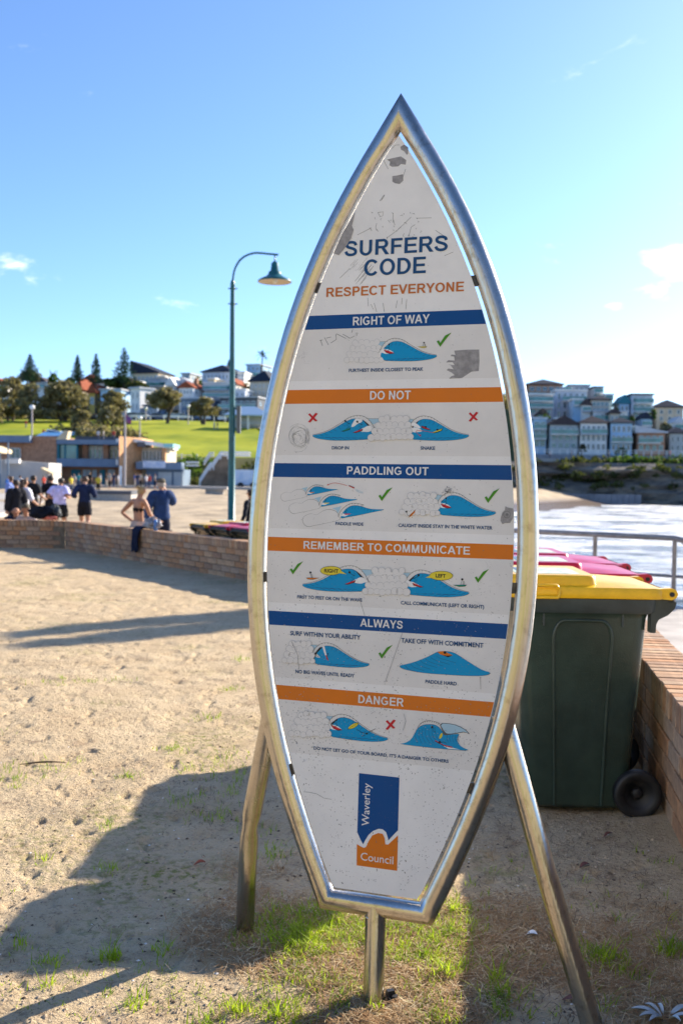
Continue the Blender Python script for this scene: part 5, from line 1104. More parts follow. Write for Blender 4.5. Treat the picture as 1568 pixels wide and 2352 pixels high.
# ---- surf club pavilion (one building with three wings)
def pavilion():
    Y=140; c=c1; o=Vector((WX(330,Y,c,700),Y,.1)); t=thing('pavilion','long two storey brick beach pavilion with balcony, glazing and white roofed end wing','building',tuple(o))
    X=lambda x,y=650:WX(x,Y,c,y)-o.x; Z=lambda x,y:WZ(x,y,Y,c)-o.z
    # left wing
    b=MB(); b.b2(X(-420),X(142),0,12,-1,Z(60,600)); b.build('brick_wing',pm('brick'),t)
    b=MB(); b.b2(X(-430),X(190),-1.6,12.4,Z(60,600),Z(60,560)); f=b.build('roof',pm('fascia'),t)
    windows(None,0,[(X(-160),X(-90),Z(0,690),Z(0,630)),(X(-60),X(0),Z(0,690),Z(0,630)),(X(60),X(120),Z(60,690),Z(60,630))],t,glass=GLASS)
    b=MB(); b.b2(X(142),X(328),-.4,11,-1,Z(230,562)); b.build('brick_block',pm('brick'),t)
    # roof light with white splayed ends
    b=MB(); b.add([(X(205),-.2,Z(205,562)),(X(340),-.2,Z(340,562)),(X(378),5,Z(378,530)),(X(215),5,Z(215,520))],[(0,1,2,3)]); b.add([(X(205),-.2,Z(205,562)-.3),(X(340),-.2,Z(340,562)-.3),(X(378),5,Z(378,530)-.3),(X(215),5,Z(215,520)-.3)],[(3,2,1,0)]); b.build('skylight',mat('blue_roof_sheet',(.06,.20,.42),.35),t)
    b=MB(); b.prism([(X(322),Z(322,582)),(X(385),Z(385,582)),(X(397),Z(397,534)),(X(375),Z(375,530))],-.5,1.2); b.build('roof_upstand',pm('cream'),t)
    b=MB(); b.prism([(X(212),Z(212,520)),(X(225),Z(225,514)),(X(300),Z(300,528)),(X(300),Z(300,532))],4,5.4); b.build('roof_cap',pm('white'),t)
    # centre
    b=MB(); b.b2(X(330),X(700),2.5,12,-1,Z(500,612)); b.build('rear_wall',pm('tan'),t)
    b=MB(); b.b2(X(325),X(702),-.4,12,Z(500,610),Z(500,583)); b.build('roof_fascia',pm('fascia'),t)
    b=MB(); b.b2(X(395),X(700),3,12,Z(500,583),Z(500,560)); b.build('roof_parapet',pm('dark'),t)
    b=MB(); b.b2(X(330),X(702),-.5,2.5,Z(500,737),Z(500,692)); b.build('balcony_slab',pm('fascia'),t)
    b=MB(); b.b2(X(336),X(440),.1,.25,Z(390,690),Z(390,612)); b.build('glass_screen',GLG,t)
    for x in (336,372,440): MB().b2(X(x)-.12,X(x)+.12,0,.35,Z(x,692),Z(x,610)).build('screen_post',pm('teal'),t)
    for x in (470,590,690): MB().b2(X(x)-.35,X(x)+.35,1.4,2.2,Z(x,692),Z(x,610)).build('pier',pm('brick'),t)
    windows(None,2.3,[(X(a),X(a+24),Z(a,688),Z(a,632)) for a in (484,510,536,562,604,630,656)]+[(X(a),X(a+24),Z(a,630),Z(a,616)) for a in (484,510,536,562,604,630,656)],t,glass=GLG,mull=1)
    b=MB(); b.b2(X(338),X(700),2.0,2.5,-1,Z(500,738)); b.build('ground_floor_wall',pm('brick'),t)
    for x0,x1 in ((388,440),(552,582)): MB().b2(X(x0),X(x1),1.8,1.98,0,Z(x0,752)).build('door',pm('teal'),t)
    for x0,x1 in ((455,475),(480,498),(510,535),(600,640)): MB().b2(X(x0),X(x1),1.85,1.98,1.2,Z(x0,752)).build('window',pm('grey'),t)
    for x in (336,692): MB().tube([(X(x),-.3,-1),(X(x),-.3,Z(x,610))],.16,8).build('column',pm('teal'),t)
    # right
    b=MB(); zt_=Z(760,572); pl=[(X(722),-4.6),(X(806),.4),(X(806),9),(X(722),9)]; b.add([(x,y,-1) for x,y in pl]+[(x,y,zt_) for x,y in pl],[(4,5,6,7),(0,1,5,4),(1,2,6,5),(2,3,7,6),(3,0,4,7)]); b.build('brick_block',pm('orangeb'),t)
    b=MB(); b.b2(X(806),X(946),.6,9,-1,Z(870,625)); b.build('wing_wall',pm('tan'),t)
    b=MB(); b.b2(X(930),X(948),-.6,.6,-.5,Z(940,630)); b.build('brick_end',pm('orangeb'),t)
    windows(None,.5,[(X(a),X(a+17),Z(a,700),Z(a,645)) for a in (808,828,848,872,892,910)],t,mull=1)
    b=MB(); b.prism([(X(765),Z(765,578)),(X(960),Z(960,610)),(X(962),Z(962,634)),(X(840),Z(840,612)),(X(765),Z(765,596))],-1.5,8); b.build('white_roof',pm('white'),t)
    b=MB(); b.b2(X(945),X(1000),-1.8,4,Z(970,628),Z(970,608)); b.build('canopy',mat('aqua_canopy',(.25,.55,.55),.4),t)
    b=MB(); b.b2(X(796),X(838),-1.6,.6,Z(815,625),Z(815,598)); b.build('dark_eave',pm('dark'),t)
    b=MB(); b.b2(X(835),X(962),-2.4,-2.2,Z(900,745),Z(900,706)); b.build('banner',mat('white_banner',(.75,.76,.78),.6,col2=(.35,.45,.62),vs=.9),t)
    b=MB(); b.b2(X(795),X(1050),-2.2,.4,Z(900,752),Z(900,712)); b.build('awning_box',pm('fascia'),t)
    b=MB(); b.b2(X(962),X(1036),-2.0,2,Z(1000,752),Z(1000,722)); b.build('awning_end',pm('cream'),t)
    b=MB(); b.b2(X(845),X(1050),-1.2,6,-1,Z(950,752)); b.build('blue_shed',mat('shed_blue',(.10,.16,.24),.7,var=.1,vs=.4),t)
    for x0,x1 in ((915,990),(1002,1045)): MB().b2(X(x0),X(x1),-1.35,-1.22,.2,Z(x0,768)).build('roller_door',pm('grey'),t)
    b=MB(); b.b2(X(727),X(740),-4.9,-4.65,.2,Z(735,735)); b.build('white_door',pm('white'),t)
    for cx,cy,w,h in ((815,722,22,30),(684,590,16,22),(682,712,14,32)): MB().b2(X(cx)-w*.012,X(cx)+w*.012,-1.5,-1.36,Z(cx,cy)-h*.012,Z(cx,cy)+h*.012).build('notice',pm('white'),t)
    # steps and rear terrace
    b=MB()
    return t
pavilion()
def flagpole():
    Y=128; p=at(*c1(712,830),Y); zt=WZ(712,415,Y,c1); t=thing('flagpole','tall weathered flagpole with small dark flag in front of the pavilion','flagpole',(p.x,Y,.0))
    MB().tube([(0,0,-.5),(0,0,zt*.6),(0,0,zt)],[.17,.15,.12],10).build('pole',mat('pole_wood',(.36,.33,.32),.8),t)
    MB().add([(.1,0,zt-.5),(.8,.1,zt-1.1),(.75,.05,zt-1.8),(.15,0,zt-1.5),(.1,.04,zt-.5),(.8,.14,zt-1.1),(.75,.09,zt-1.8),(.15,.04,zt-1.5)],[(0,1,2,3),(7,6,5,4)]).build('flag',mat('flag_red_blue',(.35,.05,.06),.7,col2=(.05,.06,.25),vs=1.2),t)
flagpole()
def container():
    Y=112; x0=WX(-160,Y,c1,700); x1=WX(280,Y,c1,700); zt=WZ(130,697,Y,c1); t=thing('site_building','long pale grey flat roofed beach hut wall at left before the brick pavilion','building',(x0,Y,-.1))
    b=MB(); b.prism([(0,0),(x1-x0,0),(x1-x0,zt*.93),(0,zt+.25)],0,5); b.build('wall',mat('pale_render',(.42,.42,.42),.8,var=.08,vs=.6),t)
    b=MB(); b.b2(WX(42,Y,c1,700)-x0,WX(122,Y,c1,700)-x0,-.7,-.1,WZ(80,714,Y,c1),WZ(80,688,Y,c1)); b.build('sign_board',pm('white'),t)
    b=MB(); b.add([(WX(262,Y,c1)-x0,-1.6,WZ(262,738,Y,c1)),(WX(330,Y,c1)-x0,-1.6,WZ(330,772,Y,c1)),(WX(330,Y,c1)-x0,1.6,WZ(330,768,Y,c1)),(WX(262,Y,c1)-x0,1.6,WZ(262,734,Y,c1)),(WX(262,Y,c1)-x0,-1.6,WZ(262,738,Y,c1)-.25),(WX(330,Y,c1)-x0,-1.6,WZ(330,772,Y,c1)-.25),(WX(330,Y,c1)-x0,1.6,WZ(330,768,Y,c1)-.25),(WX(262,Y,c1)-x0,1.6,WZ(262,734,Y,c1)-.25)],[(0,1,2,3),(7,6,5,4),(0,4,5,1),(1,5,6,2)]); b.build('awning',pm('cream'),t)
    b=MB(); b.prism([(WX(-20,Y,c1)-x0,WZ(0,655,Y,c1)),(WX(38,Y,c1)-x0,WZ(38,655,Y,c1)),(WX(38,Y,c1)-x0,WZ(38,635,Y,c1)),(WX(-20,Y,c1)-x0,WZ(0,612,Y,c1))],-4,2); b.build('side_awning',pm('cream'),t)
    for x in (38,84): MB().tube([(WX(x,Y,c1)-x0,-2,0),(WX(x,Y,c1)-x0,-2,WZ(x,600 if x>50 else 650,Y,c1))],.09,8).build('pole',pm('fascia'),t)
container()
def stairs():
    Y=138; t=thing('stairway','outdoor stairway with white double handrails climbing to the park behind the pavilion','stairs',(WX(1150,Y,c1,800),Y,0)); x0=WX(1150,Y,c1,800)
    Xf=lambda x:WX(x,Y,c1,700)-x0; Zf=lambda x,y:WZ(x,y,Y,c1)
    b=MB(); b.prism([(Xf(1140),-.5),(Xf(1330),-.5),(Xf(1322),Zf(1290,690)),(Xf(1262),Zf(1262,672)),(Xf(1215),Zf(1215,742)),(Xf(1195),Zf(1195,745)),(Xf(1140),Zf(1140,838))],0,3.5); b.build('stair_wall',mat('sandstone',(.20,.14,.09),.95,var=.3,vs=.8),t)
    for oy,w in ((0,0),(2.4,-68)):
        for dz in (0,16):
            pts=[(Xf(1140+w*0.0)+ (0 if w==0 else -.0),oy,Zf(1140,812+dz)),(Xf(1200),oy,Zf(1200,718+dz)),(Xf(1218),oy,Zf(1218,715+dz)),(Xf(1258),oy,Zf(1258,655+dz)),(Xf(1300),oy,Zf(1300,655+dz)),(Xf(1420),oy,Zf(1420,656+dz))]
            MB().tube(pts,.13,6).build('handrail',RAILW,t)
        for x,y in ((1142,812),(1200,718),(1218,715),(1258,655),(1300,655)): MB().tube([(Xf(x),oy,Zf(x,y)),(Xf(x),oy,Zf(x,y+40))],.1,6).build('rail_post',RAILW,t)
    for dz in (0,16): MB().tube([(Xf(1140),4,Zf(1140,708+dz)),(Xf(1175),4,Zf(1175,655+dz)),(Xf(1200),4,Zf(1200,655+dz))],.12,6).build('handrail',RAILW,t)
    for dz in (0,18): MB().tube([(Xf(1055),1,Zf(1055,712+dz)),(Xf(1128),1,Zf(1128,712+dz))],.12,6).build('handrail',RAILW,t)
    for i in range(11):
        f=i/10; MB().b2(Xf(1140+75*f),Xf(1147+75*f),0.1,3.4,0,Zf(1140,838)*(1-f)+Zf(1215,745)*f).build('step',CONC2,t)
    b=MB(); b.b2(Xf(1205),Xf(1228),1.5,2.0,-.2,Zf(1210,770)); b.build('white_pillar',pm('white'),t)
stairs()
t=thing('vending_trailer','pale blue and white kiosk trailer left of the sign on the far beach edge','trailer',(WX(1410,137,c1,800),136,0)); MB().b2(-1.7,1.9,0,2.4,.5,WZ(1410,755,137,c1)).build('body',mat('kiosk_white',(.66,.70,.75),.5,col2=(.25,.42,.62),vs=.5),t); MB().lathe([(0,-.3),(.45,-.3),(.45,-.1),(0,-.1)],(-.8,-.1,.45),12,0,'y').build('wheel',BLACKR,t); MB().lathe([(0,-.3),(.45,-.3),(.45,-.1),(0,-.1)],(.9,-.1,.45),12,0,'y').build('wheel',BLACKR,t)
# blocks on the sand
t=thing('beach_ramp','dark topped concrete ramp wall standing in the sand before the pavilion','ramp',(WX(650,70,c1,880),70,-.3)); z_=WZ(640,884,70,c1)+.3
MB().b2(-2.4,1.2,0,3,-.4,z_-.12).build('ramp_wall',CONC2,t); MB().b2(-2.45,1.25,-.06,2.9,z_-.12,z_+.12).build('dark_capping',pm('dark'),t)
t=thing('table','low pale stone table on the sand in front of the stairway','table',(WX(1225,100,c1,850),100,-.2)); MB().b2(-1.3,1.3,-.6,.6,.5,.75).build('table_top',CONC2,t); MB().b2(-.9,.9,-.3,.3,-.2,.5).build('pedestal',CONC2,t)
# promenade edge wall
b=MB(); b.b2(WX(330,124,c1,850),12,124,124.6,-.6,.35); o=b.build('seawall',CONC2); tag(o,'long low concrete seawall between the sand and the pavilion','wall')
sheet('pavilion_forecourt',[(-70,124.6),(12,124.6),(12,152),(-70,152)],.3,CONC,1.2)
# ---- houses on the left hill (crop c1)
house('cream gable ended block on the skyline beside the tallest pine, long sloping roof',c1,752,965,205,262,300,10,'cream','mono','slate',3.9,6,1,balc=((.0,.1,.9),),fw=.45)
house('white cubic house with deep shaded windows standing right above the lawn',c1,740,868,292,430,255,12,'white','flat','pale',1,2,2,fw=.3,turn=38)
house('pale blue grey flat house left part behind the round tree, joined by the white cube',c1,572,738,300,400,258,10,'blue','flat','lightroof',1,4,2,fw=.5)
house('yellow gabled cottage with brown tiled roof between the trees at left',c1,512,572,318,400,262,9,'yellow','gable','redroof',2.6,1,1)
house('dark brown roofed house behind the left trees',c1,415,520,300,380,268,10,'tan','hip','redroof',4.0,2,1)
house('red brown roofed house just left of the middle pines',c1,470,560,248,300,290,9,'pink','hip','redroof',2.6,2,1)
house('pale roofed low house glimpsed over the big left trees',c1,160,340,262,300,285,10,'white','flat','lightroof',1,3,1)
house('blue grey house with long glass front below the cream skyline block',c1,838,1010,240,282,282,10,'pale','flat','lightroof',1,5,1,balc=((.1,.05,.95),),fw=.75)
house('small white gabled house between the two round trees',c1,950,1040,275,300,275,8,'white','gable','white',2.4,2,1)
house('narrow cream house stack at the skyline dip',c1,900,965,225,262,296,8,'cream','flat','white',1,2,1)
house('grey flat roofed tower house on the skyline left of the lamp post',c1,1035,1130,208,282,300,9,'grey','flat','lightroof',1,3,2,fw=.5,balc=((.5,0,.6),))
house('white stepped terrace house with red tiles behind the round trees',c1,1020,1150,288,330,268,9,'white','gable','redroof',1.8,4,1,chim=True)
house('big pale apartment block with dark hipped roof crossing behind the lamp post',c1,1150,1400,198,250,292,14,'pale','hip','slate',3.2,7,1,fw=.5)
house('white modern house with green glass balconies left of the lamp post',c1,1162,1352,262,345,272,10,'white','flat','white',1,5,2,balc=((.05,0,1),(.55,.0,.9)),glass=GLG,fw=.8)
house('blue and white flat roofed house on the skyline under the tall palm',c1,1405,1540,158,225,300,9,'blue','flat','lightroof',1,3,2,balc=((.05,.3,1),))
house('white houses pair with sunlit ends right of the lamp post',c1,1355,1425,200,252,290,9,'white','flat','white',1,2,2)
house('yellow cream villa with dark hipped roof close behind the sign edge',c1,1422,1620,252,335,270,12,'tan','hip','slate',4.2,5,2,fw=.4)
house('long low dark shopfront with white fascia along the road right of the lamp post',c1,1250,1520,345,455,256,9,'dark','flat','lightroof',1,6,2,fw=.7,balc=((.45,0,1),),name='shop_building')
house('navy painted shopfront behind the round trees at road level',c1,1030,1235,350,455,258,9,'fascia','flat','pale',1,5,2,fw=.6,name='shop_building')
house('deep blue low building under the white cubic house',c1,820,930,392,450,252,8,'fascia','flat','dark',1,4,1,fw=.7,name='shop_building')
# ---- headland houses (crop c6)
def HR(*a,**k):
    if 'rh' in k: k['rh']*=.62
    k['fw']=min(.86,k.get('fw',.6)*1.22); k['fh']=.68; k.setdefault('turn',HRND.uniform(2.5,7)); return house(*a,group=GR,**k)
HR('brown brick house with dark hipped roof, highest on the headland next to the sign',c6,140,480,205,330,262,12,'brick',roof='hip',rc='slate',rh=3.6,nx=5,nz=2,fw=.6,balc=((.1,0,.55),))
HR('pale apartment block with three rows of windows next to the sign edge',c6,140,385,300,480,238,9,'pink',roof='flat',rc='white',nx=3,nz=3,fw=.62,balc=((.35,0,1),(.68,0,1)),glass=GLG)
HR('tall lilac grey block of flats in the middle of the headland group',c6,395,730,262,520,246,14,'pale',roof='flat',rc='white',nx=5,nz=3,fw=.45,balc=((.65,.2,1),(.30,.4,1)))
HR('white flat roofed house above the lilac grey block',c6,520,730,215,262,268,9,'pale',roof='flat',rc='lightroof',nx=4,nz=1,fw=.6)
HR('narrow glass fronted house at the right end of the high row',c6,745,845,232,330,258,9,'grey',roof='flat',rc='slate',nx=2,nz=2,fw=.8,glass=GLG,balc=((.5,0,1),))
HR('dark roofed house stepping down right of the high row',c6,725,905,345,470,242,9,'tan',roof='hip',rc='slate',rh=2.2,nx=4,nz=2,fw=.7,glass=GLG)
HR('white terrace with pale green roof below the gap in the skyline',c6,745,1070,455,535,232,9,'white',roof='flat',rc='lightroof',nx=6,nz=1,fw=.6,balc=((.05,.0,1),))
HR('tall teal roofed house with black flat top on the right skyline',c6,1095,1310,300,520,240,10,'pale',roof='flat',rc='slate',nx=3,nz=3,fw=.6,glass=GLG,balc=((.3,.1,1),(.66,.1,1)))
HR('teal gabled wing joined to the black topped house',c6,985,1100,380,520,241,9,'blue',roof='gable',rc='teal',rh=3.6,nx=2,nz=2,fw=.6)
HR('cream cottage with dark pyramid roof at the right edge',c6,1325,1600,415,550,244,11,'tan',roof='hip',rc='slate',rh=4.2,nx=3,nz=2,fw=.35,mull=2)
HR('white villa with big green windows beside the sign on the lower row',c6,190,345,520,790,222,9,'blue',roof='flat',rc='pale',nx=2,nz=3,fw=.7,glass=GLG,balc=((.33,0,1),(.66,0,1)))
HR('dark green house with gabled tin roof on the lower row',c6,345,620,575,800,220,10,'grey',roof='gable',rc='tileg',rh=3.4,nx=4,nz=3,fw=.6,glass=GLG,balc=((.62,0,1),))
HR('brown roofed house with white verandah in the middle of the lower row',c6,625,905,560,820,219,9,'white',roof='hip',rc='tileg',rh=3.4,nx=5,nz=3,fw=.55,balc=((.62,0,1),))
HR('bright blue grey house with arched garage on the lower row',c6,905,1140,560,830,218,9,'blue',roof='hip',rc='slate',rh=2.6,nx=4,nz=3,fw=.55,balc=((.36,0,1),))
HR('house with wide lilac roof and brick base near the right edge',c6,1150,1440,650,832,217,10,'brick',roof='mono',rc='lightroof',rh=2.6,nx=4,nz=2,fw=.6,glass=GLG,balc=((.5,0,.8),))
HR('dark slate roofed house cut by the right edge of the view',c6,1445,1640,655,830,219,10,'grey',roof='hip',rc='slate',rh=2.8,nx=3,nz=2,fw=.5)
HR('small brick infill house between the block of flats and the teal gable',c6,905,1000,470,560,228,8,'tan',roof='gable',rc='tileg',rh=2,nx=2,nz=1,fw=.5)
HR('white flats end wall beside the black topped house',c6,1070,1125,600,650,226,7,'white',roof='flat',rc='white',nx=1,nz=1,fw=.4)
# retaining wall and railing along the headland road
def headwall():
    Y=209; x0=WX(150,Y,c6,850); x1=WX(1900,Y,c6,850); zt=WZ(700,850,Y,c6); g_=7.0
    b=MB(); b.b2(0,x1-x0,0,.8,g_-6,zt); t=thing('retaining_wall','long grey retaining wall with white railing along the headland road','wall',(x0,Y,0)); b.build('wall',mat('bluish_concrete',(.20,.21,.23),.85,var=.2,vs=.5),t)
    n=int((x1-x0)/1.6)
    for k,z in ((0,zt+1.05),(1,zt+.55)): MB().b2(0,x1-x0,.2,.32,z-.05,z+.05).build('rail',RAILW,t)
    for i in range(n): MB().b2(i*1.6,i*1.6+.13,.19,.33,zt,zt+1.0).build('rail_post',RAILW,t)
headwall()
def whitefence(label,pts,h=1.1,sp=2.2,group='white fences of the park'):
    t=thing('fence',label,'fence',(pts[0][0],pts[0][1],0),0,group); ox,oy=pts[0]
    P=[Vector(p) for p in pts]; prev=None
    for i in range(len(P)-1):
        L_=(P[i+1]-P[i]).length; n=max(1,int(L_/sp))
        for j in range(n+(i==len(P)-2)):
            p=P[i].lerp(P[i+1],j/n); z=float(land_z(p.x,p.y)); MB().b2(p.x-ox-.09,p.x-ox+.09,p.y-oy-.09,p.y-oy+.09,z-.3,z+h).build('fence_post',RAILW,t)
            if prev: MB().tube([(prev[0]-ox,prev[1]-oy,prev[2]+h*.85),(p.x-ox,p.y-oy,z+h*.85)],.06,5).build('fence_rail',RAILW,t)
            prev=(p.x,p.y,z)
whitefence('white post fence along the foot of the lawn behind the pavilion',[(WX(955,156,c1),156),(WX(1130,156,c1),156)],1.5,2.1)
whitefence('white post fence along the road above the lawn, right of the lamp post',[(WX(1225,240,c1),240),(WX(1480,240,c1),240)],1.5,2.4)
whitefence('white post fence along the road between the park trees',[(WX(700,242,c1),242),(WX(1100,242,c1),242)],1.2,3.0)
# shelter on the lawn
p=at(*c1(1420,570),205); gz=float(land_z(p.x,205)); t=thing('park_shelter','small park shelter with pale blue pyramid roof on the lawn beside the sign','shelter',(p.x,205,gz)); b=MB(); hip(b,-4.2,4.2,-3,3,2.6,1.9); b.build('roof',mat('shelter_roof',(.32,.45,.58),.6),t)
for x in (-3.6,0,3.6): MB().b2(x-.18,x+.18,-2.6,-2.3,-.3,2.5).build('post',pm('white'),t)
MB().b2(-3.6,3.6,1.5,1.8,0,2.4).build('back_wall',pm('pale'),t); MB().b2(-2.6,2.6,-.4,.4,.6,.8).build('table_top',pm('tan'),t); MB().b2(-.3,.3,-.3,.3,-.3,.6).build('table_leg',pm('tan'),t)
# parked cars along the road
def car(colr,name='c'):
    t=thing('parked_car','x','car'); L_=4.3
    b=MB(); b.prism([(-2.15,.35),(2.15,.35),(2.2,.75),(2.05,.95),(1.2,1.02),(-2.0,1.05),(-2.2,.8)],-.85,.85); b.build('body',mat('carpaint_'+name,colr,.3,coat=.5),t)
    b=MB(); b.prism([(-1.75,1.04),(1.15,1.02),(.55,1.45),(-1.25,1.48)],-.74,.74); b.build('cabin',GLASS,t)
    b=MB(); b.prism([(-1.28,1.46),(.58,1.43),(.45,1.53),(-1.1,1.55)],-.70,.70); b.build('roof',MATS['carpaint_'+name],t)
    for x in (-1.35,1.35):
        for y in (-.82,.62): MB().lathe([(0,y),(.31,y),(.33,y+.05),(.33,y+.17),(0,y+.2)],(x,0,.33),12,0,'y').build('wheel',BLACKR,t)
    return t
cars=[car((.70,.71,.72),'white'),car((.03,.10,.22),'blue'),car((.02,.02,.025),'black'),car((.3,.31,.33),'silver')]; used=set()
spots=[(520,'behind the left trees',2),(610,'left of the round tree group',0),(750,'beside the white cubic house',3),(800,'just right of the white cubic house',0),(905,'between the two trunks of the round tree',1),(985,'right of the forked tree trunks',0),(1040,'between the two round park trees',0),(1090,'near the second round tree',1),(1150,'behind the second round tree trunk',0),(1290,'just left of the lamp post',0),(1345,'behind the lamp post box',2),(1395,'right of the lamp post box',1),(1450,'close to the sign edge on the road',2)]
for cx,wh,ci in spots:
    src=cars[ci]; o=src if ci not in used else copy_tree(src); used.add(ci)
    p=at(*c1(cx,470),247); o.location=(p.x,247+random.uniform(-1,1),float(land_z(p.x,247))+.42); o.rotation_euler=(0,0,random.choice((0,math.pi))); tag(o,'%s car parked on the hill road %s'%(['white','blue','black','silver'][ci],wh),'car','cars parked along the hill road')
def lightpole(label,cx,ctop,cbase,Y,c,head='globe'):
    p=at(*c(cx,cbase),Y); gz=min(p.z,float(land_z(p.x,Y)) if Y>140 else 0); zt=WZ(cx,ctop,Y,c); t=thing('light_pole',label,'lamp post',(p.x,Y,gz),0,'light poles in the park')
    MB().tube([(0,0,-.3),(0,0,zt-gz)],[.16,.11],8).build('pole',mat('pole_grey',(.42,.36,.33),.6),t)
    MB().lathe([(0,-.35),(.3,-.25),(.42,0),(.3,.3),(0,.38)],(0,0,zt-gz+.3),12).build('globe',mat('lamp_globe',(.75,.75,.72),.3),t)
lightpole('brown light pole with pale globe in front of the big left trees',184,410,520,150,c1)
lightpole('thin light pole with pale globe beside the white cubic house',832,412,480,235,c1)
lightpole('thin light pole standing on the lawn left of the round trees',798,470,560,170,c1)
lightpole('thin light pole on the lawn right of the forked tree',1073,400,545,215,c1)
# people on the lawn and roof
for i,(cx,cy,Y,lb) in enumerate(((150,485,200,'small distant person in red and white on the lawn under the left trees'),(1222,540,200,'small distant person in white sitting with friends on the lawn, left one'),(1240,538,200,'small distant person in dark top on the lawn beside the white one'),(250,520,180,'small distant person in pink shirt on the lawn behind the skylight'))):
    p=at(*c1(cx,cy),Y); person(lb,p.x,Y,float(land_z(p.x,Y)),1.7,R(60*i),{},[('top',CC[(3,0,1,3)[i]][0],T_(.95,1.47,.9),.03),('trousers',(.3,.3,.32),B_t(1.0,1.1,.9),.025)],('dark','short'),'a',group='small figures on the park lawn',lod=1)
for i,cx in enumerate((560,590,648,690)):
    person('small figure on the pavilion roof terrace, %s'%['leftmost','second from left','third from left','nearest the flagpole'][i],WX(cx,141,c1),141.5,WZ(cx,583,140,c1)-.2,1.7,R(90*i),{},[('top',CC[(0,6,3,5)[i]][0],T_(.95,1.47,.9),.03),('trousers',(.1,.1,.12),B_t(1.0,1.1,.9),.025)],('dark','short'),'a',group='people on the pavilion roof',lod=1)
for i,cx in enumerate((350,548,892,1460)):
    p=at(*c6(cx,860),206); person('small figure on the headland %s'%['below the wall near the sign','below the blue white villas','below the white verandah house','at the railing by the right edge in orange'][i],p.x,207,p.z-.6 if i<3 else WZ(cx,885,207,c6),1.75,R(80*i),{},[('top',[(.5,.5,.5),(.2,.2,.22),(.3,.3,.3),(.7,.12,.04)][i],T_(.95,1.47,.9),.03),('trousers',(.1,.1,.12),B_t(1.0,1.1,.9),.025)],('dark','short'),'a',group='walkers on the headland path',lod=1)
# path ledge for the headland walkers
b=MB(); x0=WX(120,206,c6,880); b.b2(x0,x0+150,206.6,209,3,WZ(500,885,206,c6)); b.build('headland_path',CONC2,kind='structure')
# concrete rock pool wall under the cliff
t=thing('pool_wall','long low concrete tidal pool wall under the dark cliff','wall',(WX(200,192,c6,1240),192,0)); 
x1=WX(1180,192,c6,1240)-WX(200,192,c6,1240); MB().b2(0,x1,0,3,-4,WZ(600,1212,192,c6)).build('pool_wall_face',mat('wet_concrete',(.16,.17,.19),.6,var=.2,vs=.4),t)
for i in range(18): MB().b2(i*x1/18,i*x1/18+.25,-.2,0,-3,WZ(600,1218,192,c6)).build('buttress',MATS['wet_concrete'],t)
# ================================================================== TREES
def leafmat(n,col,col2): 
    m=mat('leaf_'+n,col,.75,var=.35,vs=.45,col2=col2,spec=.15); return leafy(m,.3,1.5)
LEAFS=dict(banksia=leafmat('banksia',(.14,.13,.068),(.29,.25,.14)),pine=leafmat('pine',(.025,.065,.052),(.055,.11,.072)),green=leafmat('green',(.045,.10,.022),(.11,.18,.04)),scrub=leafmat('scrub',(.040,.060,.018),(.13,.14,.045)),palm=leafmat('palm',(.02,.05,.03),(.04,.08,.04)))
BARK=mat('bark',(.09,.07,.055),.95,var=.3,vs=3)
def clumps(C,Rr,n,size,seed,flat=.7):
    """leaf-sized faces scattered in clump volumes"""
    r=np.random.RandomState(seed); V=[];F=[]
    P=[];
    for c,rad in zip(C,Rr):
        k=max(8,int(n*rad**2)); d=r.normal(size=(k,3)); d/=np.linalg.norm(d,axis=1)[:,None]; q=c+d*(rad*r.uniform(.55,1.08,(k,1)))*[1,1,flat]; P.append(q)
    P=np.concatenate(P); k=len(P); a=r.normal(size=(k,3)); a/=np.linalg.norm(a,axis=1)[:,None]; b=np.cross(a,r.normal(size=(k,3))); b/=np.linalg.norm(b,axis=1)[:,None]
    s=size*r.uniform(.6,1.4,(k,1)); V=np.stack([P-a*s-b*s*.5,P+a*s-b*s*.5,P+a*s*.7+b*s*.6,P-a*s*.7+b*s*.6],1).reshape(-1,3); F=np.arange(4*k).reshape(-1,4); return V,F
def tree(label,kind,x,y,base,H,Wd,seed,group,trunk=.35,crown0=.35,size=.30,dens=46,fork=2,flat=.62):
    r=np.random.RandomState(seed); t=thing('tree',label,'tree',(x,y,base),0,group)
    b=MB()
    nb=4+fork
    for k in range(fork):
        a=r.uniform(0,6.28); lx,ly=math.cos(a)*Wd*.06,math.sin(a)*Wd*.06; b.tube([(lx*.5,ly*.5,-.8),(lx*1.5,ly,H*crown0*.5),(lx*3.2,ly*2,H*(crown0+.25))],[trunk,trunk*.8,trunk*.4],8)
        for j in range(3): a2=r.uniform(0,6.28); b.tube([(lx*1.8,ly*1.2,H*crown0*.7),(lx*1.8+math.cos(a2)*Wd*.18,ly+math.sin(a2)*Wd*.18,H*(crown0+.15)),(lx+math.cos(a2)*Wd*.34,ly+math.sin(a2)*Wd*.34,H*(crown0+.32))],[trunk*.5,trunk*.32,trunk*.12],6)
    b.build('trunk',BARK,t,kind='stuff') if False else b.build('trunk',BARK,t)
    C=[];Rr=[]
    n=int(26+Wd*2.6)
    for k in range(n):
        a=r.uniform(0,6.28); u=r.uniform(0,1)**.5; zz=r.uniform(0,1); env=math.sqrt(max(.05,1-(zz*1.0)**2.0)) 
        C.append([math.cos(a)*u*Wd*.46*env,math.sin(a)*u*Wd*.46*env,H*crown0+zz*(H*(1-crown0)-Wd*.09)+Wd*.03]); Rr.append(Wd*r.uniform(.085,.15))
    V,F=clumps(np.array(C),Rr,dens,size,seed,flat); npmesh('crown',V,F,LEAFS[kind],parent=t,kind='stuff')
    return t
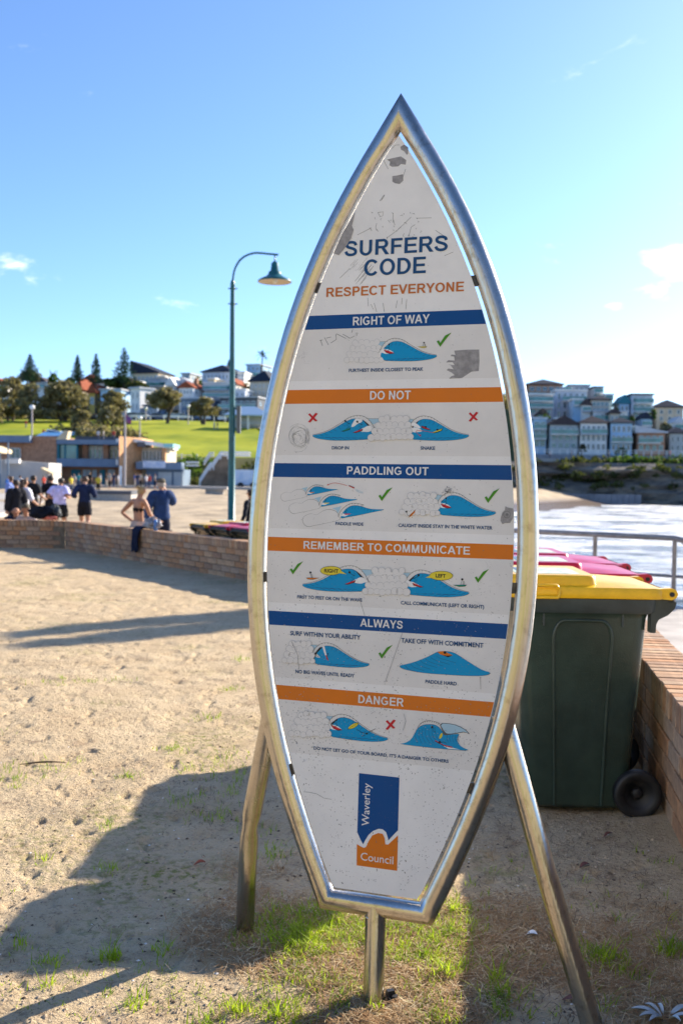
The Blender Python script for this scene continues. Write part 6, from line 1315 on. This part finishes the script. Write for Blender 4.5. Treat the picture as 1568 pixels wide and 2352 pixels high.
def placed(label,kind,cx,ctop,cbase,cw,Y,c,seed,group,ground=None,**k):
    p=at(*c(cx,cbase),Y); w=abs(WX(cx+cw/2,Y,c)-WX(cx-cw/2,Y,c)); zt=WZ(cx,ctop,Y,c); gz=float(land_z(p.x,Y)) if ground is None else ground; b_=min(gz,p.z+.5)
    return tree(label,kind,p.x,Y,b_,zt-b_,w,seed,group,crown0=max(.12,(WZ(cx,cbase,Y,c)-b_)/(zt-b_)) ,**k)
GT='grey green trees along the top of the park'
placed('broad grey green tree at the far left, tallest of the left clump','banksia',60,222,470,250,222,c1,1,GT,fork=3)
placed('grey green tree cut by the left edge of the view','banksia',-20,330,500,130,205,c1,2,GT)
placed('bright green leafy tree behind the left edge tree','green',5,275,440,110,226,c1,3,GT)
placed('grey green tree second from the left, behind the brown light pole','banksia',180,262,470,190,216,c1,4,GT)
placed('wide rounded grey green tree left of the yellow cottage','banksia',370,250,470,300,220,c1,5,GT,fork=3)
placed('low spreading grey green tree below the yellow cottage','banksia',470,410,515,150,190,c1,6,GT)
placed('darker grey green tree in front of the blue grey house','banksia',650,305,425,190,225,c1,7,GT)
placed('small grey green tree under the darker one, behind the flagpole','banksia',635,395,500,200,196,c1,8,GT)
placed('dome shaped grey green tree with two leaning trunks, middle of the lawn','banksia',945,282,410,215,222,c1,9,GT,fork=3)
placed('dome shaped grey green tree left of the lamp post','banksia',1165,335,440,180,224,c1,10,GT)
placed('pale small tree between the skyline houses left of the lamp post','green',1130,225,330,70,280,c1,11,'garden trees among the hill houses')
placed('dark garden tree under the skyline palm','banksia',1390,255,330,110,278,c1,12,'garden trees among the hill houses')
placed('dense dark green tree mass below the tallest pine','green',690,225,285,230,272,c1,13,'garden trees among the hill houses')
placed('dark green garden tree left of the red brown roof','green',400,228,300,100,275,c1,14,'garden trees among the hill houses')
placed('dark rounded garden tree under the leftmost pine','banksia',170,190,250,150,268,c1,15,'garden trees among the hill houses')
placed('palm like garden tree between the left pines','green',305,208,260,70,270,c1,16,'garden trees among the hill houses')
placed('golden green hedge tree under the dense dark mass','scrub',780,250,295,130,266,c1,17,'garden trees among the hill houses')
GP='norfolk pines on the skyline'
def pine(label,cx,ctop,cbase,cw,Y,seed,group=GP,pos=None,tiers=19,x=None,base=None,H=None,Wd=None):
    if x is None:
        p=at(*c1(cx,cbase),Y); x=p.x; Wd=abs(WX(cx+cw/2,Y,c1)-WX(cx-cw/2,Y,c1)); zt=WZ(cx,ctop,Y,c1); base=min(float(land_z(x,Y)),p.z-1); H=zt-base; z0=p.z-base
    else: z0=H*.12
    r=np.random.RandomState(seed); t=thing('pine_tree',label,'tree',(x,Y,base),0,group)
    MB().tube([(0,0,-.5),(0,0,H*.5),(0,0,H)],[H*.016+.06,H*.010+.03,.03],8).build('trunk',BARK,t)
    V=[];F=[]; b=MB(); P=[];D=[]
    for i in range(tiers):
        f=i/(tiers-1); z=z0+(H-z0)*f; rad=Wd*.5*(1-f)**.8*r.uniform(.85,1.12)+.12
        nb=7 if f<.9 else 5; a0=r.uniform(0,6.28)
        for k in range(nb):
            a=a0+6.283*k/nb+r.uniform(-.2,.2); L_=rad*r.uniform(.75,1.1); e=Vector((math.cos(a)*L_,math.sin(a)*L_,z+L_*.22))
            b.tube([(0,0,z),tuple(e)],[.05,.02],4,cap=False)
            m=max(6,int(L_*11))
            for q in range(m):
                s=(q+.5)/m; s=.12+.88*s; P.append([e.x*s+r.normal()*.07,e.y*s+r.normal()*.07,z+L_*.22*s+r.normal()*.06]); D.append([math.cos(a),math.sin(a),.25])
    b.build('branches',BARK,t,kind='stuff')
    P=np.array(P);D=np.array(D);k=len(P); sd=np.cross(D,[0,0,1.])+r.normal(size=(k,3))*.5; sd/=np.linalg.norm(sd,axis=1)[:,None]; up=np.cross(D,sd); s=r.uniform(.16,.32,(k,1))*(H/17+.15)
    V=np.stack([P-sd*s,P-D*s*.3+up*s*.25,P+sd*s,P+D*s*.6],1).reshape(-1,3); npmesh('foliage',V,np.arange(4*k).reshape(-1,4),LEAFS['pine'],parent=t,kind='stuff')
pine('dark pointed pine at the far left of the skyline',172,100,250,125,262,21)
pine('dark pointed pine, left one of the middle pair',442,105,250,82,262,22)
pine('dark pointed pine, right one of the middle pair',548,97,262,92,262,23)
pine('tallest dark pine beside the cream skyline block',708,62,262,150,268,24)
pine('tip of a small dark pine just left of the lamp post',1306,130,200,30,300,25)
def palm():
    Y=300; p=at(*c1(1490,230),Y); zt=WZ(1495,98,Y,c1); g=float(land_z(p.x,Y)); t=thing('palm_tree','single slender palm on the skyline between the lamp post and the sign','palm tree',(p.x,Y,g)); h=zt-g
    MB().tube([(-.3,0,0),(0,0,h*.6),(.3,0,h)],[.35,.25,.2],8).build('trunk',BARK,t)
    r=np.random.RandomState(3); P=[];V=[]
    for k in range(34):
        a=r.uniform(0,6.28); e=r.uniform(-.6,1.2); L_=r.uniform(1.8,2.6); d=np.array([math.cos(a)*math.cos(e),math.sin(a)*math.cos(e),math.sin(e)])
        for q in range(8):
            s=(q+1)/8*L_; c_=np.array([.3,0,h])+d*s-np.array([0,0,.12*s*s]); sd=np.cross(d,[0,0,1.]); sd/=np.linalg.norm(sd)+1e-6; V+= [c_-sd*.35,c_+d*.16,c_+sd*.35,c_-d*.16]
    npmesh('fronds',np.array(V),np.arange(len(V)).reshape(-1,4),LEAFS['palm'],parent=t,kind='stuff')
palm()
# low dark shrubs spreading over the lawn
def scrub(name,pts,n,rad,kind,seed,size=.3,dens=24,lift=.2):
    r=np.random.RandomState(seed); C=[];Rr=[]
    for i in range(n):
        a=pts[r.randint(len(pts)-1)]; i0=r.randint(len(pts)-1); q=r.uniform(); p=[pts[i0][j]*(1-q)+pts[i0+1][j]*q for j in range(2)]
        x=p[0]+r.normal()*1.2; y=p[1]+r.normal()*1.4; C.append([x,y,float(land_z(x,y))+lift]); Rr.append(rad*r.uniform(.6,1.3))
    V,F=clumps(np.array(C),Rr,dens,size,seed,.75); npmesh(name,V,F,LEAFS[kind],kind='stuff')
scrub('lawn_shrubs',[(WX(400,192,c1),190),(WX(560,186,c1),186),(WX(740,176,c1),176)],46,2.0,'banksia',40,lift=.6)
scrub('hedge',[(WX(950,153,c1),153.5),(WX(1140,153,c1),154)],34,1.5,'green',31)
scrub('bank_scrub',[(WX(1240,146,c1),147),(WX(1500,146,c1),149),(WX(1700,152,c1),156)],80,2.2,'scrub',32,lift=.8)
scrub('cliff_scrub',[(WX(230,204,c6),203.),(WX(800,204,c6),203.5),(WX(1300,205,c6),204),(WX(2200,206,c6),204.5)],170,1.7,'scrub',33,lift=.6)
scrub('cliff_bush',[(WX(880,206,c6),204.5),(WX(1300,206,c6),205),(WX(2200,208,c6),207)],60,2.1,'green',34,lift=.5)
for i,(cx,ct,cb,w,Y,kd,lb) in enumerate(((290,478,520,110,229,'green','dark garden tree below the block of flats by the sign'),(1095,500,560,60,229,'green','dark garden tree beside the black topped tower'),(1290,440,520,60,236,'green','slim dark tree between the black topped tower and the cream cottage'),(1400,560,640,120,227,'banksia','grey green garden tree below the cream cottage'),(960,430,470,60,236,'green','small dark tree at the gap in the headland skyline'),(640,760,815,70,213,'scrub','yellow green shrub tree between the lower row houses'),(1000,790,835,110,213,'green','dark rounded shrub in front of the bright blue grey house'))):
    placed(lb,kd,cx,ct,cb,w,Y,c6,60+i,'garden trees among the headland houses',size=.35)
def ledge_scrub():
    r=np.random.RandomState(44); C=[];Rr=[]
    for i in range(60):
        x=r.uniform(16,75); z=r.choice([.6,1.2,3.2,4.2,4.8]); C.append([x,199.2-(5.6-z)*.25,z]); Rr.append(r.uniform(.5,1.5))
    V,F=clumps(np.array(C),Rr,30,.3,45,.5); npmesh('ledge_scrub',V,F,LEAFS['scrub'],kind='stuff')
ledge_scrub()
scrub('garden_shrubs',[(WX(180,226,c6),226),(WX(1600,232,c6),230)],60,1.8,'banksia',35)
scrub('valley_wood',[(-12,262),(12,270),(45,285)],120,3.2,'banksia',39,size=.4,lift=1.5)
scrub('roadside_shrubs',[(WX(-100,246,c1),251),(WX(700,250,c1),251)],60,1.6,'banksia',36)
scrub('hill_garden_shrubs',[(WX(0,268,c1),268),(WX(1500,275,c1),275)],140,2.1,'banksia',37)
scrub('skyline_wood',[(WX(-200,300,c1),296),(WX(750,300,c1),300)],110,3.6,'banksia',38,size=.4,lift=2.5)
# more small houses filling the slopes
rr=random.Random(12)
for i,(cx,ct,cb,w_,Y,wl,rf,rc) in enumerate(((15,268,300,90,288,'white','gable','redroof'),(250,262,292,80,286,'cream','gable','tileg'),(610,262,292,90,284,'white','hip','tileg'),(795,255,275,60,288,'tan','flat','white'),(985,262,292,70,288,'blue','gable','slate'),(1080,262,300,80,278,'white','mono','lightroof'),(1225,238,262,80,284,'cream','flat','white'),(1345,268,300,70,272,'white','gable','redroof'),(1380,300,345,90,262,'pale','flat','white'))):
    house(['white red roofed cottage at the far left of the hill','cream gabled cottage over the left trees','white hipped cottage between the pine pair and the white cube','tan cube house under the cream skyline block','blue gabled house above the dome shaped tree','white lean roofed house left of the big pale apartments','cream flat house below the big pale apartments','white red roofed cottage behind the lamp post','pale cube house just right of the lamp post'][i],c1,cx-w_/2,cx+w_/2,ct,cb,Y,7,wl,rf,rc,1.8,2,1,fw=.5,balc=((.1,0,1),) if i%2 else ())
for i,(x0,x1,ct,cb,Y,wl,rf,rc,lb) in enumerate(((470,560,238,270,256,'white','flat','lightroof','white attic storey beside the brick house on the headland'),(560,640,345,400,236,'blue','flat','white','pale blue terrace house stepping below the lilac block, left'),(650,725,395,455,234,'white','gable','tileg','small white gabled house stepping below the lilac block, right'),(850,940,300,345,252,'white','flat','white','small white penthouse at the gap in the headland skyline'),(240,330,482,540,230,'white','gable','tileg','white gabled cottage under the apartment block by the sign'),(400,500,520,575,226,'cream','flat','white','cream sunroom house over the dark green one'),(1180,1290,520,590,230,'blue','gable','slate','blue gabled house under the black topped tower'),(1480,1600,560,620,228,'white','gable','lightroof','white cottage below the cream pyramid roofed cottage'))):
    HR(lb,c6,x0,x1,ct,cb,Y,6,wl,rf,rc,1.6,2,1,fw=.6,glass=GLG if i%2 else GLASS,balc=((.1,0,1),))
# banksia trees on the slope behind the viewer (they show in the polished steel)
for i,(x,y,h,w) in enumerate(((-15,-24,6,7),(9,-30,7,8))):
    tree(['banksia tree behind the viewer on the park slope, left one','banksia tree behind the viewer on the park slope, right one'][i],'banksia',x,y,(-y-9)*.5-.2,h,w,90+i,'trees on the park slope',size=.16,dens=60)
# two slim pines added out of view, shaped to throw the yard's long shadows
def slim(label,tx,ty,H,seed,Wd,cat='tree'):
    L_=H/math.tan(SUN_EL); x=tx+math.sin(SUN_AZ)*L_; y=ty+math.cos(SUN_AZ)*L_
    pine(label,0,0,0,0,y,seed,group="unseen pines added for their shadows",x=x,base=-.3,H=H+.3,Wd=Wd,tiers=90)
p=gnd(70,1452); slim('unseen slim pine added for its long shadow, left one of two',p.x,p.y,6.6,51,1.0)
p=gnd(115,1474); slim('unseen slim pine added for its long shadow, right one of two',p.x,p.y,6.5,52,.9)
# ================================================================== GRASS AND LITTER
GRN=leafy(mat('grass_green',(.20,.33,.018),.6,var=.3,vs=9,col2=(.33,.42,.03),spec=.3),.5,1.7)
DRY=leafy(mat('dry_grass',(.56,.37,.20),.8,var=.25,vs=12,col2=(.38,.235,.125),spec=.2),.3,1.3)
def hgt(x,y): 
    s=inside(x,y); return soil_h(x,y)*np.clip(s*3,.25,1)+np.clip(.25-s,0,.25)*.08
def blades(P,h,w,lean,seed):
    """P Nx2 roots -> bent blades of two quads"""
    r=np.random.RandomState(seed); n=len(P); z=hgt(P[:,0],P[:,1])-.004; a=r.uniform(0,6.283,n); d=np.stack([np.cos(a),np.sin(a)],1); s=np.stack([-d[:,1],d[:,0]],1)
    hh=h*r.uniform(.5,1.3,n); ln=lean*r.uniform(.3,1.5,n)*hh; ww=w*r.uniform(.7,1.3,n)
    def pt(f,g,k): return np.column_stack([P+d*(ln*g)[:,None]+s*(ww*k)[:,None],z+hh*f])
    V=np.stack([pt(0,0,-.5),pt(0,0,.5),pt(.55,.35,-.42),pt(.55,.35,.42),pt(.95,1.,-.05),pt(.95,1.,.05)],1).reshape(-1,3)
    b=np.arange(n)[:,None]*6; F=np.concatenate([b+[0,1,3,2],b+[2,3,5,4]]); return V,F
r=np.random.RandomState(99)
def tuftpts(cx,cy,n,rad): 
    q=r.normal(size=(n,2))*rad*.5; return np.column_stack([cx+q[:,0],cy+q[:,1]])
def gtuft(dx,dy,n,rad,spread=0):
    p=gnd(dx,dy); return tuftpts(p.x,p.y,n,rad)
G=[]
# lush patch round the foot of the sign
for i in range(150):
    dx=r.uniform(600,1075); dy=r.uniform(2085,2190) if i%3 else r.uniform(2085,2352)
    if 830<dx<900 and dy>2250: continue
    G.append(gtuft(dx,dy,int(r.uniform(18,46)),r.uniform(.03,.09)))
for q in ((668,2150,120,.12),(720,2130,140,.12),(690,2185,120,.10),(640,2110,80,.1),(780,2120,90,.1),(820,2165,70,.07),(1020,2230,110,.07),(1000,2195,60,.06),(950,2215,50,.05),(1045,2085,60,.05),(1135,2250,60,.035),(1150,2290,80,.06),(1385,2205,130,.07),(1350,2190,50,.05),(1540,2190,60,.05),(1150,2330,40,.04),(865,2300,16,.03),(880,2290,10,.02),(600,2130,70,.06),(560,2160,60,.08),(255,2200,60,.04),(120,2210,40,.05),(50,2170,30,.05),(380,2185,40,.05),(310,2300,34,.05),(540,2310,60,.06),(480,2350,50,.05),(110,2270,25,.04),(250,1995,30,.05),(100,1975,20,.03),(250,1900,25,.05),(720,1800,40,.05),(620,1960,70,.1),(590,1900,50,.1),(430,1840,50,.1),(500,1870,60,.12),(450,1770,50,.14),(520,1740,40,.12),(300,1785,40,.06),(400,1725,60,.1),(480,1650,60,.12),(530,1580,50,.1),(560,1515,40,.12),(1010,2050,60,.06),(950,2040,40,.05),(1430,2225,40,.05),(1080,2120,20,.03),(640,2330,70,.08),(760,2250,70,.1),(700,2240,60,.1)):
    G.append(gtuft(*q))
W_=[]
for i in range(560):   # scattered weak growth over the field
    dy=1560+(2352-1560)*r.uniform()**1.2; dx=r.uniform(-60,620); p=gnd(dx,dy)
    if fbm(np.array([p.x*.9]),np.array([p.y*.9]),3,71)[0]<.47: continue
    (W_ if dy>1900 else G).append(tuftpts(p.x,p.y,int(r.uniform(4,16)),r.uniform(.02,.08)*(1+p.y/12))) if dy<2150 or r.uniform()<.3 else None
for i in range(60):
    p=gnd(r.uniform(1080,1560),r.uniform(1950,2352)); G.append(tuftpts(p.x,p.y,int(r.uniform(3,9)),.03))
P=np.concatenate(W_); V,F=blades(P,.019,.0028,1.2,13); npmesh('weak_grass',V,F,GRN,kind='stuff')
P=np.concatenate(G); P=P[inside(P[:,0],P[:,1])>.04]
V,F=blades(P,.034,.0034,.9,3); npmesh('green_grass',V,F,GRN,kind='stuff')
# taller single clumps
P=np.concatenate([gtuft(*q) for q in ((1020,2235,60,.05),(680,2160,90,.10),(735,2140,80,.08),(1385,2205,70,.06),(1535,2190,34,.04),(640,2175,50,.06),(1150,2290,30,.04),(1140,2240,16,.02),(255,2200,18,.02),(548,2315,22,.03),(640,2335,26,.04),(870,2318,8,.02),(720,2195,30,.05),(310,2300,12,.03),(1048,2090,26,.03),(980,2205,26,.03))])
V,F=blades(P,.052,.0042,.95,4); npmesh('tall_grass',V,F,GRN,kind='stuff')
# dry clippings lying flat
def litter(n,reg,seed,ln=(.015,.055),w=.0016,dens=None):
    r=np.random.RandomState(seed); pts=[]
    dx=r.uniform(reg[0],reg[1],n*2); dy=r.uniform(reg[2],reg[3],n*2); P=np.array([gnd(a,b)[:2] for a,b in zip(dx,dy)])
    if dens: k=dens(P,dx,dy,r); P=P[k]
    P=P[:n]; P=P[inside(P[:,0],P[:,1])>.05]; n=len(P); a=r.uniform(0,6.283,n); L_=r.uniform(ln[0],ln[1],n); d=np.stack([np.cos(a),np.sin(a)],1)*L_[:,None]/2; s=np.stack([-np.sin(a),np.cos(a)],1)*w/2*r.uniform(.7,1.6,n)[:,None]
    A=P-d;B=P+d; zA=hgt(A[:,0],A[:,1])+r.uniform(.001,.014,n); zB=hgt(B[:,0],B[:,1])+r.uniform(.001,.020,n); M=(A+B)/2+s*r.normal(size=(n,1))*3; zM=(zA+zB)/2+r.uniform(0,.006,n)
    V=np.stack([np.column_stack([A-s,zA]),np.column_stack([A+s,zA]),np.column_stack([M-s,zM]),np.column_stack([M+s,zM]),np.column_stack([B-s*.5,zB]),np.column_stack([B+s*.5,zB])],1).reshape(-1,3)
    b=np.arange(n)[:,None]*6; return V,np.concatenate([b+[0,1,3,2],b+[2,3,5,4]])
def d1(P,dx,dy,r):
    f=fbm(P[:,0]*3.2,P[:,1]*3.2,4,91); core=np.exp(-((dx-860)/330)**2)*np.clip((dy-2030)/100,0,1)+np.exp(-((dx-1230)/190)**2-((dy-2200)/120)**2)*1.1+np.exp(-((dx-500)/140)**2-((dy-2120)/60)**2)*.8
    return r.uniform(size=len(P))<np.clip(core*1.1+(f-.52)*3.0,0.01,1)*np.clip((dx-260)/260,0,1)*np.clip((dy-1880)/170,.15,1)
V,F=litter(30000,(250,1568,1880,2352),5,dens=d1); npmesh('dry_clippings',V,F,DRY,kind='stuff')
V,F=litter(9000,(250,1568,1950,2352),15,(.02,.07),.0013,dens=d1); npmesh('pale_straw',V,F,mat('pale_straw',(.58,.46,.28),.8,var=.2,vs=10),kind='stuff')
V,F=litter(7000,(-40,1568,1550,2352),6,(.01,.04),.0018,dens=lambda P,dx,dy,r:r.uniform(size=len(P))<np.clip((fbm(P[:,0]*2,P[:,1]*2,3,93)-.42)*5,.05,1)); npmesh('bark_crumbs',V,F,mat('bark_crumbs',(.13,.085,.05),.9,var=.4,vs=30),kind='stuff')
# pebbles and clods
def clods(n,reg,seed,s0,s1,m,name):
    r=np.random.RandomState(seed); o=np.array([[1,0,0],[-1,0,0],[0,1,0],[0,-1,0],[0,0,1],[0,0,-1]],float); T=np.array([[0,2,4],[2,1,4],[1,3,4],[3,0,4],[2,0,5],[1,2,5],[3,1,5],[0,3,5]])
    P=np.array([gnd(a,b)[:2] for a,b in zip(r.uniform(reg[0],reg[1],n),r.uniform(reg[2],reg[3],n))]); P=P[inside(P[:,0],P[:,1])>.05]; n=len(P)
    s=s0+(s1-s0)*r.uniform(size=(n,1,1))**3; V=o[None]*s*r.uniform(.55,1.2,(n,6,1))*[1,1,.6]; V[:,:,:2]+=P[:,None]; V[:,:,2]+=(hgt(P[:,0],P[:,1]))[:,None]; npmesh(name,V.reshape(-1,3),(np.arange(n)[:,None,None]*6+T).reshape(-1,3),m,kind='stuff')
clods(9000,(-60,1568,1500,2352),7,.0022,.011,mat('clod',(.40,.31,.215),.95,var=.3,vs=20),'sand_clods')
clods(1500,(-60,1568,1500,2352),8,.002,.010,mat('dark_crumb',(.09,.065,.045),.95,var=.4,vs=40),'dark_crumbs')
clods(160,(-60,1568,1700,2352),9,.004,.010,mat('shell_white',(.75,.73,.70),.6),'shell_bits')
# a few singled-out bits of litter
LEAFG=mat('fallen_leaf_pale',(.50,.56,.58),.6,var=.15,vs=30)
def leaf(b,c,a,L_,w,lift,tip):
    d=Vector((math.cos(a),math.sin(a),0)); s=Vector((-d.y,d.x,0)); c=Vector(c); v=[];n=7
    for i in range(n+1):
        f=i/n; wd_=w*math.sin(math.pi*min(1,f*.96+.02))**.8; m=c+d*L_*f+Vector((0,0,lift*math.sin(f*2.2)+tip*f)); v+=[m-s*wd_/2+Vector((0,0,.006*math.sin(f*3))),m-Vector((0,0,.002)),m+s*wd_/2+Vector((0,0,.006*math.sin(f*3)))]
    f_=[]
    for i in range(n): f_+=[(3*i,3*i+1,3*i+4,3*i+3),(3*i+1,3*i+2,3*i+5,3*i+4)]
    b.add(v,f_,0,True)
def sprig():
    p=gnd(1527,2338); z=float(hgt(np.array([p.x]),np.array([p.y]))[0]); t=thing('leaf_sprig','fallen sprig of pale silver green leaves on the sand at the bottom right corner','leaves',(p.x,p.y,z+.006))
    MB().tube([(.0,0,.0),(.03,.01,.006),(.10,.02,.004)],.0022,6).build('stem',BARK,t)
    for i,(a,l,w) in enumerate(((165,.115,.022),(195,.10,.020),(140,.07,.018),(215,.085,.018),(100,.05,.014),(20,.10,.022),(-15,.10,.02),(-60,.06,.016))):
        l*=.72; w*=.85; b=MB(); leaf(b,(.01*math.cos(R(a)),.01*math.sin(R(a)),.004),R(a),l,w,.014,.003*(i%3)); b.build('leaf',LEAFG,t)
sprig()
def oneleaf(label,dx,dy,a,L_,w,m,nm='fallen_leaf',cat='leaf'):
    p=gnd(dx,dy); z=float(hgt(np.array([p.x]),np.array([p.y]))[0]); b=MB(); leaf(b,(0,0,.006),R(a),L_,w,.010,.002); o=b.build(nm,m); o.location=(p.x,p.y,z); tag(o,label,cat)
RB=mat('leaf_red_brown',(.14,.05,.035),.6,var=.3,vs=20)
oneleaf('curled red brown leaf on dry grass by the right leg foot',1290,2290,-8,.075,.030,RB)
oneleaf('small brown curled leaf on the shaded sand right of the right leg',1330,1990,20,.045,.026,RB)
oneleaf('small red leaf on shaded sand near the left leg',445,1990,10,.045,.025,mat('leaf_red',(.30,.07,.03),.7))
oneleaf('pale scrap of paper on shaded sand behind the right leg',1205,2150,-20,.04,.03,mat('paper_scrap',(.6,.63,.68),.6),'paper_scrap','litter')
oneleaf('thin dark twig lying on the sunlit sand at left',45,1760,3,.24,.010,BARK,'twig','twig')
oneleaf('dark leaf lying on the sand near the bin wheel',1385,1920,30,.05,.02,RB)
p=gnd(868,2290); t=thing('rubber_scrap','black rubber scrap stuck at the foot of the centre post','litter',(p.x+.035,p.y-.005,.0)); b=MB(); b.box((0,0,.012),(.030,.022,.024),.4,0,.7); b.box((.012,-.012,.007),(.022,.014,.014),1.1,0,.8); b.build('rubber_lump',BLACKR,t)
